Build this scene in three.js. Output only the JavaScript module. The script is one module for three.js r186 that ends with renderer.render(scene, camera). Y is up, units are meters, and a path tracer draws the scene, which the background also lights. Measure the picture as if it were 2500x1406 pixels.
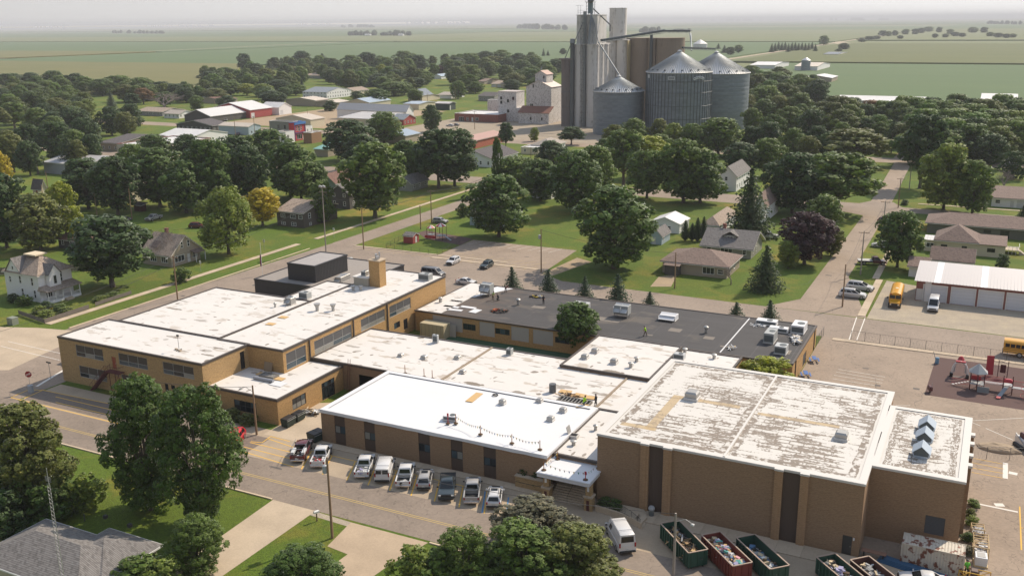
import * as THREE from 'three';
import { mergeGeometries, mergeVertices, toCreasedNormals } from 'three/addons/utils/BufferGeometryUtils.js';
import { MarchingCubes } from 'three/addons/objects/MarchingCubes.js';

// camera, sky, sun, exposure
const scene = new THREE.Scene();
const CAM = {fov: 33.377, up: [-0.110852,0.963591,-0.243320], look: [-0.434522,-0.267179,-0.860120]};
const camera = new THREE.PerspectiveCamera(CAM.fov, 1024 / 575,1,90000);
camera.position.set(0,57.0,0);
camera.up.set(...CAM.up);
camera.lookAt(CAM.look[0] * 100,57.0 + CAM.look[1] * 100, CAM.look[2] * 100);

const renderer = new THREE.WebGLRenderer({ antialias: true });
renderer.setSize(1024,575);
renderer.toneMapping = THREE.LinearToneMapping;
renderer.toneMappingExposure = 1.19;
renderer.shadowMap.enabled = true;

const SUN_DIR = new THREE.Vector3(0.45,1,-0.97).normalize();
{
  const W = 1024, Hh = 512, data = new Float32Array(W * Hh * 4), d = new THREE.Vector3();
  for (let j = 0; j < Hh; j++) for (let i = 0; i < W; i++) {
    const phi = ((i + 0.5) / W - 0.5) * 2 * Math.PI, th = ((j + 0.5) / Hh - 0.5) * Math.PI;
    d.set(Math.cos(th) * Math.cos(phi), Math.sin(th), Math.cos(th) * Math.sin(phi));
    const up = Math.max(0, d.y), cs = d.dot(SUN_DIR);
    const t = 1 - Math.exp(-up * 2.6), g = (0.5 + 0.5 * cs) ** 2, low = 0.33 + 0.86 * g, high = 0.62 + 0.75 * g, disc = 0.8 * Math.max(0, cs) ** 40;
    const k = (j * W + i) * 4;
    // summer haze: milky at the horizon, brighter towards the sun, soft blue overhead
    data[k] = 1.0 * low * (1 - t) + 0.27 * high * t + disc;
    data[k + 1] = 0.975 * low * (1 - t) + 0.36 * high * t + disc * 0.97;
    data[k + 2] = 0.95 * low * (1 - t) + 0.52 * high * t + disc * 0.92;
    data[k + 3] = 1;
  }
  const sky = new THREE.DataTexture(data, W, Hh, THREE.RGBAFormat, THREE.FloatType);
  sky.mapping = THREE.EquirectangularReflectionMapping;
  sky.magFilter = sky.minFilter = THREE.LinearFilter;
  sky.needsUpdate = true;
  scene.background = sky;
  scene.environment = sky;
}
scene.backgroundIntensity = 1;
const sun = new THREE.DirectionalLight(new THREE.Color().setRGB(1.0,0.87,0.70), 4.4);
sun.name = 'sun';
sun.position.set(-70 + SUN_DIR.x * 900, SUN_DIR.y * 900,-220 + SUN_DIR.z * 900);
sun.target.position.set(-70,0,-220);
sun.castShadow = true;
sun.shadow.radius = 1.2;
sun.shadow.mapSize.set(4096,4096);
Object.assign(sun.shadow.camera, { left: -420, right: 420, top: 420, bottom: -420, near: 1, far: 2000 });
scene.add(sun, sun.target);
scene.fog = new THREE.FogExp2(new THREE.Color(0.95,0.965,1.0), 0.000105);

// random numbers and noise
let seed = 12345;
const rnd = () => { seed |= 0; seed = (seed + 0x6D2B79F5) | 0; let t = Math.imul(seed ^ (seed >>> 15), 1 | seed); t = (t + Math.imul(t ^ (t >>> 7), 61 | t)) ^ t; return ((t ^ (t >>> 14)) >>> 0) / 4294967296; };
const rr = (a, b) => a + (b - a) * rnd();
const pick = (a) => a[Math.floor(rnd() * a.length)];
const clamp = (v, a = 0, b = 1) => Math.max(a, Math.min(b, v));
const smooth = (a, b, v) => { const t = clamp((v - a) / (b - a)); return t * t * (3 - 2 * t); };
const LAT = new Float32Array(65536); for (let i = 0; i < 65536; i++) LAT[i] = rnd();
// value noise that repeats every px by py cells
function vnoise(x, y, px, py, s = 0) {
  const x0 = Math.floor(x), y0 = Math.floor(y), fx = x - x0, fy = y - y0, u = fx * fx * (3 - 2 * fx), v = fy * fy * (3 - 2 * fy);
  const X = (k) => ((k % px) + px) % px, Y = (k) => ((k % py) + py) % py;
  const L = (i, j) => LAT[(Math.imul(X(i) + s * 57,7919) + Math.imul(Y(j) + s * 131,104729) + s * 977) & 65535];
  return (L(x0, y0) * (1 - u) + L(x0 + 1, y0) * u) * (1 - v) + (L(x0, y0 + 1) * (1 - u) + L(x0 + 1, y0 + 1) * u) * v;
}
// fractal noise on the unit square, f cells across at first
function fbm(u, v, f, oct = 4, s = 0, g = f) {
  let a = 0.5, sum = 0, tot = 0;
  for (let o = 0; o < oct; o++) { sum += a * vnoise(u * f, v * g, f, g, s + o * 3); tot += a; a *= 0.55; f *= 2; g *= 2; }
  return sum / tot;
}
const toS = (c) => (c <= 0.0031308 ? c * 12.92 : 1.055 * Math.pow(c, 1 / 2.4) - 0.055);
// colour map computed per texel: fn(u, v) gives linear colour; sx, sy = its real size in metres
function colorTex(n, m, sx, sy, fn) {
  const d = new Uint8Array(n * m * 4);
  for (let j = 0; j < m; j++) for (let i = 0; i < n; i++) {
    const c = fn((i + 0.5) / n, (j + 0.5) / m), k = (j * n + i) * 4;
    d[k] = clamp(toS(c[0])) * 255; d[k + 1] = clamp(toS(c[1])) * 255; d[k + 2] = clamp(toS(c[2])) * 255; d[k + 3] = 255;
  }
  return texOf(d, n, m, sx, sy, true);
}
function greyTex(n, m, sx, sy, fn) {
  const d = new Uint8Array(n * m * 4);
  for (let j = 0; j < m; j++) for (let i = 0; i < n; i++) { const c = clamp(fn((i + 0.5) / n, (j + 0.5) / m)) * 255, k = (j * n + i) * 4; d[k] = d[k + 1] = d[k + 2] = c; d[k + 3] = 255; }
  return texOf(d, n, m, sx, sy, false);
}
function texOf(d, n, m, sx, sy, srgb) {
  const t = new THREE.DataTexture(d, n, m, THREE.RGBAFormat);
  t.wrapS = t.wrapT = THREE.RepeatWrapping; t.magFilter = THREE.LinearFilter; t.minFilter = THREE.LinearMipmapLinearFilter; t.generateMipmaps = true;
  if (srgb) t.colorSpace = THREE.SRGBColorSpace;
  t.repeat.set(1 / sx, 1 / sy); t.needsUpdate = true;
  return t;
}
const mix = (a, b, t) => [a[0] + (b[0] - a[0]) * t, a[1] + (b[1] - a[1]) * t, a[2] + (b[2] - a[2]) * t];
const mul = (a, k) => [a[0] * k, a[1] * k, a[2] * k];

// materials
const mats = {};
function M(name, color, rough = 0.85, opts = {}) {
  if (mats[name]) return mats[name];
  const phys = ['transmission', 'clearcoat', 'sheen', 'specularIntensity'].some((k) => k in opts);
  const m = new (phys ? THREE.MeshPhysicalMaterial : THREE.MeshStandardMaterial)({ roughness: rough, side: THREE.DoubleSide, ...opts });
  m.color.setRGB(...color); m.name = name;
  return (mats[name] = m);
}

// geometry builder: flat-shaded faces, uv in metres
const Q = () => new G();
class G {
  constructor() { this.p = []; this.m = null; }
  at(x = 0, y = 0, z = 0, ry = 0, rx = 0, rz = 0) { this.m = new THREE.Matrix4().compose(new THREE.Vector3(x, y, z), new THREE.Quaternion().setFromEuler(new THREE.Euler(rx, ry, rz, 'YXZ')), new THREE.Vector3(1,1,1)); return this; }
  v(a) { if (this.m) { const e = this.m.elements, [x, y, z] = a; this.p.push(e[0] * x + e[4] * y + e[8] * z + e[12], e[1] * x + e[5] * y + e[9] * z + e[13], e[2] * x + e[6] * y + e[10] * z + e[14]); } else this.p.push(a[0], a[1], a[2]); }
  tri(a, b, c) { this.v(a); this.v(b); this.v(c); return this; }
  quad(a, b, c, d) { return this.tri(a, b, c).tri(a, c, d); }
  poly(pts) { for (let i = 1; i < pts.length - 1; i++) this.tri(pts[0], pts[i], pts[i + 1]); return this; }
  box(x0, x1, y0, y1, z0, z1) {
    const A = [x0, y0, z1], B = [x1, y0, z1], C = [x1, y1, z1], D = [x0, y1, z1], E = [x0, y0, z0], F = [x1, y0, z0], Gg = [x1, y1, z0], Hh = [x0, y1, z0];
    return this.quad(A, B, C, D).quad(F, E, Hh, Gg).quad(B, F, Gg, C).quad(E, A, D, Hh).quad(D, C, Gg, Hh).quad(E, F, B, A);
  }
  cbox(cx, y0, cz, w, h, d) { return this.box(cx - w / 2, cx + w / 2, y0, y0 + h, cz - d / 2, cz + d / 2); }
  // a box whose upper edges are chamfered by b
  bevel(x0, x1, y0, y1, z0, z1, b = 0.04) {
    const r = (i, y) => [[x0 + i, y, z1 - i], [x1 - i, y, z1 - i], [x1 - i, y, z0 + i], [x0 + i, y, z0 + i]];
    return this.rings([r(0, y0), r(0, y1 - b), r(b, y1)], true, true);
  }
  rings(rs, capTop = true, capBottom = false) {
    for (let k = 0; k < rs.length - 1; k++) { const a = rs[k], b = rs[k + 1], n = a.length; for (let i = 0; i < n; i++) { const j = (i + 1) % n; this.quad(a[i], a[j], b[j], b[i]); } }
    if (capTop) this.poly(rs[rs.length - 1]);
    if (capBottom) this.poly([...rs[0]].reverse());
    return this;
  }
  cyl(cx, y0, cz, r0, r1, h, n = 12, cap = true) {
    const r = (rad, y) => Array.from({ length: n }, (_, i) => [cx + rad * Math.cos(i / n * 6.28318), y, cz - rad * Math.sin(i / n * 6.28318)]);
    return this.rings([r(r0, y0), r(r1, y0 + h)], cap, cap);
  }
  lathe(cx, cz, prof, n = 16, cap = true) { return this.rings(prof.map(([rad, y]) => Array.from({ length: n }, (_, i) => [cx + rad * Math.cos(i / n * 6.28318), y, cz - rad * Math.sin(i / n * 6.28318)])), cap, cap); }
  // tapered bar between two points
  bar(a, b, r0, r1 = r0, n = 6, cap = true) {
    const A = new THREE.Vector3(...a), D = new THREE.Vector3(...b).sub(A).normalize(), U = Math.abs(D.y) > 0.9 ? new THREE.Vector3(1,0,0) : new THREE.Vector3(0,1,0);
    const X = new THREE.Vector3().crossVectors(D, U).normalize(), Y = new THREE.Vector3().crossVectors(X, D);
    const ring = (c, r) => Array.from({ length: n }, (_, i) => { const t = i / n * 6.28318 + 0.785, cs = Math.cos(t) * r, sn = Math.sin(t) * r; return [c[0] + X.x * cs + Y.x * sn, c[1] + X.y * cs + Y.y * sn, c[2] + X.z * cs + Y.z * sn]; });
    return this.rings([ring(a, r0), ring(b, r1)], cap, cap);
  }
  path(pts, r, n = 5) { for (let i = 0; i < pts.length - 1; i++) this.bar(pts[i], pts[i + 1], r, r, n, i === 0 || i === pts.length - 2); return this; }
  // polygon in the ground plane, from y0 up to y1
  prism(xz, y0, y1) {
    const area = xz.reduce((s, [x, z], i) => { const [X, Z] = xz[(i + 1) % xz.length]; return s + x * Z - X * z; }, 0);
    const P = area > 0 ? [...xz].reverse() : xz;      // anticlockwise seen from above
    for (let i = 0; i < P.length; i++) { const a = P[i], b = P[(i + 1) % P.length]; this.quad([a[0], y0, a[1]], [b[0], y0, b[1]], [b[0], y1, b[1]], [a[0], y1, a[1]]); }
    this.flat(P, y1); return this;
  }
  flat(xz, y) {
    const c = xz.map(([x, z]) => new THREE.Vector2(x, -z)), f = THREE.ShapeUtils.triangulateShape(c, []);
    const s = THREE.ShapeUtils.area(c) > 0;
    for (const [a, b, d] of f) { const t = [a, b, d].map((i) => [xz[i][0], y, xz[i][1]]); s ? this.tri(t[0], t[1], t[2]) : this.tri(t[0], t[2], t[1]); }
    return this;
  }
  // roof: top faces given as polygons, given a thickness downwards
  slab(polys, t) {
    const key = (a) => a.map((v) => v.toFixed(3)).join(), edges = new Map();
    for (const P of polys) {
      this.poly(P); this.poly(P.map(([x, y, z]) => [x, y - t, z]).reverse());
      P.forEach((a, i) => { const b = P[(i + 1) % P.length]; const k1 = key(a) + '|' + key(b), k2 = key(b) + '|' + key(a); if (edges.has(k2)) edges.delete(k2); else edges.set(k1, [a, b]); });
    }
    for (const [a, b] of edges.values()) this.quad(a, [a[0], a[1] - t, a[2]], [b[0], b[1] - t, b[2]], b);
    return this;
  }
  add(geo, mtx) {
    const g = geo.index ? geo.toNonIndexed() : geo, q = g.attributes.position, V = new THREE.Vector3();
    for (let i = 0; i < q.count; i++) { V.fromBufferAttribute(q, i); if (mtx) V.applyMatrix4(mtx); this.v([V.x, V.y, V.z]); }
    return this;
  }
  geo(crease = 0) {
    let g = new THREE.BufferGeometry();
    g.setAttribute('position', new THREE.Float32BufferAttribute(this.p, 3));
    if (crease) g = toCreasedNormals(g, crease); else g.computeVertexNormals();
    boxUV(g);
    return g;
  }
  mesh(name, mat, parent, crease = 0) { return put(name, this.geo(crease), mat, parent); }
}
function boxUV(g) {
  const q = g.attributes.position, uv = new Float32Array(q.count * 2), a = new THREE.Vector3(), b = new THREE.Vector3(), c = new THREE.Vector3(), n = new THREE.Vector3();
  for (let i = 0; i < q.count; i += 3) {
    a.fromBufferAttribute(q, i); b.fromBufferAttribute(q, i + 1); c.fromBufferAttribute(q, i + 2);
    n.crossVectors(b.clone().sub(a), c.clone().sub(a));
    const x = Math.abs(n.x), y = Math.abs(n.y), z = Math.abs(n.z);
    [a, b, c].forEach((p, k) => { const o = (i + k) * 2; if (y >= x * 0.45 && y >= z * 0.45) { uv[o] = p.x; uv[o + 1] = p.z; } else if (x > z) { uv[o] = p.z; uv[o + 1] = p.y; } else { uv[o] = p.x; uv[o + 1] = p.y; } });
  }
  g.setAttribute('uv', new THREE.BufferAttribute(uv, 2));
}

// naming
const used = new Map();
function numbered(n) { const k = used.get(n) || 0; used.set(n, k + 1); return k ? `${n}_${String(k).padStart(3, '0')}` : n; }
function put(name, geo, mat, parent) {
  const m = new THREE.Mesh(geo, mat);
  m.castShadow = m.receiveShadow = true;
  if (parent) { m.name = name; parent.add(m); } else { m.name = numbered(name); scene.add(m); }
  return m;
}
function tag(o, label, category, group) { o.userData = { ...o.userData, label, category }; if (group) o.userData.group = group; return o; }
function thing(name, label, category, x = 0, y = 0, z = 0, turn = 0, group) {
  const o = new THREE.Group(); o.name = numbered(name); o.position.set(x, y, z); o.rotation.y = turn; scene.add(o);
  return tag(o, label, category, group);
}
function struct(name, g, mat) { const m = g instanceof G ? g.mesh(name, mat) : put(name, g, mat); m.userData.kind = 'structure'; return m; }
const geoCache = new Map();
const shared = (key, fn) => { if (!geoCache.has(key)) geoCache.set(key, fn()); return geoCache.get(key); };

// surfaces
const N = (u, v, f, o = 4, s = 0, g) => fbm(u, v, f, o, s, g);
const asphaltTex = colorTex(1024,1024,24,24, (u, v) => {
  const a = N(u, v, 5,5,1), b = N(u, v, 90,3,2), c = N(u, v, 9,4,7);
  let k = 0.86 + (a - 0.5) * 0.34 + (b - 0.5) * 0.28;
  const crack = Math.abs(c - 0.5) < 0.006 + 0.004 * b ? 0.72 : 1;
  return mul([0.305,0.24,0.187], k * crack);
});
const asphaltBump = greyTex(512,512,3,3, (u, v) => N(u, v, 60,3,4));
const concreteTex = colorTex(512,512,12,12, (u, v) => mul([0.47,0.375,0.27], 0.8 + N(u, v, 4,5,3) * 0.3 + (N(u, v, 80,2,5) - 0.5) * 0.16));
const grassTex = colorTex(1024,1024,26,26, (u, v) => {
  const a = N(u, v, 4,5,11), b = N(u, v, 130,3,12), c = N(u, v, 14,4,15);
  const g = mix([0.082,0.128,0.006], [0.145,0.148,0.014], smooth(0.45,0.72, a * 0.7 + c * 0.3));
  return mul(g, 0.62 + b * 0.75);
});
const grassBump = greyTex(512,512,6,6, (u, v) => N(u, v, 70,3,14));
const gravelTex = colorTex(512,512,9,9, (u, v) => mul(mix([0.30,0.255,0.205], [0.42,0.35,0.25], N(u, v, 5,5,21)), 0.7 + N(u, v, 120,2,22) * 0.6));
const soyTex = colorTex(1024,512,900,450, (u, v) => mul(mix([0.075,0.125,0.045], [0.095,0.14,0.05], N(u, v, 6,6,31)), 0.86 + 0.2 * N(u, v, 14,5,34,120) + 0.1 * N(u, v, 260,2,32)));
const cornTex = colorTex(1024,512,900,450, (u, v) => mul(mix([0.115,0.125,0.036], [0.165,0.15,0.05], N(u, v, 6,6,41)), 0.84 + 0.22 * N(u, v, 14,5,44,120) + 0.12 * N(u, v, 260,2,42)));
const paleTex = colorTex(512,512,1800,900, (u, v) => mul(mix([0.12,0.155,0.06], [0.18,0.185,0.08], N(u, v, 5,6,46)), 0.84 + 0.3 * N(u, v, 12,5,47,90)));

const asphalt = M('asphalt', [1,1,1], 0.9, { map: asphaltTex, bumpMap: asphaltBump, bumpScale: 0.012 });
const asphaltNew = M('asphalt_grey', [0.86,0.87,0.88], 0.9, { map: asphaltTex, bumpMap: asphaltBump, bumpScale: 0.012 });
const asphaltTan = M('asphalt_tan', [1.1,1.08,1.04], 0.92, { map: asphaltTex, bumpMap: asphaltBump, bumpScale: 0.012 });
const concrete = M('concrete', [1,1,1], 0.9, { map: concreteTex });
const concretePale = M('concrete_pale', [1.2,1.18,1.15], 0.9, { map: concreteTex });
const grass = M('grass', [1,1,1], 1, { map: grassTex, bumpMap: grassBump, bumpScale: 0.09, vertexColors: true });
const grassPlain = M('grass_mown', [1,1,1], 1, { map: grassTex, bumpMap: grassBump, bumpScale: 0.09 });
const gravel = M('gravel', [1,1,1], 1, { map: gravelTex, bumpMap: asphaltBump, bumpScale: 0.03 });
const soil = M('soil', [0.2,0.15,0.1], 1);
const paintYellow = M('paint_yellow', [0.72,0.42,0.06], 0.8);
const paintYellowOld = M('paint_yellow_worn', [0.5,0.36,0.13], 0.85);
const paintWhite = M('paint_white', [0.66,0.62,0.56], 0.8);
const paintBlue = M('paint_blue', [0.06,0.22,0.42], 0.8);

// land
{
  // wide farmland to the horizon
  const g = Q().quad([-34000,-0.3,4000], [30000,-0.3,4000], [30000,-0.3,-42000], [-34000,-0.3,-42000]);
  struct('farmland', g, M('farmland_soil', [1,1,1], 1, { map: paleTex }));
  // lawns of the town: a finely divided sheet so that its tone can wander
  const pos = [], col = [], idx = [], X0 = -1100, X1 = 300, Z0 = -1112, Z1 = -20, nx = 240, nz = 190;
  for (let j = 0; j <= nz; j++) for (let i = 0; i <= nx; i++) {
    const x = X0 + (X1 - X0) * i / nx, z = Z0 + (Z1 - Z0) * j / nz;
    pos.push(x, 0, z);
    const a = fbm(i / nx, j / nz, 34,4,61), b = fbm(i / nx, j / nz, 90,3,64), t = 0.78 + a * 0.45;
    const dry = smooth(0.6,0.72, a * 0.5 + b * 0.5) * 0.8;
    col.push(t * (0.85 + 0.3 * b + dry * 0.7), t * (1 + dry * 0.1), t * (0.85 + 0.25 * b + dry));
  }
  for (let j = 0; j < nz; j++) for (let i = 0; i < nx; i++) { const a = j * (nx + 1) + i; idx.push(a, a + nx + 1, a + 1, a + 1, a + nx + 1, a + nx + 2); }
  const geo = new THREE.BufferGeometry();
  geo.setAttribute('position', new THREE.Float32BufferAttribute(pos, 3));
  geo.setAttribute('color', new THREE.Float32BufferAttribute(col, 3));
  geo.setAttribute('uv', new THREE.Float32BufferAttribute(pos.flatMap((_, i) => (i % 3 === 0 ? [pos[i], pos[i + 2]] : [])), 2));
  geo.setIndex(idx); geo.computeVertexNormals();
  struct('town_lawn', geo, grass);
}
// crops: raised slabs as tall as the plants
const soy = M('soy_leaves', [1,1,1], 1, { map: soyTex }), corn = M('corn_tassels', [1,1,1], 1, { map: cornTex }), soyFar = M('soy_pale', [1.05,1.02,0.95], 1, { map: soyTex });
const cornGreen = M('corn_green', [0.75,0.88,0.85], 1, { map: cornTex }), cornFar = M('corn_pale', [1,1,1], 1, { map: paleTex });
const field = (name, mat, h, x0, x1, z0, z1) => struct(name, Q().box(x0, x1,-0.2, h, z0, z1), mat);
struct('corn_field', Q().prism([[-1660,-1108], [-1000,-1108], [-600,-640], [-760,-560], [-1660,-560]], -0.2,2.2), corn);
field('soybean_field', soy, 0.9,-1650,-385,-2540,-1120);
field('corn_field', corn, 2.2,-2400,-1675,-1590,-1170);
field('soybean_field', soy, 0.9,-3600,-1672,-2600,-1605);
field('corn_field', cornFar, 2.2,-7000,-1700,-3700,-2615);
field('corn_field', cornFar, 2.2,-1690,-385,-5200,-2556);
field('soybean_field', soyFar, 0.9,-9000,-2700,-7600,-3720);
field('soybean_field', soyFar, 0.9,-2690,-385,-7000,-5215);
field('soybean_field', soy, 0.9,-275,320,-1328,-640);
field('corn_field', cornGreen, 2.3,-335,420,-2330,-1336);
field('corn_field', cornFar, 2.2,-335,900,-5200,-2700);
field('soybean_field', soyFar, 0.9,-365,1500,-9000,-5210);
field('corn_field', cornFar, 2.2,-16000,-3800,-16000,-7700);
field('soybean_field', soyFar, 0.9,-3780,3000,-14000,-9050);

const sheet = (name, pts, y, mat) => struct(name, Q().flat(pts, y), mat);
const rect = (x0, x1, z0, z1) => [[x0, z0], [x1, z0], [x1, z1], [x0, z1]];
// gravel roads through the fields
sheet('gravel_road', [[-372,-1000], [-362,-1000], [-372,-3600], [-384,-3600]], 0.1, M('gravel_pale', [1.15,1.12,1.05], 1, { map: gravelTex }));
sheet('gravel_road', [[-1664,-1112], [-1652,-1112], [-1880,-2550], [-1896,-2550]], 1.0, mats.gravel_pale);
sheet('gravel_road', [[-350,-2350], [-300,-2345], [-340,-2460], [-400,-2700], [-430,-2690], [-372,-2440]], 0.12, mats.gravel_pale);

// streets and paved yards
sheet('front_street', rect(-420,130,-91.4,-83), 0.012, asphaltNew);
sheet('west_street', [[-158.4,-91.4], [-134.4,-91.4], [-134.4,-150], [-150,-204], [-157,-204], [-158.6,-150]], 0.008, asphalt);
sheet('west_street', rect(-157.2,-150,-640,-204), 0.008, asphalt);
sheet('back_street', [[-157,-203.5], [-150,-203.5], [-136,-203], [-92,-197.8], [-85,-193.4], [60,-190.6], [60,-176.5], [-26,-177.4], [-26,-171], [-98,-170], [-98,-161], [-120,-150], [-141,-150], [-157,-195]], 0.014, asphalt);
sheet('parking_lot', [[-150,-203.4], [-92,-197.6], [-93.7,-222.8], [-124.1,-222.8], [-124.1,-203.8], [-150,-203.8]], 0.018, asphaltTan);
sheet('east_street', [[-38.8,-192.6], [-33.3,-201], [-33.3,-309], [-34,-322], [-36.2,-417], [-38,-433], [-36.5,-640], [-30,-640], [-28.2,-433], [-29.8,-417], [-27.7,-322], [-27,-266], [-26.8,-224], [-19,-192.6]], 0.012, asphaltTan);
sheet('cross_street', [[-440,-320], [-37,-320], [-34,-326], [-27.4,-326], [-24,-318], [120,-311], [120,-302], [-20,-309.5], [-27,-300], [-33.4,-300], [-40,-304], [-440,-310]], 0.016, asphalt);
sheet('elevator_street', rect(-520,140,-433,-418.5), 0.016, asphaltTan);
sheet('school_yard', [[-25,-178.4], [60,-176.8], [60,-60], [-10,-91.3], [-10,-130], [-25,-131]], 0.010, asphaltTan);
sheet('front_parking', [[-134,-99.2], [-104,-99.2], [-81,-99.9], [-46,-99.9], [-45.8,-101.5], [-8,-100.3], [2,-105.4], [4,-91.4], [-134,-91.4]], 0.016, M('concrete_worn', [0.82,0.81,0.8], 0.9, { map: concreteTex }));
sheet('alley_yard', [[-90,-111], [-80.8,-116], [-80.8,-98], [-90,-98]], 0.02, concrete);
sheet('asphalt_pad', [[-135.6,-96.2], [-104,-97.2], [-88,-97.2], [-88,-92], [-133.6,-92]], 0.02, M('asphalt_dark', [0.72,0.72,0.74], 0.9, { map: asphaltTex }));
// front street, south side
sheet('driveway', [[-75.6,-83], [-69,-83], [-69.2,-64], [-74.6,-60]], 0.016, concrete);
sheet('driveway', [[-63.5,-82.6], [-52.8,-82.6], [-54.2,-76.5], [-56,-60], [-63,-60], [-59.8,-73], [-59.6,-76.6], [-62.7,-77]], 0.016, M('concrete_old', [0.92,0.88,0.84], 0.9, { map: concreteTex }));
sheet('gravel_shoulder', [[-69,-82.9], [-63.4,-82.6], [-62.8,-81.6], [-69.2,-81.9]], 0.014, gravel);
// west side
sheet('driveway_apron', [[-174,-115], [-164.6,-118.5], [-157.8,-120], [-152.5,-120.3], [-148,-100], [-152,-98], [-164,-108]], 0.020, concrete);
sheet('gravel_lot', [[-19,-192.4], [-9.6,-192.4], [60,-190.5], [60,-222], [-12,-222], [-18.6,-224]], 0.02, gravel);
sheet('rubber_play_surface', [[-5.2,-174], [30,-173.4], [30,-153.6], [-5.7,-154.4]], 0.024, M('rubber_mulch', [0.105,0.062,0.055], 1, { bumpMap: asphaltBump, bumpScale: 0.03 }));
sheet('mulch_patch', [[-143.1,-224.6], [-142.4,-228.0], [-124.8,-223.9], [-124.2,-215.8], [-136.7,-218.6]], 0.02, mats.rubber_mulch);
sheet('elevator_yard', [[-300,-560], [-140,-560], [-140,-433], [-300,-433]], 0.02, M('limestone_yard', [0.86,0.84,0.82], 1, { map: gravelTex }));
sheet('gravel_drive', [[-90.5,-215.5], [-85.6,-213.0], [-88.8,-197.1], [-91.9,-197.8]], 0.02, M('gravel_brown', [0.92,0.82,0.7], 1, { map: gravelTex }));
sheet('gravel_drive', [[-66.2,-206.3], [-62.9,-209.9], [-61.0,-199.1], [-65.2,-197.2]], 0.02, mats.gravel_brown);
sheet('driveway', [[-38.8,-262.9], [-33.4,-263.8], [-33.2,-252.5], [-36.2,-253.7]], 0.02, concretePale);
sheet('farm_yard', [[-420,-560], [-330,-560], [-330,-440], [-420,-440]], 0.02, mats.gravel_brown);

// pavements: raised slabs, each flag a piece of its own
const flagGeo = (w, l) => shared(`flag${w.toFixed(2)}_${l.toFixed(2)}`, () => Q().bevel(-w / 2 + 0.01, w / 2 - 0.01,-0.05,0.1, -l / 2 + 0.01, l / 2 - 0.01,0.012).geo());
const flagTones = [0,1,2].map((i) => M('flagstone' + i, mul([1,1,1], 0.94 + i * 0.07), 0.9, { map: concreteTex }));
function walk(name, x0, x1, z0, z1, step = 2.2) {
  const along = z1 - z0 > x1 - x0, len = along ? z1 - z0 : x1 - x0, n = Math.max(1, Math.min(110, Math.round(len / step)));
  const base = struct(name, Q().box(x0, x1,-0.06,0.04, z0, z1), mats.soil);
  for (let i = 0; i < n; i++) {
    const c = (i + 0.5) / n * len, m = put('slab', flagGeo(along ? x1 - x0 : len / n, along ? len / n : z1 - z0), flagTones[Math.floor(rnd() * 3)], base);
    m.position.set(along ? (x0 + x1) / 2 : x0 + c, rr(-0.004,0.004), along ? z0 + c : (z0 + z1) / 2);
  }
}
walk('sidewalk', -165.6,-163.9,-199,-121,2.4);
walk('sidewalk', -165.2,-163.7,-330,-206,3);
walk('sidewalk', -81,-46.5,-99.6,-98.2,2.4);
walk('sidewalk', -20.9,-19.4,-224,-193.5,1.8);
walk('sidewalk', -21.8,-20.3,-306,-224.5,2.6);
walk('sidewalk', -150,-104,-204.1,-203.3,3);
walk('sidewalk', -23,-18.9,-177.2,-175.8,2);
walk('sidewalk', -18.8,20,-177,-175.7,2.6);
walk('sidewalk', -124,-92,-201.2,-200.2,3);
walk('sidewalk', -20,60,-326.6,-325.4,3);
walk('sidewalk', -34,-8.6,-100.3,-97.6,2.8);
// kerbs
const kerb = (x0, x1, z0, z1) => struct('kerb', Q().bevel(x0, x1,-0.05,0.13, z0, z1,0.03), concretePale);
kerb(-130,-75.8,-83.15,-82.85); kerb(-52.6,60,-82.75,-82.45); kerb(-158.8,-158.45,-196,-121);

// painted lines
function line(x0, z0, x1, z1, w, mat, y = 0.026) {
  const dx = x1 - x0, dz = z1 - z0, l = Math.hypot(dx, dz), nx = -dz / l * w / 2, nz = dx / l * w / 2;
  return struct('road_marking', Q().flat([[x0 + nx, z0 + nz], [x1 + nx, z1 + nz], [x1 - nx, z1 - nz], [x0 - nx, z0 - nz]], y), mat);
}
line(-300,-87.2,60,-87.2,0.11, paintYellowOld); line(-300,-86.85,60,-86.85,0.11, paintYellowOld);
for (const x of [-77.8,-74.3,-70.4,-67.1,-63.8,-60.6,-57.2,-53.7,-50.5]) line(x, -91.3, x - 2.3,-96.4,0.16, x === -50.5 ? paintBlue : paintYellow);
line(-50.2,-91.3,-52.5,-96.4,0.14, paintYellow);
line(-79.9,-96.4,-52.5,-96.4,0.14, paintYellow);
line(-47.4,-91.6,-49.4,-96.2,0.16, paintBlue);
for (const [a, b, c, d] of [[-89.9,-95.2,-88.2,-95.6], [-88.2,-95.6,-88.5,-97.8], [-88.5,-97.8,-84.9,-97.6], [-90.1,-93.1,-88.2,-91.3], [-88.3,-97,-83.2,-96.3], [-89.8,-94.9,-81.7,-94.9], [-89.6,-93.4,-80.5,-93.2], [-89,-92.2,-79.2,-91.4]]) line(a, b, c, d, 0.14, paintYellow);
for (const [a, b, c, d] of [[-136.3,-91.7,-136.7,-95.3], [-136.7,-95.3,-134.4,-96.1], [-134.4,-96.1,-120,-96.6], [-136.3,-91.7,-104,-91.6], [-134,-92.4,-134.4,-96.1], [-130,-95,-110,-95], [-128,-93.4,-110,-93.4]]) line(a, b, c, d, 0.16, paintYellow);
line(-162.3,-110.4,-147.2,-109.9,0.14, paintWhite); line(-161,-108,-144.3,-107.3,0.14, paintWhite);
line(-136.8,-96.8,-140,-106,0.5, paintWhite);
line(-20.85,-192.4,-20.2,-177.4,0.18, paintWhite); line(-19.3,-192.4,-18.9,-177.6,0.18, paintWhite);
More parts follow.
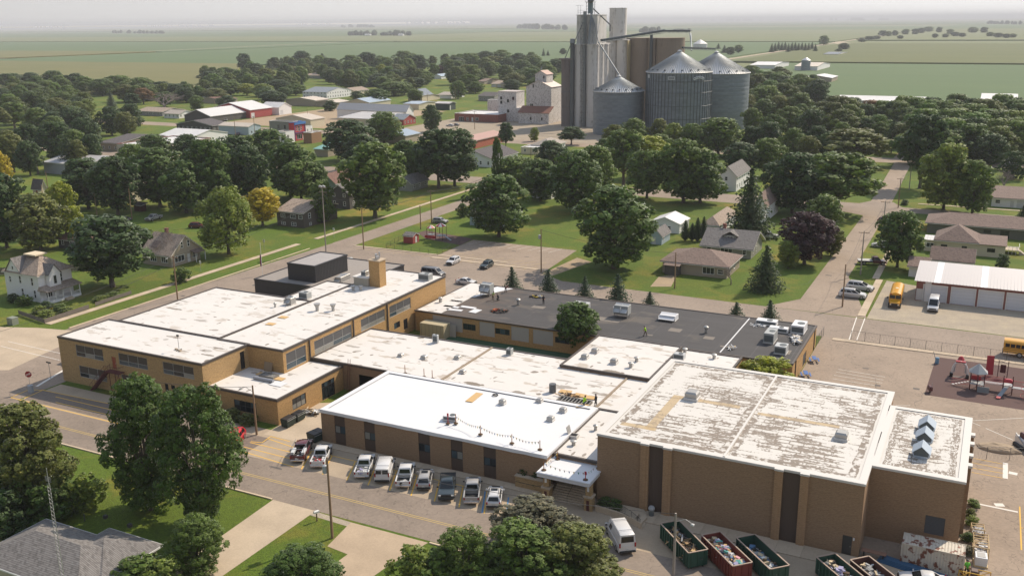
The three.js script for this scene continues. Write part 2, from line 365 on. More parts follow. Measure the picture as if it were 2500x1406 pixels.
for (const [a, b, c, d] of [[-19.6,-160.5,-12.1,-159.9], [-19.7,-159.0,-12.2,-158.4], [-19.8,-157.3,-12.2,-156.9], [-19.7,-155.5,-12.3,-155.2], [-9.3,-147.8,-7.3,-148.7], [1.3,-146.4,8.1,-150.7], [1.4,-145.7,2.5,-144.9]]) line(a, b, c, d, 0.1, paintWhite);
for (let x = -147; x < -95; x += 2.9) line(x, -200.3 + (x + 147) * 0.02, x + 2.2,-203.2,0.11, paintYellowOld);
for (let x = -121; x < -95; x += 2.9) { line(x, -203.9, x + 2.4,-207.6,0.11, paintYellowOld); line(x, -222.4, x - 1.6,-217.4,0.11, paintWhite); }
for (const [a, b, c, d, w] of [[2.7,-119.3,7.2,-119.1,0.35], [5.8,-133.1,5.8,-128.1,0.60], [4.7,-119.9,5.7,-120.3,0.80], [6.2,-130.2,7.2,-130.1,0.80], [3.2,-144.3,6.7,-141.5,0.12]]) line(a, b, c, d, w, paintWhite);
for (const [a, b, c, d, w] of [[7.4,-120.7,7.5,-109.8,0.14], [7.4,-115.1,7.7,-115.2,0.14], [1.7,-131.3,5.7,-131.0,0.10], [1.8,-129.6,5.6,-129.6,0.10], [1.9,-128.2,5.5,-128.1,0.10], [1.9,-132.8,5.8,-132.6,0.10]]) line(a, b, c, d, w, paintYellow);
// repairs in the paving: darker patches and wandering lines of crack sealer
for (const [x0, x1, z0, z1, n] of [[-150,20,-91,-84,16], [-150,40,-192,-179,22], [-157,-140,-200,-95,12], [-24,20,-172,-110,16], [-33,-28,-300,-200,8], [-122,-95,-221,-205,8]]) {
  const g = Q();
  for (let i = 0; i < n; i++) { const x = rr(x0, x1), z = rr(z0, z1), w = rr(0.5,2.2), d = rr(0.3,1.2); if (i % 3 === 0) g.flat([[x, z], [x + w, z + rr(-0.1,0.1)], [x + w + rr(-0.2,0.2), z + d], [x + rr(-0.2,0.2), z + d]], 0.03); else { let a = rnd() * 6.3, px = x, pz = z; for (let k = 0; k < 9; k++) { const qx = px + Math.cos(a) * 0.9, qz = pz + Math.sin(a) * 0.9; g.flat([[px, pz], [qx, qz], [qx + 0.05, qz + 0.05], [px + 0.05, pz + 0.05]], 0.031); a += rr(-0.6,0.6); px = qx; pz = qz; } } }
  const m = g.mesh('paving_repair', M('bitumen', [0.115,0.098,0.086], 0.85)); m.userData.kind = 'structure';
}

// building kit
// a wall face with real openings; u runs to the right as seen from outside
function facade(g, x, y, z, dx, dz, w, h, holes, depth = 0.16) {
  const P = (u, v, d = 0) => [x + dx * u + dz * d, y + v, z + dz * u - dx * d];
  const us = [...new Set([0, w, ...holes.flatMap((o) => [o[0], o[1]])])].sort((a, b) => a - b), vs = [...new Set([0, h, ...holes.flatMap((o) => [o[2], o[3]])])].sort((a, b) => a - b);
  for (let i = 0; i < us.length - 1; i++) for (let j = 0; j < vs.length - 1; j++) {
    const cu = (us[i] + us[i + 1]) / 2, cv = (vs[j] + vs[j + 1]) / 2;
    if (holes.some((o) => cu > o[0] && cu < o[1] && cv > o[2] && cv < o[3])) continue;
    g.quad(P(us[i], vs[j]), P(us[i + 1], vs[j]), P(us[i + 1], vs[j + 1]), P(us[i], vs[j + 1]));
  }
  for (const [a, b, c, d] of holes) {
    g.quad(P(a, c), P(a, c, depth), P(b, c, depth), P(b, c)).quad(P(a, d, depth), P(a, d), P(b, d), P(b, d, depth));
    g.quad(P(a, c, depth), P(a, c), P(a, d), P(a, d, depth)).quad(P(b, c), P(b, c, depth), P(b, d, depth), P(b, d));
  }
}
const glass = M('window_glass', [0.018,0.022,0.026], 0.07, { specularIntensity: 1 });
const glassPale = M('window_glass_blinds', [0.24,0.235,0.21], 0.12, { specularIntensity: 1 });
const glassBlue = M('window_glass_blue', [0.05,0.075,0.09], 0.06, { specularIntensity: 1 });
const shade = M('window_shade', [0.075,0.06,0.047], 0.7);
const shadeGrey = M('window_shade_grey', [0.085,0.083,0.083], 0.7);
const frameDark = M('frame_bronze', [0.03,0.027,0.025], 0.5), frameWhite = M('frame_white', [0.72,0.71,0.68], 0.6), frameGrey = M('frame_aluminium', [0.36,0.35,0.33], 0.45);
const paneGeo = (w, h) => shared(`pane${w.toFixed(2)}_${h.toFixed(2)}`, () => Q().box(-w / 2, w / 2, -h / 2, h / 2,-0.012,0.012).geo());
// a window: frame with panes as pieces of their own; cols by rows, rows = [share of height, material] from below
function windowUnit(parent, x, y, z, turn, w, h, cols = 1, rows = [[1, glass]], frame = frameWhite, bar = 0.06, name = 'window', proud = 0) {
  const key = `win${w.toFixed(2)}_${h.toFixed(2)}_${cols}_${rows.map((r) => r[0]).join('-')}_${bar}_${proud}`;
  const m = put(name, shared(key, () => {
    const g = Q(), t = 0.05 + proud, z0 = -0.03;
    g.box(-w / 2, w / 2,0, bar, z0, t).box(-w / 2, w / 2, h - bar, h, z0, t).box(-w / 2, -w / 2 + bar, bar, h - bar, z0, t).box(w / 2 - bar, w / 2, bar, h - bar, z0, t);
    for (let i = 1; i < cols; i++) { const u = -w / 2 + w * i / cols; g.box(u - bar * 0.4, u + bar * 0.4, bar, h - bar, z0, t - 0.006); }
    let v = 0; for (let j = 0; j < rows.length - 1; j++) { v += rows[j][0] * h; g.box(-w / 2 + bar, w / 2 - bar, v - bar * 0.4, v + bar * 0.4, z0, t - 0.012); }
    return g.geo();
  }), frame, parent);
  m.position.set(x, y, z); m.rotation.y = turn;
  let v = 0;
  rows.forEach(([share, mat]) => { for (let i = 0; i < cols; i++) { const ph = share * h - bar * 0.8, pw = w / cols - bar * 0.8, p = put('pane', paneGeo(pw, ph), Array.isArray(mat) ? mat[Math.floor(rnd() * mat.length)] : mat, m); p.position.set(-w / 2 + w * (i + 0.5) / cols, v + share * h / 2,0); } v += share * h; });
  return m;
}
const WIN = {
  school: (p, x, y, z, t, w, h) => windowUnit(p, x, y, z, t, w, h, Math.max(1, Math.round(w / 2.1)), [[0.36, [glass, glassPale, glassBlue]], [0.64, shade]], frameGrey, 0.07),
  schoolGrey: (p, x, y, z, t, w, h) => windowUnit(p, x, y, z, t, w, h, Math.max(2, Math.round(w / 2.4)), [[0.36, [glassPale, glassPale, glassBlue]], [0.64, shadeGrey]], frameGrey, 0.08),
  dark: (p, x, y, z, t, w, h) => windowUnit(p, x, y, z, t, w, h, Math.max(1, Math.round(w / 1.0)), [[1, [glass, glass, glassBlue]]], frameDark, 0.07),
  grid: (p, x, y, z, t, w, h) => windowUnit(p, x, y, z, t, w, h, Math.max(2, Math.round(w / 1.1)), [[0.5, [glass, glassPale, glass]], [0.5, [glass, glassBlue]]], frameDark, 0.08),
  house: (p, x, y, z, t, w, h) => windowUnit(p, x, y, z, t, w, h, w > 1.5 ? 2 : 1, [[0.5, glass], [0.5, glass]], frameWhite, 0.1, 'window', 0.08),
  houseDark: (p, x, y, z, t, w, h) => windowUnit(p, x, y, z, t, w, h, w > 1.5 ? 2 : 1, [[1, glass]], frameDark, 0.08, 'window', 0.04),
  wide: (p, x, y, z, t, w, h) => windowUnit(p, x, y, z, t, w, h, 3, [[1, glass]], frameWhite, 0.09, 'window', 0.06),
};
function door(p, x, y, z, t, w, h, mat, name = 'door') {
  const m = put(name, shared(`door${w.toFixed(2)}_${h.toFixed(2)}`, () => Q().box(-w / 2, w / 2,0, h, -0.03,0.02).box(-w / 2 + 0.12, w / 2 - 0.12, h * 0.55, h - 0.15,0.02,0.035).box(-w / 2 + 0.12, w / 2 - 0.12,0.15, h * 0.48,0.02,0.035).geo()), mat, p);
  m.position.set(x, y, z); m.rotation.y = t;
  const k = put('handle', shared('handle', () => Q().box(-0.02,0.02,-0.09,0.09,0,0.06).geo()), frameGrey, m); k.position.set(w / 2 - 0.15, h * 0.46,0.03);
  return m;
}
function garageDoor(p, x, y, z, t, w, h, mat) {
  const m = put('garage_door', shared(`gd${w.toFixed(2)}_${h.toFixed(2)}`, () => { const g = Q(), n = 5; for (let i = 0; i < n; i++) g.bevel(-w / 2, w / 2, i * h / n + 0.012, (i + 1) * h / n - 0.012,-0.04,0.02,0.01); return g.geo(); }), mat, p);
  m.position.set(x, y, z); m.rotation.y = t; return m;
}

// school surfaces
const brickPix = (base, dark, mortar) => (u, v) => {
  const rows = 28, r = Math.floor(v * rows), fv = v * rows - r, cols = 12, c = u * cols + (r % 2) * 0.5, ci = Math.floor(c) % cols, fu = c - Math.floor(c);
  if (fv < 0.13 || fu < 0.045) return mul(mortar, 0.9 + 0.2 * N(u, v, 50,2,3));
  const t = LAT[(ci * 313 + r * 7177) & 65535];
  return mul(mix(dark, base, t), 0.86 + 0.28 * N(u, v, 40,2,9));
};
const brickTanTex = colorTex(512,512,2.9,2.1, brickPix([0.50,0.325,0.145], [0.33,0.205,0.09], [0.36,0.27,0.16]));
const brickBrownTex = colorTex(512,512,2.9,2.1, brickPix([0.335,0.21,0.118], [0.26,0.16,0.09], [0.29,0.205,0.135]));
const brickRedTex = colorTex(512,512,2.9,2.1, brickPix([0.28,0.085,0.055], [0.19,0.06,0.045], [0.30,0.22,0.18]));
const brickBump = greyTex(512,512,2.9,2.1, (u, v) => { const rows = 28, r = Math.floor(v * rows), fv = v * rows - r, c = u * 12 + (r % 2) * 0.5, fu = c - Math.floor(c); return fv < 0.13 || fu < 0.045 ? 0.2 : 0.7 + 0.3 * N(u, v, 60,2,5); });
const brickTan = M('brick_tan', [1,1,1], 0.9, { map: brickTanTex, bumpMap: brickBump, bumpScale: 0.01 });
const brickBrown = M('brick_brown', [1,1,1], 0.9, { map: brickBrownTex, bumpMap: brickBump, bumpScale: 0.01 });
const brickOrange = M('brick_orange', [1.02,0.95,0.84], 0.9, { map: brickTanTex, bumpMap: brickBump, bumpScale: 0.01 });
const brickRed = M('brick_red', [1,1,1], 0.9, { map: brickRedTex, bumpMap: brickBump, bumpScale: 0.01 });
const copingDark = M('coping_bronze', [0.075,0.06,0.05], 0.55), copingWhite = M('coping_white', [0.74,0.73,0.72], 0.6), sidingBrown = M('siding_brown', [0.105,0.07,0.052], 0.7), panelGrey = M('panel_stucco', [0.40,0.37,0.33], 0.9);

// roof membranes, one sheet each: coated white with blown-off grit, ponding stains and worn seams
function stained(w, d, s, amount) {
  const n = 1024, m = Math.max(256, Math.min(1024, Math.round(1024 * d / w / 64) * 64));
  const spots = Array.from({ length: Math.round(w * d / 8 * amount) }, () => ({ x: rnd() * w, y: rnd() * d, a: 0.15 + rnd() ** 3 * 1.7, b: 0.08 + rnd() ** 3 * 0.55, k: 0.4 + rnd() * 0.55 }));
  const cells = new Map(), cs = 3;
  for (const q of spots) for (let i = Math.floor((q.x - 2) / cs); i <= (q.x + 2) / cs; i++) for (let j = Math.floor((q.y - 2) / cs); j <= (q.y + 2) / cs; j++) { const k = i + '_' + j; if (!cells.has(k)) cells.set(k, []); cells.get(k).push(q); }
  return colorTex(n, m, w, d, (u, v) => {
    const x = u * w, y = v * d;
    let c = mul([0.63,0.60,0.565], 0.93 + 0.1 * N(u, v, 7,5, s) + 0.05 * N(u, v, 60,2, s + 3));
    const f = N(u, v, Math.round(w / 2.2), 4, s + 5, Math.round(d / 1.1));
    c = mix(c, [0.36,0.29,0.215], smooth(0.62,0.76, f) * 0.5 * amount);
    for (const q of cells.get(Math.floor(x / cs) + '_' + Math.floor(y / cs)) || []) {
      const e = Math.hypot((x - q.x) / q.a, (y - q.y) / q.b) + (N(u, v, Math.round(w * 1.5), 3, s + 9, Math.round(d * 1.5)) - 0.5) * 1.1;
      c = mix(c, [0.19,0.155,0.12], smooth(1.02,0.9, e) * q.k);
    }
    const seam = Math.abs((y / 1.85) % 1 - 0.5) < 0.012 ? 0.93 : 1;
    return mul(c, seam);
  });
}
function wornGym(w, d, s, joint, tan) {
  const m = Math.round(1024 * d / w / 64) * 64;
  return colorTex(1024, Math.min(2048, m), w, d, (u, v) => {
    const x = u * w, y = v * d, edge = Math.min(x, w - x, y, d - y * 1) , nx = N(u, v, 60,4, s, 60), big = N(u, v, 5,4, s + 2), wob = (N(u, v, 16,3, s + 4) - 0.5) * 1.2;
    // worn network: long runs across, broken ties along, thick in places
    const row = y / 1.02 + wob * 0.25, ri = Math.floor(row), rf = Math.abs(row - ri - 0.5) * 2, col = x / (1.2 + 1.4 * LAT[(ri * 37 + s) & 4095]) + LAT[(ri * 131 + s * 7) & 4095] * 5, ci = Math.floor(col), cf = Math.abs(col - ci - 0.5) * 2;
    const mid = N(u, v, 9,4, s + 13), fine = N(u, v, 150,2, s + 17), run = N(u, v, 16,4, s + 19,70), dense = smooth(0.38,0.64, big * 0.55 + mid * 0.45);
    const live = LAT[(ri * 911 + ci * 57 + s) & 65535], g = Math.max(smooth(0.55,1, rf) * (live < 0.75 ? 1 : 0.2), smooth(0.8,1, cf) * (live < 0.5 ? 0.8 : 0));
    let t = smooth(0.495,0.625, g * (0.1 + 0.2 * dense) + run * 0.52 + nx * 0.2 + (fine - 0.5) * 0.3 + dense * 0.2);
    if (edge < 1.05 + wob * 0.3) t = 0; else if (edge < 1.9 + wob * 0.7) t = Math.max(t, smooth(0.36,0.56, nx + (fine - 0.5) * 0.3));
    if (joint && Math.abs(x - joint) < 1.0 + wob * 0.6) t = Math.max(t, smooth(0.38,0.58, nx + (fine - 0.5) * 0.3));
    if (joint && Math.abs(x - joint) < 0.16) t = 0;
    let c = mul([0.60,0.575,0.535], 0.95 + 0.08 * N(u, v, 9,4, s + 8));
    for (const [a, b, e, f] of tan || []) if (x > a && x < b && y > e && y < f) { c = mix(c, [0.44,0.32,0.17], 0.85); t *= 0.55; }
    return mix(c, mul([0.20,0.16,0.125], 0.75 + 0.5 * N(u, v, 120,2, s + 6)), t * 0.92);
  });
}
const blackRoofTex = (w, d, s) => colorTex(1536,512, w, d, (u, v) => {
  const x = u * w, y = v * d;
  let c = mul([0.047,0.044,0.045], 0.8 + 0.35 * N(u, v, 12,5, s) + 0.25 * N(u, v, 200,2, s + 2));
  c = mix(c, [0.13,0.11,0.09], smooth(0.58,0.8, N(u, v, 16,4, s + 4,8)) * 0.6);
  c = mix(c, [0.115,0.085,0.066], smooth(20,4, x + (N(u, v, 20,3, s + 6) - 0.5) * 14) * 0.8);
  if (Math.abs(x % 6.1 - 3) < 0.05 || Math.abs(y % 7.3 - 5) < 0.05) c = mul(c, 1.5);
  return c;
});
const greyRoofTex = colorTex(512,512,20,20, (u, v) => mul([0.27,0.24,0.215], 0.85 + 0.25 * N(u, v, 5,5,71) + 0.15 * N(u, v, 90,2,72)));
const roofMat = (name, t) => { t.offset.set(0.5,0.5); return M(name, [1,1,1], 0.82, { map: t }); };

// a flat-roofed block. Openings: front [x0, x1, y0, y1, kind], right [z of its left side, z of its right side, y0, y1, kind]
function block(label, x0, x1, z0, z1, h, o = {}) {
  const w = x1 - x0, d = z1 - z0, cx = (x0 + x1) / 2, cz = (z0 + z1) / 2, t = thing(o.name || 'school_wing', label, 'building', cx, 0, cz, 0, o.group === undefined ? 'wings of the school' : o.group || undefined);
  const wall = o.wall || brickTan, g = Q(), fr = o.front || [], ri = o.right || [];
  facade(g, -w / 2,0, d / 2,1,0, w, h, fr.map((q) => [q[0] - x0, q[1] - x0, q[2], q[3]]), o.depth);
  facade(g, w / 2,0, d / 2,0,-1, d, h, ri.map((q) => [z1 - q[0], z1 - q[1], q[2], q[3]]), o.depth);
  facade(g, w / 2,0, -d / 2,-1,0, w, h, []); facade(g, -w / 2,0, -d / 2,0,1, d, h, []);
  g.mesh('wall', wall, t);
  for (const q of fr) if (q[4]) q[4](t, (q[0] + q[1]) / 2 - cx, q[2], d / 2 - 0.1,0, q[1] - q[0], q[3] - q[2]);
  for (const q of ri) if (q[4]) q[4](t, w / 2 - 0.1, q[2], (q[0] + q[1]) / 2 - cz, Math.PI / 2, q[0] - q[1], q[3] - q[2]);
  const rf = Q().box(-w / 2 + 0.2, w / 2 - 0.2, h - 0.3, h - 0.04, -d / 2 + 0.2, d / 2 - 0.2).mesh('roof', o.roof, t);
  const c = Q(), k = o.lip ?? 0.1, b = 0.24, ov = 0.09;
  c.box(-w / 2 - ov, w / 2 + ov, h - 0.22, h + k, d / 2 - b, d / 2 + ov).box(-w / 2 - ov, w / 2 + ov, h - 0.22, h + k, -d / 2 - ov, -d / 2 + b).box(-w / 2 - ov, -w / 2 + b, h - 0.22, h + k, -d / 2 + b, d / 2 - b).box(w / 2 - b, w / 2 + ov, h - 0.22, h + k, -d / 2 + b, d / 2 - b);
  c.mesh('coping', o.coping || copingDark, t);
  if (o.sheet) { const s = Q(); s.box(-w / 2 + 0.02, w / 2 - 0.02, h + k - 0.01, h + k + 0.012, d / 2 - b - 0.5, d / 2 + 0.05).box(w / 2 - b - 0.5, w / 2 + 0.05, h + k - 0.008, h + k + 0.014, -d / 2 + 0.02, d / 2 - b - 0.5).box(-w / 2 - 0.05, -w / 2 + b + 0.5, h + k - 0.008, h + k + 0.014, -d / 2 + 0.02, d / 2 - b - 0.5).box(-w / 2 + b + 0.5, w / 2 - b - 0.5, h + k - 0.01, h + k + 0.012, -d / 2 - 0.05, -d / 2 + b + 0.5); s.mesh('edge_flashing', o.sheet, t); }
  return t;
}
const whiteEdge = M('membrane_edge', [0.60,0.575,0.54], 0.7), whiteNew = M('membrane_new', [0.66,0.66,0.67], 0.6);
const R1 = roofMat('roof_west', stained(31.5,10.5,11,1)), R2 = roofMat('roof_main', stained(23,24,23,0.9)), R3 = roofMat('roof_classrooms', stained(13.4,50,37,0.9)), R4 = roofMat('roof_low', stained(57,17,53,1.25)), R5 = roofMat('roof_entry', stained(14.2,10,71,1.1));
const cleanTex = colorTex(512,512,34.8,17, (u, v) => mul([0.66,0.66,0.665], (0.965 + 0.06 * N(u, v, 6,4,5)) * (Math.abs((v * 17 / 3) % 1 - 0.5) < 0.012 ? 0.95 : 1)));
const RG = roofMat('roof_gym', wornGym(30.8,29.4,5,15.4, [[4.5,5.7,14,25.5], [4.5,13.5,13.2,14.2], [1.4,6,24.6,25.6], [16,26,14.4,15.2]])), RA = roofMat('roof_annex', wornGym(9.6,19.2,9,0)), RB = roofMat('roof_black', blackRoofTex(71,22,3)), RE = roofMat('roof_new', cleanTex);

// the school
const S = WIN.school, SG = WIN.schoolGrey, DK = WIN.dark, GR = WIN.grid;
const redDoor = (p, x, y, z, t, w, h) => door(p, x, y, z, t, w, h, M('door_rust_red', [0.30,0.075,0.04], 0.6));
const greyDoor = (p, x, y, z, t, w, h) => door(p, x, y, z, t, w, h, M('door_dark', [0.05,0.048,0.045], 0.5));
const louvre = (p, x, y, z, t, w, h) => { const m = put('louvre', shared('louvre' + w + h, () => { const g = Q(); for (let i = 0; i < 14; i++) g.at(0, (i + 0.5) * h / 14,0,0,0.6).box(-w / 2, w / 2,-0.012,0.012,-0.07,0.07); return g.geo(); }), M('louvre_grey', [0.12,0.115,0.11], 0.5), p); m.position.set(x, y, z); m.rotation.y = t; };
const westWing = block('two-storey tan brick classroom wing with a stained white flat roof and red fire escape', -135.1,-103.5,-111.2,-100.7,7.7, { roof: R1, wall: brickTan,
  front: [[-131.1,-124.8,4.95,6.95, S], [-121.3,-115,4.95,6.95, S], [-111.7,-105.3,4.95,6.95, S], [-130.9,-124.6,1.35,3.35, S], [-121.2,-114.8,1.35,3.35, S], [-111.7,-111,1.5,3.3, DK], [-110.4,-109.6,2.6,3.3, DK], [-109,-108,0.05,3.2, greyDoor], [-107.2,-105.8,1.5,3.0, DK], [-122.9,-122,4.0,6.05, redDoor]],
  right: [[-108.9,-109.9,4.1,7.0, DK]] });
block('broad white roofed two-storey school core behind the red fire escape wing', -132.8,-109.8,-135,-111.2,7.75, { roof: R2 });
const classWing = block('long two-storey tan brick classroom wing with a brick chimney and grey shaded window bands', -109.8,-96.4,-161,-110.8,7.7, { roof: R3, wall: brickOrange,
  right: [[-111.5,-116.4,4.2,7.0, SG], [-118.6,-128.9,4.5,6.85, SG], [-131.7,-139.2,4.6,6.85, SG], [-140.7,-147.9,4.6,6.8, SG], [-142,-144,2.0,3.2, DK], [-145.2,-146.6,1.0,3.0, DK]] });
{ // joint strip, downpipes and brackets belong to this wing; so do the chimney and its pump house
  const p = (x0, x1, y0, y1, z0, z1) => [x0 + 103.1, x1 + 103.1, y0, y1, z0 + 135.9, z1 + 135.9];
  for (const z of [-117.3,-129.4,-139.9]) Q().box(...p(-96.4,-96.2,0.2,7.6, z - 0.1, z + 0.1)).mesh('downpipe', copingDark, classWing);
  const ch = Q().box(...p(-106,-103.6,7.6,12.8,-150.6,-148.4)).mesh('chimney', brickOrange, classWing);
  Q().box(...p(-106.15,-103.45,12.8,13.0,-150.75,-148.25)).mesh('chimney_cap', concrete, ch);
  const top = Q(); for (const [x, z, r, h] of [[-105.2,-149.9,0.28,0.9], [-104.4,-149.1,0.32,0.7], [-104.6,-150.1,0.16,1.3]]) top.cyl(x + 103.1,13.0, z + 135.9, r, r, h, 10); top.mesh('flue', M('galvanised', [0.50,0.50,0.51], 0.4, { metalness: 0.7 }), ch);
  Q().box(...p(-109.4,-106.1,7.6,9.3,-150.6,-147.9)).mesh('penthouse', M('penthouse_tan', [0.38,0.34,0.27], 0.8), classWing);
  Q().box(...p(-109.6,-105.95,9.3,9.46,-150.8,-147.7)).mesh('penthouse_roof', whiteEdge, classWing);
}
block('square tan brick roof section left of the classroom wing chimney', -116,-109.8,-148,-135,7.72, { roof: R3 });
block('single-storey tan brick entry wing with dark gridded windows beside the bins', -104.2,-90,-117.4,-101.4,3.95, { roof: R5, wall: brickOrange, lip: 0.14,
  front: [[-98.4,-94.1,1.0,2.75, GR], [-103.2,-102,1.4,2.8, DK]], right: [[-104.7,-107.9,1.1,2.9, GR], [-111.8,-115.1,0.05,2.9, (p, x, y, z, t, w, h) => windowUnit(p, x, y, z, t, w, h, 4, [[0.72, [glass, glass, glassPale]], [0.28, [glass, glassBlue]]], frameDark, 0.1, 'glazed_doors')]] });
const lowRoof = block('wide low school block roofed in stained white membrane with raised joints', -96.4,-39.3,-134.6,-117.5,4.4, { roof: R4, wall: brickBrown, front: [[-87,-84,0.3,3, null]] });
for (const x of [-71.75,-46.4]) Q().bevel(x + 67.85 - 0.16, x + 67.85 + 0.16,4.3,4.58,-8.4,8.4,0.05).mesh('joint_cover', M('joint_brown', [0.26,0.2,0.14], 0.7), lowRoof);
block('small low roof strip between the new white roof and the gymnasium', -45.8,-39.3,-117.5,-101.6,4.4, { roof: R5, wall: brickBrown, front: [[-44,-40.4,0.05,2.6, GR]] });
const cafe = block('brick front block with a bright new white roof and five brown window strips', -80.8,-45.8,-116.8,-99.8,4.75, { roof: RE, wall: brickBrown, coping: whiteNew, sheet: whiteNew, depth: 0.14,
  front: [[-78.5,-76.7], [-73.5,-71.7], [-64.7,-62.9], [-59.7,-57.9], [-54.8,-53]].map(([a, b]) => [a, b, 0.02,4.45, (p, x, y, z, t, w, h) => {
    windowUnit(p, x, 1.7, z, t, w, 1.15,2, [[1, [glass, glassBlue, glassPale]]], frameDark, 0.08);
    const rib = (y0, y1) => { const g = Q(); g.box(-w / 2, w / 2, y0, y1,-0.06,-0.02); for (let i = 0; i < 9; i++) g.box(-w / 2 + (i + 0.15) * w / 9, -w / 2 + (i + 0.75) * w / 9, y0, y1,-0.02,0.02); const m = g.mesh('siding_panel', sidingBrown, p); m.position.set(x, 0, z); };
    rib(0.02,1.7); rib(2.85,4.45);
  }]) });
{ const g = Q(); for (let i = 0; i < 22; i++) { const a = -17.6 + i * 35.2 / 22, b = a + 35.2 / 22, s0 = 0.18 + 0.13 * LAT[i * 7], s1 = 0.18 + 0.13 * LAT[i * 7 + 7]; g.quad([a, 4.86,8.62], [b, 4.86,8.62], [b, 4.7 - s1,8.66], [a, 4.7 - s0,8.66]); } g.mesh('loose_membrane_edge', whiteNew, cafe); }
block('white roofed block with small box vents beside the courtyard tree', -57.6,-42.8,-147,-130.6,4.8, { roof: R4, wall: brickBrown });
block('narrow white roofed passage behind the gymnasium', -42.8,-32.9,-147.4,-129.9,4.3, { roof: R5, wall: brickTan });
const gym = block('tall brown brick gymnasium with a badly worn white and grey roof', -39.3,-8.5,-129.8,-100.4,8.8, { name: 'gymnasium', roof: RG, wall: brickBrown, coping: whiteEdge, sheet: whiteEdge, lip: 0.05,
  front: [[-32.7,-30.9,0.02,8.6, null], [-17.1,-15.2,0.02,8.6, null], [-10.3,-9.3,0.02,2.35, greyDoor]] });
{ const X = 23.9, Z = 115.1;
  for (const [a, b] of [[-32.7,-30.9], [-17.1,-15.2]]) { const g = Q(); g.box(a + X, b + X, 0.02,8.6,-100.62 + Z, -100.54 + Z); for (let i = 0; i < 10; i++) { const u = a + (b - a) * (i + 0.2) / 10; g.box(u + X, u + X + 0.11,0.02,8.6,-100.54 + Z, -100.5 + Z); } g.mesh('siding_panel', sidingBrown, gym); }
  for (const [a, b] of [[-33.7,-32.7], [-30.9,-29.9], [-18,-17.1], [-15.2,-14.3]]) { const g = Q(); g.box(a + X, b + X, 0,8.62,-100.4 + Z, -100.1 + Z); g.box(a + X + 0.3, b + X - 0.3,0,8.6,-100.1 + Z, -100.02 + Z); g.mesh('pilaster', M('brick_brown_light', [1.32,1.28,1.2], 0.9, { map: brickBrownTex, bumpMap: brickBump, bumpScale: 0.01 }), gym); Q().box(a + X - 0.05, b + X + 0.05,8.62,8.86,-100.4 + Z, -99.96 + Z).mesh('pilaster_cap', whiteEdge, gym); }
  Q().box(-23.98 + X, -23.72 + X, 8.74,8.95,-129.6 + Z, -100.5 + Z).mesh('roof_joint', whiteEdge, gym);
  Q().box(-9.2 + X, -9.05 + X, 2.0,2.25,-100.4 + Z, -100.2 + Z).mesh('wall_lamp', frameWhite, gym);
}
const annex = block('tall brown brick annex with three gabled metal roof vents at the playground corner', -8.5,1.1,-124.7,-105.5,8.8, { name: 'gymnasium_annex', roof: RA, wall: brickBrown, coping: whiteEdge, sheet: whiteEdge, lip: 0.05, front: [[-2.4,-0.4,1.9,4.1, louvre]] });
for (const z of [-119.8,-117,-113.5,-110.7]) { Q().box(4.8,5.25,0,8.4, z + 115.1 - 0.35, z + 115.1 + 0.35).mesh('buttress', brickBrown, annex); Q().box(4.78,5.35,8.4,8.7, z + 115.1 - 0.42, z + 115.1 + 0.42).mesh('buttress_cap', whiteEdge, annex); }
const STP = (p, x, y, z, t, w, h) => { const m = Q().box(-w / 2, w / 2,0, h, -0.05,0.02).mesh('stucco_panel', panelGrey, p); m.position.set(x, y, z); };
const north = block('long low classroom wing with a black membrane roof along the back street', -96,-25.1,-170.7,-148.7,4, { roof: RB, wall: brickOrange, coping: copingDark, lip: 0.06,
  front: [[-92.1,-85.6,0.9,3.6, STP], [-85.5,-82.8,1.6,2.8, DK], [-82,-78.8,0.9,3.6, STP], [-78.7,-75.7,1.7,2.8, DK], [-75.4,-71.8,0.9,3.6, STP], [-71,-67,0.9,3.6, STP], [-66.6,-63.8,1.7,2.8, DK]],
  right: [[-158.2,-161.3,0.05,2.4, greyDoor]] });
{ const X = 60.55, Z = 159.7;
  Q().box(-95.7 + X, -90.4 + X, 3.96,4.05,-170.4 + Z, -149 + Z).mesh('white_roof_strip', R5, north);
  Q().flat([[-93.2,-158.9], [-90,-161.5], [-85.8,-170.3], [-89.5,-170.3]].map(([x, z]) => [x + X, z + Z]), 3.985).mesh('new_membrane', whiteNew, north);
  for (const [x, z, w, d, r] of [[-90.8,-153.6,3.2,0.95,0.05], [-87.6,-154.6,3.2,1.0,-0.02], [-89.3,-152,3.4,1,0.1], [-85.2,-153,1.6,2.3,-0.1], [-91.8,-157.2,2.6,1.1,0]]) { const m = Q().box(-w / 2, w / 2,0,0.08, -d / 2, d / 2).mesh('insulation_board', whiteNew, north); m.position.set(x + X, 3.97, z + Z); m.rotation.y = r; }
  for (const [x, z, w, d] of [[-75.4,-160.5,2.6,1.6], [-60.8,-158.6,5.6,2.2], [-47.3,-157.8,2.2,1.9], [-40.7,-156,1.8,1.6], [-27.4,-154.2,1.8,2.2], [-37.4,-152.6,0.9,0.7], [-50.5,-153.2,1.1,0.5]]) Q().box(x - w / 2 + X, x + w / 2 + X, 3.96,3.972, z - d / 2 + Z, z + d / 2 + Z).mesh('grey_patch', M('patch_grey', [0.19,0.165,0.14], 0.9), north);
  Q().bevel(-37.1 + X, -36.9 + X, 3.96,4.06,-170 + Z, -149.2 + Z, 0.03).mesh('white_seam', whiteNew, north);
  for (const z of [-168.6,-151.2]) Q().box(-25.1 + X, -24.95 + X, 0.1,3.8, z + Z - 0.08, z + Z + 0.08).mesh('downpipe', copingDark, north);
}
const darkMetal = M('siding_charcoal', [0.034,0.034,0.038], 0.5), greyRoof = M('roof_grey', [1,1,1], 0.9, { map: greyRoofTex });
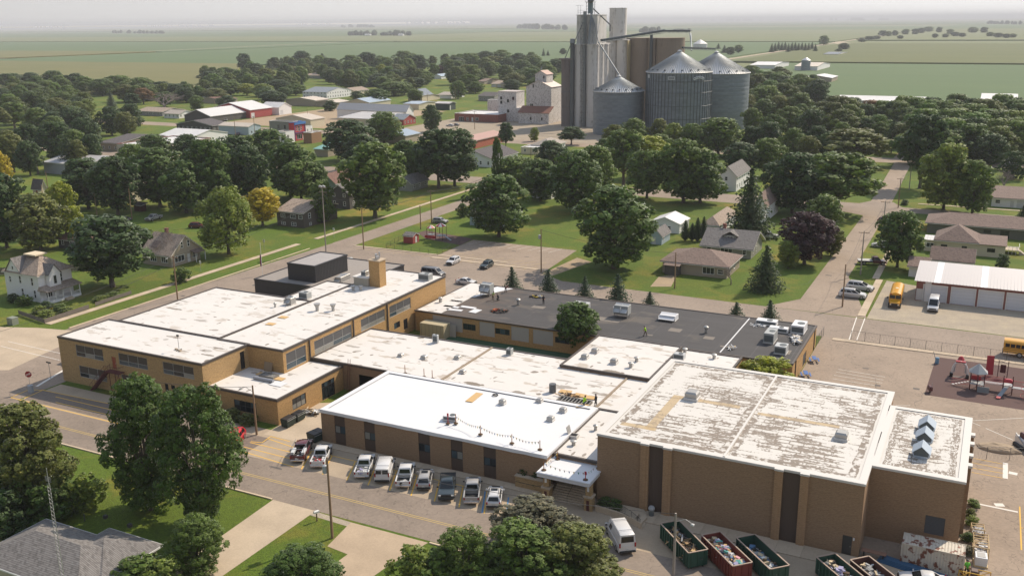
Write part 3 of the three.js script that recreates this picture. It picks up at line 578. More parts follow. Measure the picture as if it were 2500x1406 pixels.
block('low charcoal metal clad building with a tan grey flat roof at the west street', -140.3,-117.4,-178,-154,4, { name: 'metal_clad_building', group: '', roof: greyRoof, wall: darkMetal, coping: darkMetal });
const cube = block('charcoal metal clad cube rising above the low grey roof', -133.3,-126,-168.4,-156.9,7.6, { name: 'metal_clad_cube', group: '', roof: M('roof_light_grey', [1.15,1.2,1.28], 0.8, { map: greyRoofTex }), wall: darkMetal, coping: darkMetal });
for (let i = 0; i < 22; i++) Q().box(3.65,3.68,4.1,7.35,5.6 - i * 0.52 - 0.02,5.6 - i * 0.52 + 0.02).mesh('cladding_seam', darkMetal, cube);
// courtyard turf
sheet('courtyard_lawn', rect(-90,-57.8,-148.5,-134.8), 0.02, M('turf_dark', [0.03,0.085,0.04], 1, { bumpMap: grassBump, bumpScale: 0.05 }));

// fire escape on the west wing
{
  const t = thing('fire_escape', 'dark red steel fire escape stair on the front of the west wing', 'fire escape', -122.4,0,-100.5), red = M('steel_oxblood', [0.10,0.022,0.024], 0.6);
  Q().box(-0.8,2.4,3.88,3.96,0.05,1.3).mesh('landing', red, t);
  for (const x of [0.2,2.3]) for (const z of [0.15,1.2]) Q().bar([x, 0, z], [x, 3.9, z], 0.05).mesh('post', red, t);
  Q().bar([0.2,0.6,1.2], [2.3,3.8,1.2], 0.03).mesh('brace', red, t);
  for (let i = 0; i < 17; i++) Q().box(-0.8 - (i + 1) * 0.23,-0.8 - i * 0.23,3.88 - (i + 1) * 0.225,3.92 - (i + 1) * 0.225,0.12,1.22).mesh('tread', red, t);
  for (const z of [0.1,1.24]) { Q().bar([-0.8,3.8, z], [-4.7,0.02, z], 0.09).mesh('stringer', red, t); const g = Q(); g.bar([-0.8,4.85, z], [-4.7,1.05, z], 0.028); for (let i = 0; i <= 6; i++) g.bar([-0.8 - i * 0.65,3.8 - i * 0.63, z], [-0.8 - i * 0.65,4.85 - i * 0.63, z], 0.02); g.mesh('railing', red, t); }
  const g = Q().bar([-0.8,4.95,1.26], [2.4,4.95,1.26], 0.028).bar([2.4,4.95,0.1], [2.4,4.95,1.26], 0.028); for (let i = 0; i <= 8; i++) g.bar([-0.8 + i * 0.4,3.96,1.26], [-0.8 + i * 0.4,4.95,1.26], 0.016); g.mesh('railing', red, t);
}
// entrance canopy, steps and ramp
{
  const t = thing('entrance_canopy', 'white roofed entrance canopy on two brick pillars', 'canopy', -42.4,0,-99.2);
  Q().box(-3.4,3.5,3.35,3.8,-2.35,2.35).mesh('roof', whiteNew, t); Q().bevel(-3.5,3.6,3.8,3.96,-2.45,2.45,0.08).mesh('roof_edge', whiteNew, t);
  for (const x of [-2.4,3.2]) {
    Q().box(x - 0.5, x + 0.5,0,1.7,1.0,2.0).mesh('pillar_base', brickTan, t);
    Q().box(x - 0.6, x + 0.6,1.7,1.95,0.9,2.1).mesh('stone_band', concrete, t);
    const p = Q().box(x - 0.36, x + 0.36,1.95,3.35,1.14,1.86).mesh('pillar', brickTan, t);
    Q().box(x - 0.13, x + 0.13,2.55,3.05,1.86,1.95).mesh('lantern', frameWhite, p);
    Q().box(x - 0.18, x + 0.18,0.05,1.4,2.0,2.02).mesh('inset_panel', M('panel_maroon', [0.09,0.018,0.016], 0.6), t);
  }
  const s = thing('entrance_steps', 'broad concrete entrance steps under the canopy', 'steps', -42.2,0,-98.6);
  for (let i = 0; i < 7; i++) Q().bevel(-2.4,2.0, i * 0.15 - 0.02, (i + 1) * 0.15,-2.9,0.6 - i * 0.36,0.02).mesh('step', concrete, s);
  const rail = M('rail_black', [0.02,0.02,0.022], 0.5);
  const r = thing('handrail', 'black handrail in the middle of the entrance steps', 'handrail', -42.2,0,-98.6); Q().path([[0,0,0.7], [0,0.95,0.7], [0,2.0,-1.8], [0,1.05,-1.8]], 0.025).mesh('rail', rail, r);
  const b = thing('brick_planter', 'brick planter wall with a dark hedge left of the canopy', 'planter', -47.6,0,-99.4);
  Q().box(-2.3,2.0,0,1.5,-0.2,0.3).mesh('wall', brickTan, b); Q().box(-2.4,2.05,1.5,1.62,-0.3,0.4).mesh('cap', concrete, b); Q().box(-2.25,1.95,0.72,0.8,0.3,0.31).mesh('rail_band', copingDark, b);
  const p = thing('concrete_ramp', 'pale concrete ramp wall curving down right of the canopy', 'ramp', -36,0,-97.8);
  Q().prism([[-2.4,0.2], [0.6,0.6], [2.4,1.1], [4.0,1.9], [4.05,1.7], [2.5,0.85], [0.7,0.35], [-2.4,-0.05]], 0,0.75).mesh('retaining_wall', concretePale, p);
  Q().prism([[-2.4,-0.05], [0.7,0.35], [2.5,0.85], [3.8,1.6], [3.9,-0.6], [3,-2.2], [-2.4,-2.2]], 0,0.32).mesh('ramp_slab', concrete, p);
  for (let i = 0; i < 5; i++) Q().box(2.5 + i * 0.32,2.82 + i * 0.32,0,0.4 - i * 0.08,-0.9 + i * 0.3,1.0 + i * 0.22).mesh('step', concrete, p);
  const f = thing('ramp_railing', 'black picket railing along the curved entrance ramp', 'railing', -36,0,-97.8), pts = [[-2.3,0.08], [-0.9,0.24], [0.6,0.47], [1.6,0.74], [2.5,1.0], [3.4,1.5], [3.95,1.8]];
  Q().path(pts.map(([x, z], i) => [x, 1.7 - Math.max(0, i - 3) * 0.18, z]), 0.025).mesh('top_rail', rail, f); Q().path(pts.map(([x, z], i) => [x, 0.88 - Math.max(0, i - 3) * 0.18, z]), 0.02).mesh('bottom_rail', rail, f);
  for (let i = 0; i < pts.length - 1; i++) for (let k = 0; k < 7; k++) { const q = k / 7, x = pts[i][0] + (pts[i + 1][0] - pts[i][0]) * q, z = pts[i][1] + (pts[i + 1][1] - pts[i][1]) * q, y = 0.9 - Math.max(0, i + q - 3) * 0.18; Q().bar([x, y - 0.1, z], [x, y + 0.8, z], k ? 0.012 : 0.03, undefined, 4).mesh('picket', rail, f); }
}

// grain elevator
const streakTex = (base, dark, s) => colorTex(512,1024,24,48, (u, v) => {
  const st = N(u, v, 26,4, s, 3), sp = N(u, v, 30,4, s + 4), big = N(u, v, 5,4, s + 6);
  let c = mul(base, 0.88 + 0.2 * big);
  c = mix(c, dark, smooth(0.56,0.74, st * 0.7 + sp * 0.3) * 0.75);
  return mul(c, Math.abs((v * 16) % 1 - 0.5) < 0.012 ? 0.92 : 1);
});
const siloWhite = M('silo_concrete_white', [1,1,1], 0.9, { map: streakTex([0.60,0.58,0.55], [0.27,0.24,0.21], 81) });
const siloTan = M('silo_concrete_tan', [1,1,1], 0.9, { map: streakTex([0.27,0.215,0.165], [0.2,0.155,0.12], 91) });
const siloDark = M('silo_dark', [1,1,1], 0.9, { map: streakTex([0.17,0.145,0.135], [0.10,0.085,0.08], 96) });
const corrBump = greyTex(8,256,4,4, (u, v) => 0.5 + 0.5 * Math.sin(v * 6.28318 * 20));
const galvTex = colorTex(512,512,30,12, (u, v) => { const p = LAT[(Math.floor(u * 11) * 37 + Math.floor(v * 10) * 911) & 65535]; return mul([0.24,0.275,0.305], (0.86 + 0.16 * p) * (0.9 + 0.2 * N(u, v, 20,4,88)) * (Math.abs((v * 10) % 1 - 0.5) > 0.48 ? 0.8 : 1)); });
const galv = M('bin_steel', [1,1,1], 0.5, { map: galvTex, bumpMap: corrBump, bumpScale: 0.05, metalness: 0.35 });
const galvRoof = M('bin_roof_steel', [0.50,0.50,0.50], 0.42, { metalness: 0.45 });
const steelDark = M('steel_dark', [0.10,0.115,0.125], 0.5, { metalness: 0.4 }), steelMid = M('steel_mid', [0.24,0.26,0.27], 0.5, { metalness: 0.4 });
const cyUV = (g, r) => { const q = g.attributes.position, uv = g.attributes.uv; for (let i = 0; i < q.count; i++) { let a = Math.atan2(q.getZ(i), q.getX(i)); if (i % 3) { const b = Math.atan2(q.getZ(i - i % 3), q.getX(i - i % 3)); if (a - b > 3.2) a -= 6.28318; if (b - a > 3.2) a += 6.28318; } uv.setXY(i, a * r, q.getY(i)); } return g; };
function grainBin(label, x, z, r, he, ha, ribs, stiff) {
  const t = thing('grain_bin', label, 'grain bin', x, 0, z, 0, 'steel grain bins of the elevator'), n = 72;
  const prof = []; for (let y = 0; y < he; y += 2.24) prof.push([r - 0.03, y], [r, y + 0.06], [r, Math.min(he, y + 2.2)]);
  put('wall', cyUV(Q().lathe(0,0, prof, n, false).geo(0.5), r), galv, t);
  Q().lathe(0,0, [[r + 0.35, he - 0.3], [r + 0.4, he - 0.05], [r * 0.53, he + (ha - he) * 0.47], [r * 0.5, he + (ha - he) * 0.5], [1.2, ha - 0.5], [1.2, ha + 0.3], [0.2, ha + 0.8]], n, true).mesh('roof', galvRoof, t, 0.35);
  const len = Math.hypot(r - 1.0, ha - 0.5 - he), rib = shared(`rib${r}`, () => Q().box(-0.13,0.13,0,0.26,0, len).geo());
  for (let i = 0; i < ribs; i++) { const a = i / ribs * 6.28318, m = put('roof_rib', rib, steelMid, t); m.position.set(Math.sin(a) * 1.1, ha - 0.5, Math.cos(a) * 1.1); m.rotation.set(Math.atan2(ha - 0.45 - he, r - 0.8), a, 0, 'YXZ'); }
  for (let i = 0; i < stiff; i++) { const a = i / stiff * 6.28318, m = put('stiffener', shared(`st${he}`, () => Q().box(-0.13,0.13,0, he - 0.2,0,0.22).geo()), steelDark, t); m.position.set(Math.sin(a) * r, 0, Math.cos(a) * r); m.rotation.y = a; }
  if (stiff) for (const y of [9,15.5,22,27.5]) put('wind_ring', cyUV(Q().lathe(0,0, [[r + 0.2, y], [r + 0.34, y + 0.08], [r + 0.2, y + 0.16]], n, false).geo(), r), steelDark, t);
  for (let i = 0; i < 22; i++) { const a = i / 22 * 6.28318 + 0.1, m = put('roof_vent', shared('binvent', () => Q().box(-0.35,0.35,0,0.55,-0.35,0.35).geo()), steelDark, t); m.position.set(Math.sin(a) * (r - 1.3), he + (ha - he) * 1.5 / r + 0.1, Math.cos(a) * (r - 1.3)); m.rotation.y = a; }
  return t;
}
grainBin('smaller patched steel grain bin with a conical roof left of the ribbed bin', -178.2,-478.2,13.1,22,29.2,64,0);
const bigBin = grainBin('tall steel grain bin with dark vertical ribs and white emblems', -148,-484,16.5,31.8,41.7,84,56);
grainBin('smooth steel grain bin furthest right behind the ribbed bin', -139.7,-523.4,18.1,29.6,40,84,0);
{ // plates and the arc emblem on the ribbed bin
  const white = M('sign_white', [0.62,0.64,0.65], 0.6);
  const plate = (a, y, w, h) => { const m = Q().box(-w / 2, w / 2,0, h, 0,0.06).mesh('sign_plate', white, bigBin); m.position.set(Math.sin(a) * 16.76, y, Math.cos(a) * 16.76); m.rotation.y = a; return m; };
  const A0 = Math.atan2(148,484); // towards the street
  plate(A0 - 1.1,29.0,1.6,1.7); const p = plate(A0 - 0.22,28.6,3.5,1.5); Q().box(-1.5,1.5,0.25,1.25,0.06,0.09).mesh('sign_face', steelMid, p);
  for (let i = 0; i < 6; i++) { const a = A0 + 0.47 + i * 0.062, ring = new THREE.TorusGeometry(0.5,0.2,6,14), m = put('emblem_ring', ring, white, bigBin); m.position.set(Math.sin(a) * 16.85,28.7 + Math.sin((i + 0.5) / 6 * 3.14) * 0.9, Math.cos(a) * 16.85); m.rotation.y = a; }
}
function siloCluster(label, cells, r, h, mat, x, z, cap) {
  const t = thing('concrete_silo_block', label, 'silo', x, 0, z, 0, 'concrete silos of the elevator');
  for (const [cx, cz] of cells) { const g = cyUV(Q().lathe(0,0, [[r, 0], [r, h - 0.8], [r + 0.12, h - 0.75], [r + 0.12, h]], 40, true).geo(0.5), r); const m = put('silo', g, mat, t); m.position.set(cx, 0, cz); }
  if (cap) Q().box(...cap).mesh('roof_deck', mat, t);
  return t;
}
const house = siloCluster('white concrete grain silos with a square headhouse on top', [[-3.5,3.6], [3.6,3.6], [-3.5,-3.6], [3.6,-3.6], [3.6,-10.6], [-3.5,-10.6]], 3.62,44.5, siloWhite, -207.2,-508, [-7,7.1,44.5,44.9,-14.2,7.2]);
{
  Q().box(-5.6,6.6,44.9,60,-9,4.6).mesh('headhouse', siloWhite, house);
  Q().box(-5.8,6.8,60,60.35,-9.2,4.8).mesh('headhouse_roof', siloWhite, house);
  const g = Q(); for (const x of [-1.2,1.0]) for (const z of [7.4,9.2]) g.bar([x, 0, z], [x, 60, z], 0.12); for (let y = 2; y < 60; y += 3) { g.bar([-1.2, y, 9.2], [1, y, 9.2], 0.06).bar([-1.2, y, 9.2], [1, y + 3,9.2], 0.05).bar([1, y, 7.4], [1, y, 9.2], 0.05); } g.mesh('ladder_tower', steelDark, house);
  Q().box(-0.8,0.6,0,62,5.4,7.0).mesh('bucket_leg', steelMid, house);
}
{
  const t = thing('elevator_leg_head', 'steel leg tower with machinery and spouts on top of the headhouse', 'machinery', -205.4,60.35,-505);
  const f = Q(); for (const x of [-1.8,1.8]) for (const z of [-1.6,1.6]) f.bar([x, 0, z], [x, 6.4, z], 0.14); for (let y = 1; y < 6; y += 1.6) f.bar([-1.8, y, 1.6], [1.8, y + 1.6,1.6], 0.07).bar([1.8, y, 1.6], [1.8, y + 1.6,-1.6], 0.07); f.mesh('frame', steelMid, t);
  Q().cbox(0,0.5,0,2.3,5.6,2).mesh('leg_casing', M('casing_blue', [0.16,0.22,0.25], 0.5), t);
  const mach = Q().cbox(0,6.4,0,4.6,0.2,4.4); mach.at(0,7.3,0,0,1.5708).cyl(0,-1.1,0,1.3,1.3,2.2,12).at(0.9,7.5,0.5,0.6).cbox(0,-0.4,0,2.2,1.4,1.5); mach.m = null; mach.bar([0,8.2,0], [3.4,8.6,0], 0.12); mach.mesh('head_drive', M('machinery_grey', [0.13,0.125,0.115], 0.6), t);
  const rl = Q(); for (const y of [7.0,7.5]) rl.bar([-2.3, y, 2.2], [2.3, y, 2.2], 0.05).bar([2.3, y, 2.2], [2.3, y, -2.2], 0.05); for (const x of [-2.3,0,2.3]) rl.bar([x, 6.5,2.2], [x, 7.6,2.2], 0.05); rl.bar([-6.5,0,2], [-6.5,5,2], 0.08).bar([-5,0,2], [-5,4.6,2], 0.08).bar([-8,4.8,2], [-3.4,4.8,2], 0.06).bar([-7,1.2,2], [-2.5,1.2,2], 0.05).bar([-7,2.2,2], [-2.5,2.2,2], 0.05); rl.mesh('railing', steelMid, t);
  for (const [x, z] of [[3.2,6.6], [4.6,6.2], [5.6,5.4], [1.6,6.8], [6.6,4], [2.4,7]]) Q().bar([0.6,2.6,0.6], [x, -15.2, z], 0.2,0.2,6).mesh('spout', steelMid, t);
  Q().path([[1.6,3,0], [9.2,-5.5,-6], [9.2,-9,-6]], 0.35,6).mesh('cross_spout', steelDark, t);
  Q().bar([-1.4,0,2.2], [-9.2,-18,4.6], 0.22).mesh('side_spout', steelMid, t);
}
const rear = siloCluster('pale concrete silos with a tall round tower behind the headhouse', [[-3.6,0], [3.6,0], [-3.6,-7.2], [3.6,-7.2]], 3.8,46, siloWhite, -201.5,-537, [-7.5,7.5,46,46.5,-11,3.9]);
{ const g = cyUV(Q().lathe(0,0, [[5,46.5], [5,63.4], [5.1,63.5], [5.1,64]], 24, true).geo(0.5), 5); const m = put('tower', g, siloWhite, rear); m.position.set(-1.2,0,-3.6); Q().box(7.35,7.6,0,46,-10.6,3.5).mesh('side_panel', M('panel_yellowed', [0.42,0.34,0.19], 0.8), rear); }
const tanS = siloCluster('two broad tan concrete silos behind the ribbed bin', [[-8.4,0], [8.4,0]], 8.6,47.3, siloTan, -181.5,-546, null);
Q().box(-2.2,2.2,0,47.2,-4,7).mesh('infill', siloTan, tanS); Q().box(-0.7,0.7,0,49,7.1,8.3).mesh('duct', steelDark, tanS);
{
  const t = siloCluster('dark weathered concrete silo at the left end of the elevator', [[0,0]], 3.9,36.4, siloDark, -217.5,-503, [-4,4,36.4,37.2,-4,4]);
  for (const y of [11,19,27]) put('hoop', cyUV(Q().lathe(0,0, [[3.95, y], [4.08, y + 0.1], [3.95, y + 0.2]], 30, false).geo(), 4), steelDark, t);
  Q().box(2.6,4.4,0,45.5,1.6,3.6).mesh('leg_casing', steelDark, t); Q().cyl(3.5,45.5,2.6,1.6,1.2,2.2,10).mesh('leg_head', steelMid, t); Q().bar([2.8,45,2.6], [-2,37.2,0], 0.25).mesh('spout', steelMid, t);
}
// conveyors between the silos and bins
function truss(label, a, b, wdt, hgt) {
  const t = thing('conveyor_bridge', label, 'conveyor', ...a), d = [b[0] - a[0], b[1] - a[1], b[2] - a[2]], L = Math.hypot(...d), n = Math.round(L / 2.4), P = (q, y, s) => [d[0] * q - d[2] / L * s, d[1] * q + y, d[2] * q + d[0] / L * s], g = Q();
  for (const s of [-wdt / 2, wdt / 2]) { g.bar(P(0,0, s), P(1,0, s), 0.09,0.09,4).bar(P(0, hgt, s), P(1, hgt, s), 0.09,0.09,4); for (let i = 0; i < n; i++) g.bar(P(i / n, 0, s), P((i + 1) / n, i % 2 ? hgt : 0, s), 0.05,0.05,4).bar(P(i / n, 0, s), P(i / n, hgt, s), 0.05,0.05,4); }
  g.mesh('truss', steelMid, t); const c = Q(); for (let i = 0; i < 1; i++) c.bar(P(0, hgt * 0.75,0), P(1, hgt * 0.75,0), wdt * 0.5, wdt * 0.5,4); c.mesh('belt_casing', steelDark, t);
  return t;
}
truss('sloping conveyor bridge from the headhouse up to the tan silos', [-197,45.6,-500], [-172,50.2,-532], 1.8,1.6);
truss('level conveyor bridge along the top of the tan silos', [-172,50.2,-532], [-160,50,-541], 1.5,1.3);
truss('catwalk conveyor joining the two large bin roofs', [-147,42.6,-485], [-140.2,41,-522], 1.3,1.2);
tag(Q().bar([0,0,0], [20.2,-16.3,20.6], 0.35,0.35,8).mesh('grain_spout', steelMid), 'long straight grain spout running down to the small bin', 'spout').position.set(-198.2,46,-499);
{ const t = thing('grain_spout', 'forked grain spouts running down from tan silos to the bins', 'spout', -160,50,-541); Q().bar([0,0,0], [9,-7.5,26], 0.35,0.35,8).mesh('pipe', steelMid, t); Q().bar([0.6,-0.4,0], [13,-8.5,40], 0.3,0.3,8).mesh('pipe', steelMid, t); }

// old wooden elevator and feed mill
const whiteWoodTex = colorTex(512,512,10,10, (u, v) => mul(mix([0.64,0.61,0.59], [0.36,0.33,0.31], smooth(0.5,0.72, N(u, v, 24,5,101))), 0.9 + 0.15 * N(u, v, 5,4,104)));
const whiteWood = M('weathered_white_boards', [1,1,1], 0.9, { map: whiteWoodTex }), rustRoof = M('rusty_roof', [0.22,0.10,0.07], 0.8), paleRoof = M('pale_tin_roof', [0.52,0.46,0.42], 0.6, { metalness: 0.2 });
{
  const t = thing('wooden_elevator', 'old white wooden grain elevator with a cupola tower', 'grain elevator', -240.5,0,-520);
  const gable = (g, x0, x1, y, yr, z0, z1) => g.tri([x0, y, z1], [x1, y, z1], [(x0 + x1) / 2, yr, z1]).tri([x1, y, z0], [x0, y, z0], [(x0 + x1) / 2, yr, z0]);
  const roof = (x0, x1, y, yr, z0, z1) => { const m = (x0 + x1) / 2, o = 0.35, s = (yr - y) / ((x1 - x0) / 2) * o; return Q().slab([[[x0 - o, y - s, z1 + o], [m, yr, z1 + o], [m, yr, z0 - o], [x0 - o, y - s, z0 - o]], [[m, yr, z1 + o], [x1 + o, y - s, z1 + o], [x1 + o, y - s, z0 - o], [m, yr, z0 - o]]], 0.15); };
  const w = Q().box(-8,8,0,20.6,-8,7); gable(w, -8,8,20.6,24.4,-8,7); w.mesh('wall', whiteWood, t); roof(-8,8,20.6,24.4,-8,7).mesh('roof', paleRoof, t);
  const c = Q().box(-3.6,3.6,22,27.6,-5,4); gable(c, -3.6,3.6,27.6,29.6,-5,4); c.mesh('cupola', whiteWood, t); roof(-3.6,3.6,27.6,29.6,-5,4).mesh('cupola_roof', M('pink_tin', [0.48,0.33,0.27], 0.7), t);
  Q().cyl(-1.5,29.2,0,0.5,0.3,2.4,8).mesh('cupola_vent', steelMid, t);
  const a = Q().box(-10,9.4,0,6.4,7,13.5); a.mesh('shed', whiteWood, t); Q().slab([[[-10.4,6.2,13.9], [9.8,6.2,13.9], [9.8,9.6,7], [-10.4,9.6,7]]], 0.15).mesh('shed_roof', rustRoof, t);
  for (const [x, y] of [[-5,9], [-4,9], [-3.4,20], [2,25]]) windowUnit(t, x, y, y > 22 ? 4.02 : 7.02,0,0.8,1.8,1, [[1, glass]], frameDark, 0.08);
  for (const x of [-2,5]) windowUnit(t, x, 2,13.52,0,0.9,1.7,1, [[1, glass]], frameDark, 0.08);
}
{
  const t = thing('feed_mill', 'white wooden feed mill with small dark windows beside the old elevator', 'mill', -262,0,-520);
  Q().box(-6,6,0,17,-6,5).mesh('wall', whiteWood, t); Q().box(-6.2,6.2,17,17.4,-6.2,5.2).mesh('roof', paleRoof, t); Q().box(6,13,0,8,-5,6).mesh('lean_to', whiteWood, t);
  for (const [x, y] of [[-4,12.5], [-4,10], [0.5,11], [0.5,5], [4,12.5]]) windowUnit(t, x, y, 5.02,0,1.4,1.8,1, [[1, glass]], frameDark, 0.1);
}

// houses, barns and shops
const shingleTex = colorTex(256,256,3.2,3.2, (u, v) => { const r = Math.floor(v * 16), f = v * 16 - r, c = Math.floor(u * 10 + (r % 2) * 0.5), t = LAT[(c * 91 + r * 733) & 65535]; return mul([1,0.97,0.94], (0.62 + 0.45 * t) * (f < 0.14 ? 0.72 : 1) * (0.9 + 0.2 * N(u, v, 40,2,6))); });
const shingleBump = greyTex(256,256,3.2,3.2, (u, v) => (v * 16) % 1);
const shing = (n, c) => M('shingle_' + n, c, 0.95, { map: shingleTex, bumpMap: shingleBump, bumpScale: 0.02 });
const SH = { grey: shing('grey', [0.20,0.19,0.185]), tan: shing('tan', [0.36,0.29,0.235]), brown: shing('brown', [0.23,0.17,0.145]), dark: shing('dark', [0.115,0.105,0.11]), red: shing('red', [0.21,0.12,0.095]), blue: shing('blue', [0.24,0.28,0.33]), pale: shing('pale', [0.42,0.38,0.34]) };
const ribBump = greyTex(256,8,4,4, (u) => { const f = (u * 12) % 1; return f < 0.2 ? 1 : 0; });
const tin = (n, c, metal = 0.15) => M('tin_' + n, c, 0.5, { bumpMap: ribBump, bumpScale: 0.05, metalness: metal });
const TN = { white: tin('white', [0.62,0.61,0.60]), grey: tin('grey', [0.42,0.41,0.41]), tan: tin('tan', [0.52,0.45,0.37]), blue: tin('blue', [0.30,0.37,0.45]), pink: tin('pink', [0.45,0.27,0.22]), teal: tin('teal', [0.14,0.33,0.30]) };
const lapBump = greyTex(8,256,3,3, (u, v) => (v * 16) % 1);
const lap = (n, c) => M('lap_' + n, c, 0.8, { bumpMap: lapBump, bumpScale: 0.02 });
const LP = { white: lap('white', [0.76,0.75,0.74]), cream: lap('cream', [0.56,0.50,0.37]), tan: lap('tan', [0.36,0.30,0.23]), grey: lap('grey', [0.26,0.25,0.24]), brown: lap('brown', [0.105,0.085,0.07]), blue: lap('blue', [0.36,0.44,0.49]), green: lap('green', [0.13,0.13,0.105]), red: lap('red', [0.33,0.06,0.055]), dark: lap('dark', [0.085,0.078,0.072]), sage: lap('sage', [0.28,0.28,0.24]) };

function roofPolys(type, w, d, h, rise, o) {
  const x = w / 2 + o, z = d / 2 + o, y = h, r = h + rise;
  if (type === 'gx') { const s = rise / (d / 2) * o; return [[[-x, y - s, z], [x, y - s, z], [x, r, 0], [-x, r, 0]], [[x, y - s, -z], [-x, y - s, -z], [-x, r, 0], [x, r, 0]]]; }
  if (type === 'gz') { const s = rise / (w / 2) * o; return [[[-x, y - s, -z], [-x, y - s, z], [0, r, z], [0, r, -z]], [[x, y - s, z], [x, y - s, -z], [0, r, -z], [0, r, z]]]; }
  if (type === 'shed') return [[[-x, y, z], [x, y, z], [x, r, -z], [-x, r, -z]]];
  const k = Math.min(x, z) * 0.98, lx = Math.max(0.05, x - k), lz = Math.max(0.05, z - k), A = [-x, y, z], B = [x, y, z], C = [x, y, -z], D = [-x, y, -z];
  return x >= z ? [[A, B, [lx, r, 0], [-lx, r, 0]], [C, D, [-lx, r, 0], [lx, r, 0]], [B, C, [lx, r, 0]], [D, A, [-lx, r, 0]]] : [[B, C, [0, r, -lz], [0, r, lz]], [D, A, [0, r, lz], [0, r, -lz]], [A, B, [0, r, lz]], [C, D, [0, r, -lz]]];
}
// o: wall, roof, type (gx, gz: ridge along x or z; hip; shed; flat), rise, over, front / right: list of [u, y, w, h, kind] with u from the left end, chimney [x, z]
function bldg(name, label, category, x0, x1, z0, z1, h, o, group) {
  const w = Math.max(2, x1 - x0), d = Math.max(2, z1 - z0), t = thing(name, label, category, (x0 + x1) / 2,0, (z0 + z1) / 2, o.turn || 0, group), g = Q();
  const auto = (len) => { const r = [], st = h > 4.6 ? [0.95,3.75] : [0.95], n = Math.max(1, Math.floor(len / (o.gap || 3.2))); for (const y of st) for (let i = 0; i < n; i++) r.push([(i + 0.5) * len / n - 0.5, y, 1.0, Math.min(1.45, h - y - 0.3), o.win || WIN.house]); return r; };
  const fr = (o.front === 'auto' ? auto(w) : o.front || []).filter((q) => q[0] + q[2] < w && q[1] + q[3] < h), ri = (o.right === 'auto' ? auto(d) : o.right || []).filter((q) => q[0] + q[2] < d && q[1] + q[3] < h);
  const hole = (q) => [q[0], q[0] + q[2], q[1], q[1] + q[3]];
  facade(g, -w / 2,0, d / 2,1,0, w, h, fr.map(hole), 0.12); facade(g, w / 2,0, d / 2,0,-1, d, h, ri.map(hole), 0.12);
  facade(g, w / 2,0, -d / 2,-1,0, w, h, []); facade(g, -w / 2,0, -d / 2,0,1, d, h, []);
  if (o.type === 'gx') g.tri([w / 2, h, d / 2], [w / 2, h, -d / 2], [w / 2, h + o.rise, 0]).tri([-w / 2, h, -d / 2], [-w / 2, h, d / 2], [-w / 2, h + o.rise, 0]);
  if (o.type === 'gz') g.tri([-w / 2, h, d / 2], [w / 2, h, d / 2], [0, h + o.rise, d / 2]).tri([w / 2, h, -d / 2], [-w / 2, h, -d / 2], [0, h + o.rise, -d / 2]);
  if (o.type === 'shed') g.quad([-w / 2, h, -d / 2], [w / 2, h, -d / 2], [w / 2, h + o.rise, -d / 2], [-w / 2, h + o.rise, -d / 2]).tri([w / 2, h, d / 2], [w / 2, h, -d / 2], [w / 2, h + o.rise, -d / 2]).tri([-w / 2, h, -d / 2], [-w / 2, h, d / 2], [-w / 2, h + o.rise, -d / 2]);
  g.mesh('wall', o.wall, t);
  for (const q of fr) (q[4] || WIN.house)(t, q[0] + q[2] / 2 - w / 2, q[1], d / 2 - 0.07,0, q[2], q[3]);
  for (const q of ri) (q[4] || WIN.house)(t, w / 2 - 0.07, q[1], d / 2 - q[0] - q[2] / 2, Math.PI / 2, q[2], q[3]);
  let rf;
  if (o.type === 'flat') { rf = Q().box(-w / 2 + 0.25, w / 2 - 0.25, h - 0.5, h - 0.3, -d / 2 + 0.25, d / 2 - 0.25).mesh('roof', o.roof, t); Q().box(-w / 2 - 0.04, w / 2 + 0.04, h, h + 0.12, d / 2 - 0.3, d / 2 + 0.04).box(-w / 2 - 0.04, w / 2 + 0.04, h, h + 0.12, -d / 2 - 0.04, -d / 2 + 0.3).box(-w / 2 - 0.04, -w / 2 + 0.3, h, h + 0.12, -d / 2 + 0.3, d / 2 - 0.3).box(w / 2 - 0.3, w / 2 + 0.04, h, h + 0.12, -d / 2 + 0.3, d / 2 - 0.3).mesh('coping', o.coping || frameWhite, t); }
  else {
    const P = roofPolys(o.type, w, d, h, o.rise, o.over ?? 0.45); rf = Q().slab(P, 0.16).mesh('roof', o.roof, t);
    const f = Q().slab(P.map((p) => p.map(([x, y, z]) => [x * 1.003, y - 0.17, z * 1.003])), 0.12).mesh('fascia', o.trim || frameWhite, t);
  }
  if (o.chimney) { const [cx, cz, ch = 1.6, m = brickRed] = o.chimney, top = h + o.rise + ch * 0.5; Q().box(cx - 0.35, cx + 0.35, h, top, cz - 0.35, cz + 0.35).box(cx - 0.42, cx + 0.42, top, top + 0.12, cz - 0.42, cz + 0.42).mesh('chimney', m, t); }
  return t;
}
const HG = 'houses of the town', SGp = 'sheds and garages of the town', SHOP = 'main street buildings';
const DW = (p, x, y, z, t, w, h) => door(p, x, y, z, t, w, h, M('door_white', [0.6,0.59,0.57], 0.6)), GD = (p, x, y, z, t, w, h) => garageDoor(p, x, y, z, t, w, h, M('garage_door_white', [0.58,0.58,0.58], 0.6)), DB = greyDoor, HD = WIN.houseDark, WD = WIN.wide;

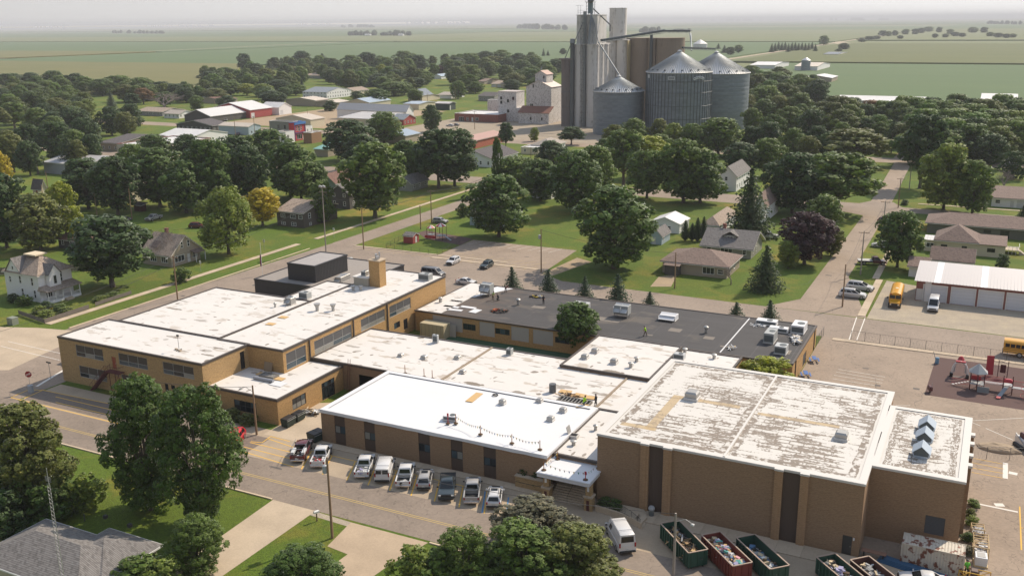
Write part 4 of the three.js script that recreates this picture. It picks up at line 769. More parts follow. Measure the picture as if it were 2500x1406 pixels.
// ---- west side of the school
{
  const t = bldg('victorian_house', 'white two-storey farmhouse with steep mixed gables and a columned porch', 'house', -190.2,-179.4,-139.4,-131,6, { wall: LP.white, roof: SH.tan, type: 'hip', rise: 3.4, over: 0.4,
    front: [[1.4,3.6,0.7,1.4], [4.6,3.6,0.8,1.8, WIN.house], [8.4,3.5,0.8,1.8], [4.9,0.8,0.8,1.8], [8.8,0.8,0.8,1.8]], right: [[1.6,3.4,0.8,1.9], [5.2,3.4,0.8,1.9], [1.4,0.7,1.6,1.9, WD], [4.6,0.2,1.0,2.1, DW]] }, HG);
  const gb = (pts, name, m) => { const g = Q(); for (const p of pts) g.poly(p); return g.mesh(name, m, t); };
  gb([[[-4.6,6,4.35], [0.4,6,4.35], [-2.1,9.0,4.35]]], 'front_gable', LP.white); Q().slab([[[-4.95,5.7,4.6], [-2.1,9.15,4.6], [-2.1,9.15,0], [-4.95,5.7,0]], [[-2.1,9.15,4.6], [0.75,5.7,4.6], [0.75,5.7,0], [-2.1,9.15,0]]], 0.14).mesh('front_gable_roof', SH.grey, t); windowUnit(t, -2.1,6.6,4.37,0,0.55,0.8,1, [[1, glass]], frameWhite, 0.07);
  Q().box(5.2,6.6,2.9,6,-0.4,2.4).mesh('bay', LP.white, t); gb([[[6.62,6,2.4], [6.62,6,-0.4], [6.62,7.9,1.0]]], 'side_gable', LP.white); Q().slab([[[2,7.95,1], [6.9,7.95,1], [6.9,5.8,2.7], [2,5.8,2.7]], [[6.9,7.95,1], [2,7.95,1], [2,5.8,-0.7], [6.9,5.8,-0.7]]], 0.12).mesh('side_gable_roof', SH.grey, t); windowUnit(t, 6.62,3.6,1, Math.PI / 2,0.85,1.9,1, [[1, glass]], frameWhite, 0.08);
  Q().box(-1.9,1.9,9.2,9.5,-1.5,1.5).mesh('flat_roof_deck', M('deck_cream', [0.62,0.52,0.36], 0.8), t);
  const porch = Q().box(5.4,8.2,0,0.5,-3.8,4.4).mesh('porch_floor', LP.white, t); Q().slab([[[5.3,3.5,4.2], [8.5,2.75,4.7], [8.5,2.75,-4.2], [5.3,3.5,-4.2]], [[5.3,3.5,4.2], [5.3,2.75,4.7], [8.5,2.75,4.7]]], 0.14).mesh('porch_roof', SH.tan, t);
  for (const z of [4.3,2.4,0.6,-1.4,-3.7]) Q().cyl(8.05,0.5, z, 0.11,0.09,2.2,8).mesh('porch_column', frameWhite, t);
  const rl = Q(); for (const [a, b] of [[4.3,0.6], [-1.4,-3.7]]) { rl.box(8.0,8.08,1.25,1.33, b, a); for (let z = b; z < a; z += 0.22) rl.box(8.02,8.06,0.55,1.25, z, z + 0.04); } rl.mesh('porch_railing', frameWhite, t);
  for (let i = 0; i < 3; i++) Q().box(8.2 + i * 0.3,8.5 + i * 0.3,0,0.45 - i * 0.15,-1.3,0.5).mesh('porch_step', concrete, t);
}
{
  const t = bldg('gabled_house', 'taupe gabled house with white bay windows behind the bare tree', 'house', -186.5,-177,-175.5,-165.8,3.3, { wall: LP.tan, roof: SH.tan, type: 'gx', rise: 3.9, over: 0.5, chimney: [-1.5,-0.6,1.8], front: [[2.5,0.9,2.2,1.5, WD], [6.2,0.9,2.2,1.5, WD]], right: [[1.2,0.8,3.2,1.6, WD], [5.4,0.1,1.0,2.1, DW], [7.2,0.8,1.5,1.6]] }, HG);
  for (const z of [1.0,-1.2]) windowUnit(t, 4.77,4.0, z, Math.PI / 2,0.8,1.7,1, [[0.5, glass], [0.5, glass]], frameWhite, 0.1, 'window', 0.05);
  Q().slab([[[-1.6,5.9,3.4], [0.6,5.9,3.4], [0.6,4.6,4.9], [-1.6,4.6,4.9]]], 0.12).mesh('dormer_roof', SH.brown, t);
  Q().slab([[[4.7,2.9,-1.5], [6.6,2.4,-1.5], [6.6,2.4,-5], [4.7,2.9,-5]]], 0.12).mesh('side_porch_roof', SH.brown, t); for (const z of [-1.7,-4.8]) Q().box(6.4,6.55,0,2.3, z - 0.07, z + 0.07).mesh('porch_post', frameWhite, t);
}
bldg('small_house', 'small dark house with a red brown hip roof behind the fence', 'house', -221.18,-211.43,-173.63,-169.18,2.6, { wall: LP.dark, roof: SH.red, type: 'hip', rise: 1.6, front: 'auto', right: [] }, HG);
bldg('split_level_house', 'grey sided split level house with a stone chimney at the street corner', 'house', -186.24,-176.6,-232.36,-216.19,4.6, { wall: LP.brown, roof: SH.tan, type: 'gx', rise: 2.2, over: 0.4, front: [[1.5,2.6,1.6,1.2], [5,2.6,2,1.2, WD], [1.5,0.5,1.6,0.9], [5.2,0.4,1.8,1.1], [8,2.6,1.4,1.2]], right: [[2.4,2.4,1.1,1.6], [2.6,0.3,1,0.9]], chimney: [4.2,-3.2,2.4, concrete] }, HG);
bldg('gabled_house', 'house with a wide brown roof and pale blue side wall behind trees', 'house', -208.53,-200.94,-281.28,-264.25,4.5, { wall: LP.blue, roof: SH.red, type: 'gz', rise: 3, over: 0.4, front: 'auto', right: 'auto' }, HG);
bldg('gabled_house', 'dark brown two-storey house with a grey roof beside the tall tree', 'house', -189.47,-181.54,-253.78,-245.57,5.2, { wall: LP.dark, roof: SH.grey, type: 'gz', rise: 2.6, front: 'auto', right: 'auto' }, HG);
bldg('porch_house', 'small green grey house with a columned porch at the far street end', 'house', -187.74,-181.37,-292.71,-281.8,3, { wall: LP.sage, roof: SH.grey, type: 'gz', rise: 2.4, front: 'auto', right: 'auto' }, HG);
bldg('gabled_house', 'tiny white gabled house with a glazed porch near the mill street', 'house', -199.67,-182.1,-367.13,-343.73,3.6, { wall: LP.white, roof: SH.dark, type: 'gz', rise: 3, front: 'auto', right: 'auto' }, HG);
bldg('gabled_house', 'pale blue house hidden behind the big maple by the playground', 'house', -134.65,-124.28,-251.95,-239.78,3.4, { wall: LP.blue, roof: SH.grey, type: 'gx', rise: 2.4, front: 'auto', right: 'auto' }, HG);
bldg('tall_house', 'white two-storey house seen between the maples', 'house', -137.47,-130.32,-308.4,-287.72,6, { wall: LP.white, roof: SH.dark, type: 'gz', rise: 2.6, front: 'auto', right: 'auto' }, HG);
bldg('garage_shed', 'pale garage with a white metal gable roof beside the cedars', 'garage', -84.01,-75.58,-261.67,-252.56,2.9, { wall: LP.white, roof: TN.white, type: 'gz', rise: 1.6, over: 0.3, front: [[1.2,0.05,2.6,2.2, GD], [5,1,1,1]], right: [[2,1,1,1]] }, SGp);
bldg('garden_shed', 'small grey blue gabled shed below the white roofed garage', 'shed', -78.9,-75.78,-244.83,-237.57,2.5, { wall: LP.blue, roof: SH.grey, type: 'gz', rise: 1.7, over: 0.25, front: [[0.6,0.05,0.9,1.9, DW]], right: [[1.2,0.9,0.8,0.9]] }, SGp);
{
  const t = bldg('ranch_house', 'tan ranch house with a broad brown hip roof at the street corner', 'house', -66.73,-51.53,-222.62,-210.62,2.9, { wall: LP.tan, roof: SH.brown, type: 'hip', rise: 2.3, over: 0.6, front: [[2,0.9,1.6,1.2], [9.5,0.7,2.8,1.6, WD], [13,0.9,1.4,1.2]], right: [[2,0.9,1.4,1.2], [6,0.9,1.4,1.2]] }, HG);
  Q().box(-6.5,-3.2,0,2.4,5,8).mesh('side_shed', LP.dark, t); Q().slab([[[-6.8,2.4,8.3], [-2.9,2.4,8.3], [-2.9,2.9,4.8], [-6.8,2.9,4.8]]], 0.12).mesh('side_shed_roof', SH.brown, t);
}
{
  const t = bldg('bungalow', 'grey roofed bungalow with a centre dormer behind the ranch house', 'house', -63.1,-50.94,-243.74,-231.54,2.9, { wall: LP.sage, roof: SH.grey, type: 'gx', rise: 3, over: 0.7, chimney: [-2.5,-1,1.8], front: [[1,0.9,1.2,1.3], [4.5,0.9,3,1.4, WD], [10,0.9,1,1.4]], right: [[2,0.9,1,1.3], [5,0.9,1,1.3]] }, HG);
  Q().box(-1.6,1.6,3.4,4.9,0.6,3.2).mesh('dormer', LP.sage, t); Q().slab([[[-2,4.8,3.5], [0,5.9,3.5], [0,5.9,0], [-2,4.8,0]], [[0,5.9,3.5], [2,4.8,3.5], [2,4.8,0], [0,5.9,0]]], 0.12).mesh('dormer_roof', SH.grey, t); windowUnit(t, 0,3.8,3.22,0,1.6,0.9,2, [[1, glass]], frameWhite, 0.1);
}
bldg('small_house', 'small white house with a tan hip roof beside the big spruce', 'house', -69.62,-65.23,-274.14,-254.29,3, { wall: LP.white, roof: SH.tan, type: 'hip', rise: 2, front: 'auto', right: 'auto' }, HG);
bldg('tall_house', 'white two-storey gabled house left of the big spruce', 'house', -84.33,-78.08,-345.31,-325.85,5.6, { wall: LP.white, roof: SH.grey, type: 'gz', rise: 3, front: [[2.2,3.6,1,1.4], [2.2,0.9,1,1.4]], right: 'auto' }, HG);
bldg('tall_house', 'white two-storey house with a brown gable right of the big spruce', 'house', -60.68,-57.47,-295.28,-276.32,5.6, { wall: LP.white, roof: SH.brown, type: 'gz', rise: 3.2, front: 'auto', right: 'auto' }, HG);
bldg('cream_house', 'cream house with a pale flat porch roof near the mill', 'house', -189.81,-181.76,-396.3,-386.09,3, { wall: LP.cream, roof: TN.white, type: 'flat', front: 'auto', right: 'auto' }, HG);
bldg('grey_roof_house', 'grey hip roofed house behind the pale porch near the mill', 'house', -188.68,-178.44,-409.66,-394.51,3.2, { wall: LP.white, roof: SH.pale, type: 'hip', rise: 2.4, front: 'auto', right: 'auto' }, HG);

// ---- east side
{
  const t = thing('bus_garage', 'long bus garage with a pale ribbed metal roof and white overhead doors', 'garage', 0,0,0);
  const x0 = -11.6, x1 = 26, g = Q(), dx = [-7.9,-2.6,2.5,7.6,12.7,17.8];
  facade(g, x0,0,-210,1,0, x1 - x0,4.4, [[0.1,2.0,0.1,2.6], ...dx.map((d) => [d - x0 - 2.2, d - x0 + 2.2,0.05,3.5])]); facade(g, x1,0,-210,0,-1,11,4.4, []); facade(g, x1,0,-221,-1,0, x1 - x0,4.4, []); facade(g, x0,0,-221,0,1,11,4.4, []);
  g.mesh('wall', lap('brick_pink', [0.25,0.10,0.08]), t);
  for (const d of dx) { garageDoor(t, d, 0.05,-210.1,0,4.4,3.45, M('overhead_door', [0.62,0.63,0.66], 0.55)); Q().box(d - 2.36, d - 2.2,0,3.7,-210,-209.94).box(d + 2.2, d + 2.36,0,3.7,-210,-209.94).box(d - 2.36, d + 2.36,3.5,3.7,-210,-209.93).mesh('door_trim', frameWhite, t); }
  Q().box(-9.9,-8.7,0,4.4,-210,-209.92).mesh('white_panel', LP.white, t); door(t, -10.6,0.1,-210.1,0,1.9,2.5, M('door_white', [0.6,0.59,0.57], 0.6));
  // ribbed roof: sheets with raised ribs, and pale skylight sheets among them
  const n = 62, wd = (x1 - x0 + 0.8) / n;
  for (let i = 0; i < n; i++) { const x = x0 - 0.4 + i * wd, sky = i === 6 || i === 7 || i === 20 || i === 21 || i === 34 || i === 35; const P = (y0, z0, a, b) => [[x + a, y0, z0], [x + b, y0, z0], [x + b, 6.0,-221.4], [x + a, 6.0,-221.4]];
    const h = Q().slab([P(4.35,-209.4,0, wd * 0.86)], 0.06).slab([P(4.42,-209.4, wd * 0.86, wd)], 0.12); h.mesh('roof_sheet', sky ? M('skylight_sheet', [0.78,0.78,0.78], 0.5) : M('roof_sheet_grey', [0.50,0.47,0.46], 0.5, { metalness: 0.15 }), t); }
}
bldg('white_house', 'white cottage with a brown gable roof behind the bus garage', 'house', -10.6,-1.6,-245,-237.6,3, { wall: LP.white, roof: SH.brown, type: 'gx', rise: 2.2, over: 0.35, front: [[1.2,1,0.8,1.1, HD], [6.2,1,0.8,1.1, HD]], right: [[1.5,0.1,1,2, DW]] }, HG);
bldg('white_outbuilding', 'low white outbuilding with a brown roof left of the cottage', 'shed', -14.6,-10.8,-237.6,-230,2.7, { wall: LP.white, roof: SH.brown, type: 'gx', rise: 1.3, front: [[1.9,0.9,1,1, HD]], right: [] }, SGp);
{
  const t = bldg('hip_house', 'cream house with a pyramid brown roof and dark trimmed windows', 'house', -10.8,-1.4,-268.5,-257.8,3.3, { wall: LP.cream, roof: SH.brown, type: 'hip', rise: 3.2, over: 0.5, front: [[1.2,1.1,1.5,1.1, HD], [6,1.1,1.2,1.1, HD]], right: [] }, HG);
  Q().box(4.7,11,0,3.1,-2.6,5.4).mesh('side_wing', LP.cream, t); Q().slab([[[4.6,3.1,5.8], [11.3,3.1,5.8], [11.3,3.9,-3], [4.6,3.9,-3]]], 0.14).mesh('side_wing_roof', SH.brown, t); windowUnit(t, 7.9,1.2,5.42,0,1.8,1.0,2, [[1, glass]], frameDark, 0.1);
  Q().box(-7.3,-4.7,0,2.9,-1,4.6).mesh('sun_porch', LP.cream, t); for (let i = 0; i < 4; i++) Q().slab([[[-7.5 + i * 0.75,2.95,4.9], [-6.8 + i * 0.75,2.95,4.9], [-6.8 + i * 0.75,3.3,0.4], [-7.5 + i * 0.75,3.3,0.4]]], 0.08).mesh('porch_roof_panel', TN.white, t); windowUnit(t, -6,1,4.62,0,1.8,1.2,2, [[1, glass]], frameWhite, 0.1);
  const dk = Q().box(11,14.2,1.0,1.12,-4,0.5).mesh('deck', M('deck_wood', [0.42,0.36,0.28], 0.85), t); const r = Q(); for (let x = 11; x <= 14.2; x += 0.8) r.box(x, x + 0.08,0,2.0,0.42,0.5); r.box(11,14.2,1.95,2.05,0.4,0.5).box(14.12,14.2,1.95,2.05,-4,0.5); r.mesh('deck_railing', frameWhite, t); for (let i = 0; i < 5; i++) Q().box(14.2 + i * 0.28,14.5 + i * 0.28,0,1 - i * 0.2,-1.2,0.4).mesh('deck_step', mats.deck_wood, t);
}
bldg('long_ranch', 'long dark olive house with a brown grey roof above the pyramid house', 'house', -14.4,30,-293.5,-281.5,3, { wall: LP.green, roof: SH.brown, type: 'hip', rise: 2.1, over: 0.6, front: [[7,1.2,2.4,0.9, HD], [14,1.2,1.8,0.9, HD], [18,0.1,2.2,2.1, HD], [27,1.2,1.8,1]], right: [] }, HG);
bldg('white_house', 'white house with attached garage beyond the right hand maples', 'house', 0.77,13.31,-353.54,-330.8,3, { wall: LP.white, roof: SH.brown, type: 'gx', rise: 1.9, over: 0.5, front: [[1,1,1.4,1.2], [5.2,0.05,1,2, DW], [7,0.05,4.2,2.4, GD]], right: [] }, HG);
bldg('white_house', 'white hip roofed house in the top right trees', 'house', -1.47,7.27,-464.19,-450.34,3.4, { wall: LP.white, roof: SH.brown, type: 'hip', rise: 2, front: 'auto', right: [] }, HG);
bldg('gabled_house', 'tan roofed house peeking out of the trees left of the street', 'house', -73.93,-67.08,-431.46,-411.36,3.6, { wall: LP.grey, roof: SH.tan, type: 'gx', rise: 3, front: 'auto', right: 'auto' }, HG);

// ---- north west: sheds, shops and houses
bldg('metal_shed', 'long grey blue metal shed with a grey roof left of the white brick building', 'shed', -342.9,-318.98,-283.64,-260.36,4.6, { wall: lap('shed_blue', [0.30,0.32,0.35]), roof: TN.grey, type: 'gx', rise: 2, over: 0.3, front: [[14,1.4,1,1, HD]], right: [[2,0.1,3,3, GD]] }, SGp);
bldg('gabled_house', 'cream house with a dark grey roof at the far left', 'house', -302.71,-298.26,-225.96,-224.31,3, { wall: LP.cream, roof: SH.dark, type: 'gx', rise: 2.4, front: [[1.5,0.1,1,2, redDoor], [4,0.9,3.4,1.3, WD]], right: [] }, HG);
bldg('brick_store', 'white painted brick building with a red fascia and white roof', 'building', -346.66,-323.01,-334.28,-300.95,7, { wall: M('brick_white', [1.9,2.6,3.8], 0.9, { map: brickBrownTex }), roof: TN.white, type: 'flat', coping: M('fascia_red', [0.25,0.075,0.06], 0.7), front: 'auto', right: 'auto', win: HD }, SHOP);
bldg('grey_house', 'dark grey roofed building behind the white brick store', 'building', -380.67,-368.75,-355.82,-321.1,4, { wall: LP.tan, roof: SH.dark, type: 'gx', rise: 2.2, front: 'auto', right: [] }, SHOP);
bldg('white_shed', 'white metal shed with a white gable roof above the brick store', 'shed', -372.88,-350.64,-374.45,-349.55,4.5, { wall: LP.white, roof: TN.white, type: 'gx', rise: 2.4, over: 0.3, front: [], right: [] }, SGp);
bldg('barn', 'dark sided barn with a broad white metal roof', 'barn', -446.42,-425.39,-476.27,-440.99,4.2, { wall: LP.dark, roof: TN.white, type: 'gz', rise: 3.6, over: 0.4, front: [], right: [] }, SGp);
bldg('barn', 'dark red barn with a white roof behind the dark barn', 'barn', -455.2,-422.09,-493.07,-472.2,5.4, { wall: LP.red, roof: TN.white, type: 'gz', rise: 4, over: 0.4, front: [], right: [[1,0.1,3.2,3.2, GD]] }, SGp);
bldg('white_shed', 'white gabled shed with one small door right of the red barn', 'shed', -434.56,-419.06,-508.92,-496.42,5, { wall: LP.white, roof: TN.white, type: 'gx', rise: 2.8, over: 0.3, front: [], right: [[1,0.1,2.8,3, GD]] }, SGp);
bldg('dark_house', 'black sided house with white framed windows and slate grey roof', 'house', -414.83,-388.28,-416.27,-403.19,3.6, { wall: LP.dark, roof: SH.dark, type: 'gz', rise: 2.4, front: 'auto', right: 'auto' }, HG);
bldg('blue_shed', 'pale blue shed with a tan roof beside the parked cars', 'shed', -378.58,-357.79,-407.79,-398.06,4.6, { wall: LP.blue, roof: TN.tan, type: 'gx', rise: 1.4, over: 0.3, front: [], right: [[2,1,0.8,1, HD]] }, SGp);
bldg('tan_house', 'small house with pink brown roof behind the white barns', 'house', -545.97,-523.07,-572.52,-554.42,3, { wall: LP.tan, roof: SH.red, type: 'gz', rise: 1.6, front: [], right: 'auto' }, HG);
bldg('white_roof_house', 'low house with a white roof in the far left trees', 'house', -559.27,-545.06,-587.49,-571.28,3, { wall: LP.cream, roof: TN.white, type: 'gx', rise: 1, front: [], right: [] }, HG);
bldg('pavilion', 'tan roofed machine shed behind the colourful shop', 'shed', -372.51,-347.91,-451.21,-438.21,5, { wall: LP.cream, roof: TN.tan, type: 'gz', rise: 2.2, over: 0.3, front: [], right: [] }, SGp);
bldg('grey_store', 'grey rendered two-storey shop with four dark side windows', 'shop', -341.25,-325.51,-400.64,-395.74,8.4, { wall: M('render_grey', [0.24,0.235,0.21], 0.9), roof: greyRoof, type: 'flat', coping: frameWhite, front: [[5.5,4.6,1.3,2], [9.5,4.6,1.3,2], [13,4.6,1.3,2], [17.5,4,1.3,1.8]].map((q) => [...q, HD]), right: [] }, SHOP);
{
  const blueT = M('trim_blue', [0.06,0.17,0.42], 0.6), t = bldg('painted_shop', 'narrow red and blue painted shop with an ornate cornice', 'shop', -320.65,-317.23,-394.99,-386.37,9, { wall: M('paint_red', [0.42,0.035,0.04], 0.7), roof: greyRoof, type: 'flat', coping: blueT, front: [], right: [[1.4,5,0.9,2.2], [3,4.6,1.4,2.8], [5,5,0.9,2.2], [1.6,0.7,4.2,2.4, WD], [6.3,0.1,1,2.3, DW]] }, SHOP);
  const b = new THREE.Box3().setFromObject(t.children[0]), d = (b.max.z - b.min.z) / 2, w = (b.max.x - b.min.x) / 2;
  Q().box(w, w + 0.5,8,9.2, -d - 0.1, d + 0.1).box(w, w + 0.35,9.2,9.8,-1.2,1.2).mesh('cornice', blueT, t); Q().box(w, w + 0.5,3.6,4.2, -d, d).mesh('shop_sign_board', M('sign_plum', [0.12,0.05,0.13], 0.6), t); for (const z of [-d + 0.2, d - 0.2]) Q().box(w, w + 0.2,0,8, z - 0.25, z + 0.25).mesh('pilaster', M('paint_purple', [0.16,0.05,0.17], 0.7), t);
}
bldg('white_store', 'white rendered shop left of the red and blue facade', 'shop', -321.33,-314.91,-383.3,-376.59,5.6, { wall: LP.white, roof: greyRoof, type: 'flat', front: [], right: [[1,2.6,1.6,1.5, WD], [1,0.1,3,1.8, HD]] }, SHOP);
bldg('white_store', 'white shop with open porch right of the red and blue facade', 'shop', -321.34,-321.08,-404.57,-399.2,5.8, { wall: LP.white, roof: greyRoof, type: 'flat', front: [], right: [[1,3.2,0.8,1.4], [4,3.2,0.8,1.4], [0.8,0.1,2,2.2, HD], [4,0.1,1.6,2.2, HD]] }, SHOP);
bldg('brown_store', 'patched brown brick shop with a white flat roof edge', 'shop', -307.79,-302.71,-389.33,-381.33,5.2, { wall: M('brick_patched', [0.95,0.85,0.8], 0.9, { map: brickBrownTex }), roof: TN.white, type: 'flat', front: [], right: [] }, SHOP);
bldg('teal_roof_shop', 'tan shop with a teal metal roof below the brick shop', 'shop', -272.17,-264.73,-369.53,-344.15,3.4, { wall: LP.tan, roof: TN.teal, type: 'gx', rise: 1.8, front: [], right: [] }, SHOP);
bldg('metal_warehouse', 'very long white metal warehouse on the main street', 'warehouse', -368.01,-317.27,-498.37,-490.16,6, { wall: LP.white, roof: TN.grey, type: 'gx', rise: 3.6, over: 0.3, front: [], right: [[2,0.3,3,3, GD]] }, SHOP);
bldg('lean_to_shed', 'low beige shed along the front of the long warehouse', 'shed', -346.93,-317.64,-487.25,-462.31,4, { wall: LP.cream, roof: TN.grey, type: 'shed', rise: 1.4, over: 0.3, front: [], right: [] }, SGp);
bldg('porch_shop', 'small shop with a blue grey gable and red side by the warehouse', 'shop', -314.89,-306.74,-483.83,-470.77,3.6, { wall: LP.red, roof: SH.blue, type: 'gx', rise: 2.4, front: [], right: 'auto' }, SHOP);
bldg('victorian_house', 'distant white house with four pointed gables', 'house', -497.45,-473.82,-651.56,-619.07,5.2, { wall: LP.white, roof: SH.blue, type: 'gx', rise: 3, over: 0.2, front: 'auto', right: 'auto' }, HG);
bldg('ranch_house', 'distant cream ranch house with a tan roof', 'house', -497.51,-482.76,-688.91,-668.24,3, { wall: LP.cream, roof: SH.tan, type: 'gz', rise: 2.2, front: [], right: 'auto' }, HG);
bldg('tan_shed', 'tan shed with a cream roof below the white gabled house', 'shed', -465.95,-439.13,-575.3,-559.87,4.4, { wall: LP.tan, roof: TN.tan, type: 'gz', rise: 1.6, front: [], right: [[2,1.5,0.8,0.8, HD]] }, SGp);
bldg('tan_shed', 'small tan shed left of the long warehouse', 'shed', -438.94,-420.13,-574.45,-560.21,3.4, { wall: LP.tan, roof: TN.tan, type: 'gz', rise: 1.2, front: [], right: [] }, SGp);
bldg('metal_shed', 'cream metal shed with a blue grey roof behind the long warehouse', 'shed', -416.21,-396.7,-592.79,-565.73,3.6, { wall: LP.cream, roof: TN.blue, type: 'gz', rise: 2.4, front: [], right: [] }, SGp);
bldg('gabled_house', 'cream steep gabled house right of the long warehouse', 'house', -400.12,-387.75,-636.69,-621.54,5, { wall: LP.cream, roof: SH.blue, type: 'gz', rise: 4, front: 'auto', right: [] }, HG);
bldg('garage_shed', 'pink roofed garage beside the cream steep gabled house', 'garage', -397.6,-388.08,-648.08,-627.9,3, { wall: LP.cream, roof: SH.tan, type: 'gx', rise: 1.6, front: [], right: [[0.6,0.1,3,2.3, GD]] }, SGp);
bldg('metal_shed', 'cream flat shed in front of the steep gabled house', 'shed', -365.21,-353.21,-583.67,-561.77,4, { wall: LP.cream, roof: TN.blue, type: 'gx', rise: 0.8, front: [], right: [] }, SGp);
bldg('green_shed', 'dark green shed with a white door by the mill road', 'shed', -342.69,-331.85,-574.68,-566,4.6, { wall: lap('deep_green', [0.035,0.055,0.05]), roof: TN.grey, type: 'gx', rise: 0.8, front: [], right: [[1,0.1,1.4,3, DW]] }, SGp);
bldg('garage_shed', 'white garage with a grey roof right of the steep gabled house', 'garage', -394.15,-382.07,-676.12,-655.21,2.8, { wall: LP.white, roof: SH.pale, type: 'gx', rise: 1.6, front: [], right: [[0.8,0.1,2.4,2, GD]] }, SGp);
bldg('ranch_house', 'distant grey green house with a broad brown hip roof', 'house', -690.57,-656.75,-911.78,-854.39,3.2, { wall: LP.sage, roof: SH.tan, type: 'hip', rise: 2.6, front: 'auto', right: [] }, HG);
bldg('red_house', 'distant red brick house among the trees', 'house', -710.9,-691.44,-880.84,-851.67,3.4, { wall: brickRed, roof: SH.red, type: 'gz', rise: 2, front: [], right: 'auto' }, HG);
bldg('blue_roof_house', 'distant white house with a bright blue roof', 'house', -517.63,-508.11,-927.6,-883.15,3, { wall: LP.white, roof: TN.blue, type: 'gz', rise: 2, front: 'auto', right: 'auto' }, HG);
bldg('blue_roof_house', 'smaller distant house with a blue roof on the left', 'house', -537.66,-526.88,-922.84,-883.99,3, { wall: LP.white, roof: TN.blue, type: 'gz', rise: 2, front: [], right: [] }, HG);
bldg('ranch_house', 'distant tan house with a grey roof right of the blue roofs', 'house', -446.77,-439.37,-848.8,-815.97,3, { wall: LP.tan, roof: SH.brown, type: 'gx', rise: 1.8, front: [], right: 'auto' }, HG);
bldg('garage_shed', 'distant pale double garage with two white doors', 'garage', -416.24,-402.1,-816,-786.51,3, { wall: LP.cream, roof: SH.tan, type: 'gx', rise: 2.2, front: [[0.8,0.1,4,2.3, GD], [6,0.1,4,2.3, GD]], right: [] }, SGp);
bldg('grey_house', 'distant grey house with a dark roof behind the feed mill', 'house', -350.67,-337.39,-662.23,-641.75,4, { wall: LP.grey, roof: SH.dark, type: 'gx', rise: 2.2, front: 'auto', right: [] }, HG);
bldg('brick_shop', 'long dark red brick shop beside the feed mill', 'shop', -291.78,-262.61,-527.53,-503.77,4.6, { wall: brickRed, roof: TN.white, type: 'flat', front: [[3,0.1,3.4,2.6, WD], [8,0.6,1.6,2], [11.5,0.1,1.2,2.4, DW], [14,0.8,2.4,1.8]], right: [] }, SHOP);
bldg('metal_tower', 'pale metal clad block on the brick shop roof', 'tower', -288.28,-279.45,-546.86,-539.17,10, { wall: whiteWood, roof: TN.grey, type: 'flat', front: [], right: [] }, SHOP);
bldg('pink_roof_building', 'building with a faded pink roof near the mill', 'building', -229.3,-217.59,-423.49,-394.31,4, { wall: M('brick_pale_orange', [1.5,1.15,1], 0.9, { map: brickRedTex }), roof: TN.pink, type: 'gz', rise: 1.4, front: [], right: [] }, SHOP);
bldg('blue_roof_shop', 'shop with a wide blue grey metal roof below the warehouse', 'shop', -274.37,-258.87,-411.45,-398.31,4, { wall: LP.tan, roof: TN.blue, type: 'gz', rise: 1.8, front: [], right: [] }, SHOP);
bldg('gabled_house', 'small white house with a pale pink roof at the far left field edge', 'house', -614.53,-611.36,-511.83,-505.93,4, { wall: LP.white, roof: TN.tan, type: 'gx', rise: 3, front: [], right: 'auto' }, HG);
bldg('ranch_house', 'grey house behind the bare tree at far left', 'house', -510.27,-487.34,-481.98,-462.45,3, { wall: LP.grey, roof: SH.tan, type: 'gx', rise: 1.8, front: 'auto', right: [] }, HG);
bldg('white_house', 'small white gabled house right of the bare tree', 'house', -478.1,-465.17,-468.43,-454.99,3, { wall: LP.white, roof: SH.pale, type: 'gx', rise: 1.8, front: 'auto', right: 'auto' }, HG);
bldg('tree_house_home', 'pale house half hidden behind the twin trunk maple', 'house', -263.06,-256.15,-233.98,-224.68,5, { wall: LP.cream, roof: SH.tan, type: 'gz', rise: 2.4, front: 'auto', right: 'auto' }, HG);
bldg('garden_shed', 'small dark red shed on the lawn by the parked truck', 'shed', -243.88,-240.64,-217.34,-215.85,2.2, { wall: M('shed_maroon', [0.07,0.018,0.016], 0.8), roof: SH.dark, type: 'shed', rise: 0.5, front: [], right: [] }, SGp);
// ---- far farms on the right
bldg('farm_shed', 'white farm shed with a curved white apron in the green field', 'shed', -270.3,-241.17,-1247.36,-1165.83,5, { wall: LP.white, roof: TN.white, type: 'gx', rise: 2.2, front: [], right: [] }, 'farm sheds');
bldg('farm_shed', 'white farm shed behind the small steel bin', 'shed', -213.15,-188.19,-1223.14,-1136.38,5.4, { wall: LP.white, roof: TN.tan, type: 'gx', rise: 2.6, front: [], right: [] }, 'farm sheds');
bldg('brown_farm_shed', 'brown sided farm shed with a white gable roof', 'shed', -165.5,-140.94,-967.02,-931.02,4.6, { wall: LP.tan, roof: TN.white, type: 'gz', rise: 2, front: [], right: [] }, 'farm sheds');
bldg('long_white_shed', 'long white roofed shed behind the eastern trees', 'shed', -99.54,-45.16,-719.41,-687.39,4, { wall: LP.white, roof: TN.white, type: 'gx', rise: 2, front: [], right: [] }, 'farm sheds');
bldg('gabled_barn', 'brown barn with a bright white roof at the far right trees', 'barn', -11.83,8.86,-744.36,-697.24,5, { wall: LP.tan, roof: TN.white, type: 'gx', rise: 3, front: [], right: [] }, 'farm sheds');
bldg('farm_house', 'far farmhouse between the pine row and the round tree', 'house', -258.27,-236.64,-1708.38,-1607.45,3, { wall: LP.white, roof: SH.blue, type: 'gx', rise: 1.8, front: [], right: [] }, 'farm sheds');
{ const c = [-200.86,-1135.95], t = thing('farm_bin', 'small steel bin in front of the white farm shed', 'grain bin', c[0], 0, c[1]); Q().cyl(0,0,0,5,5,12,28, false).mesh('wall', galv, t, 0.5); Q().cyl(0,12,0,5.2,0.5,3,28).mesh('roof', galvRoof, t, 0.4); }
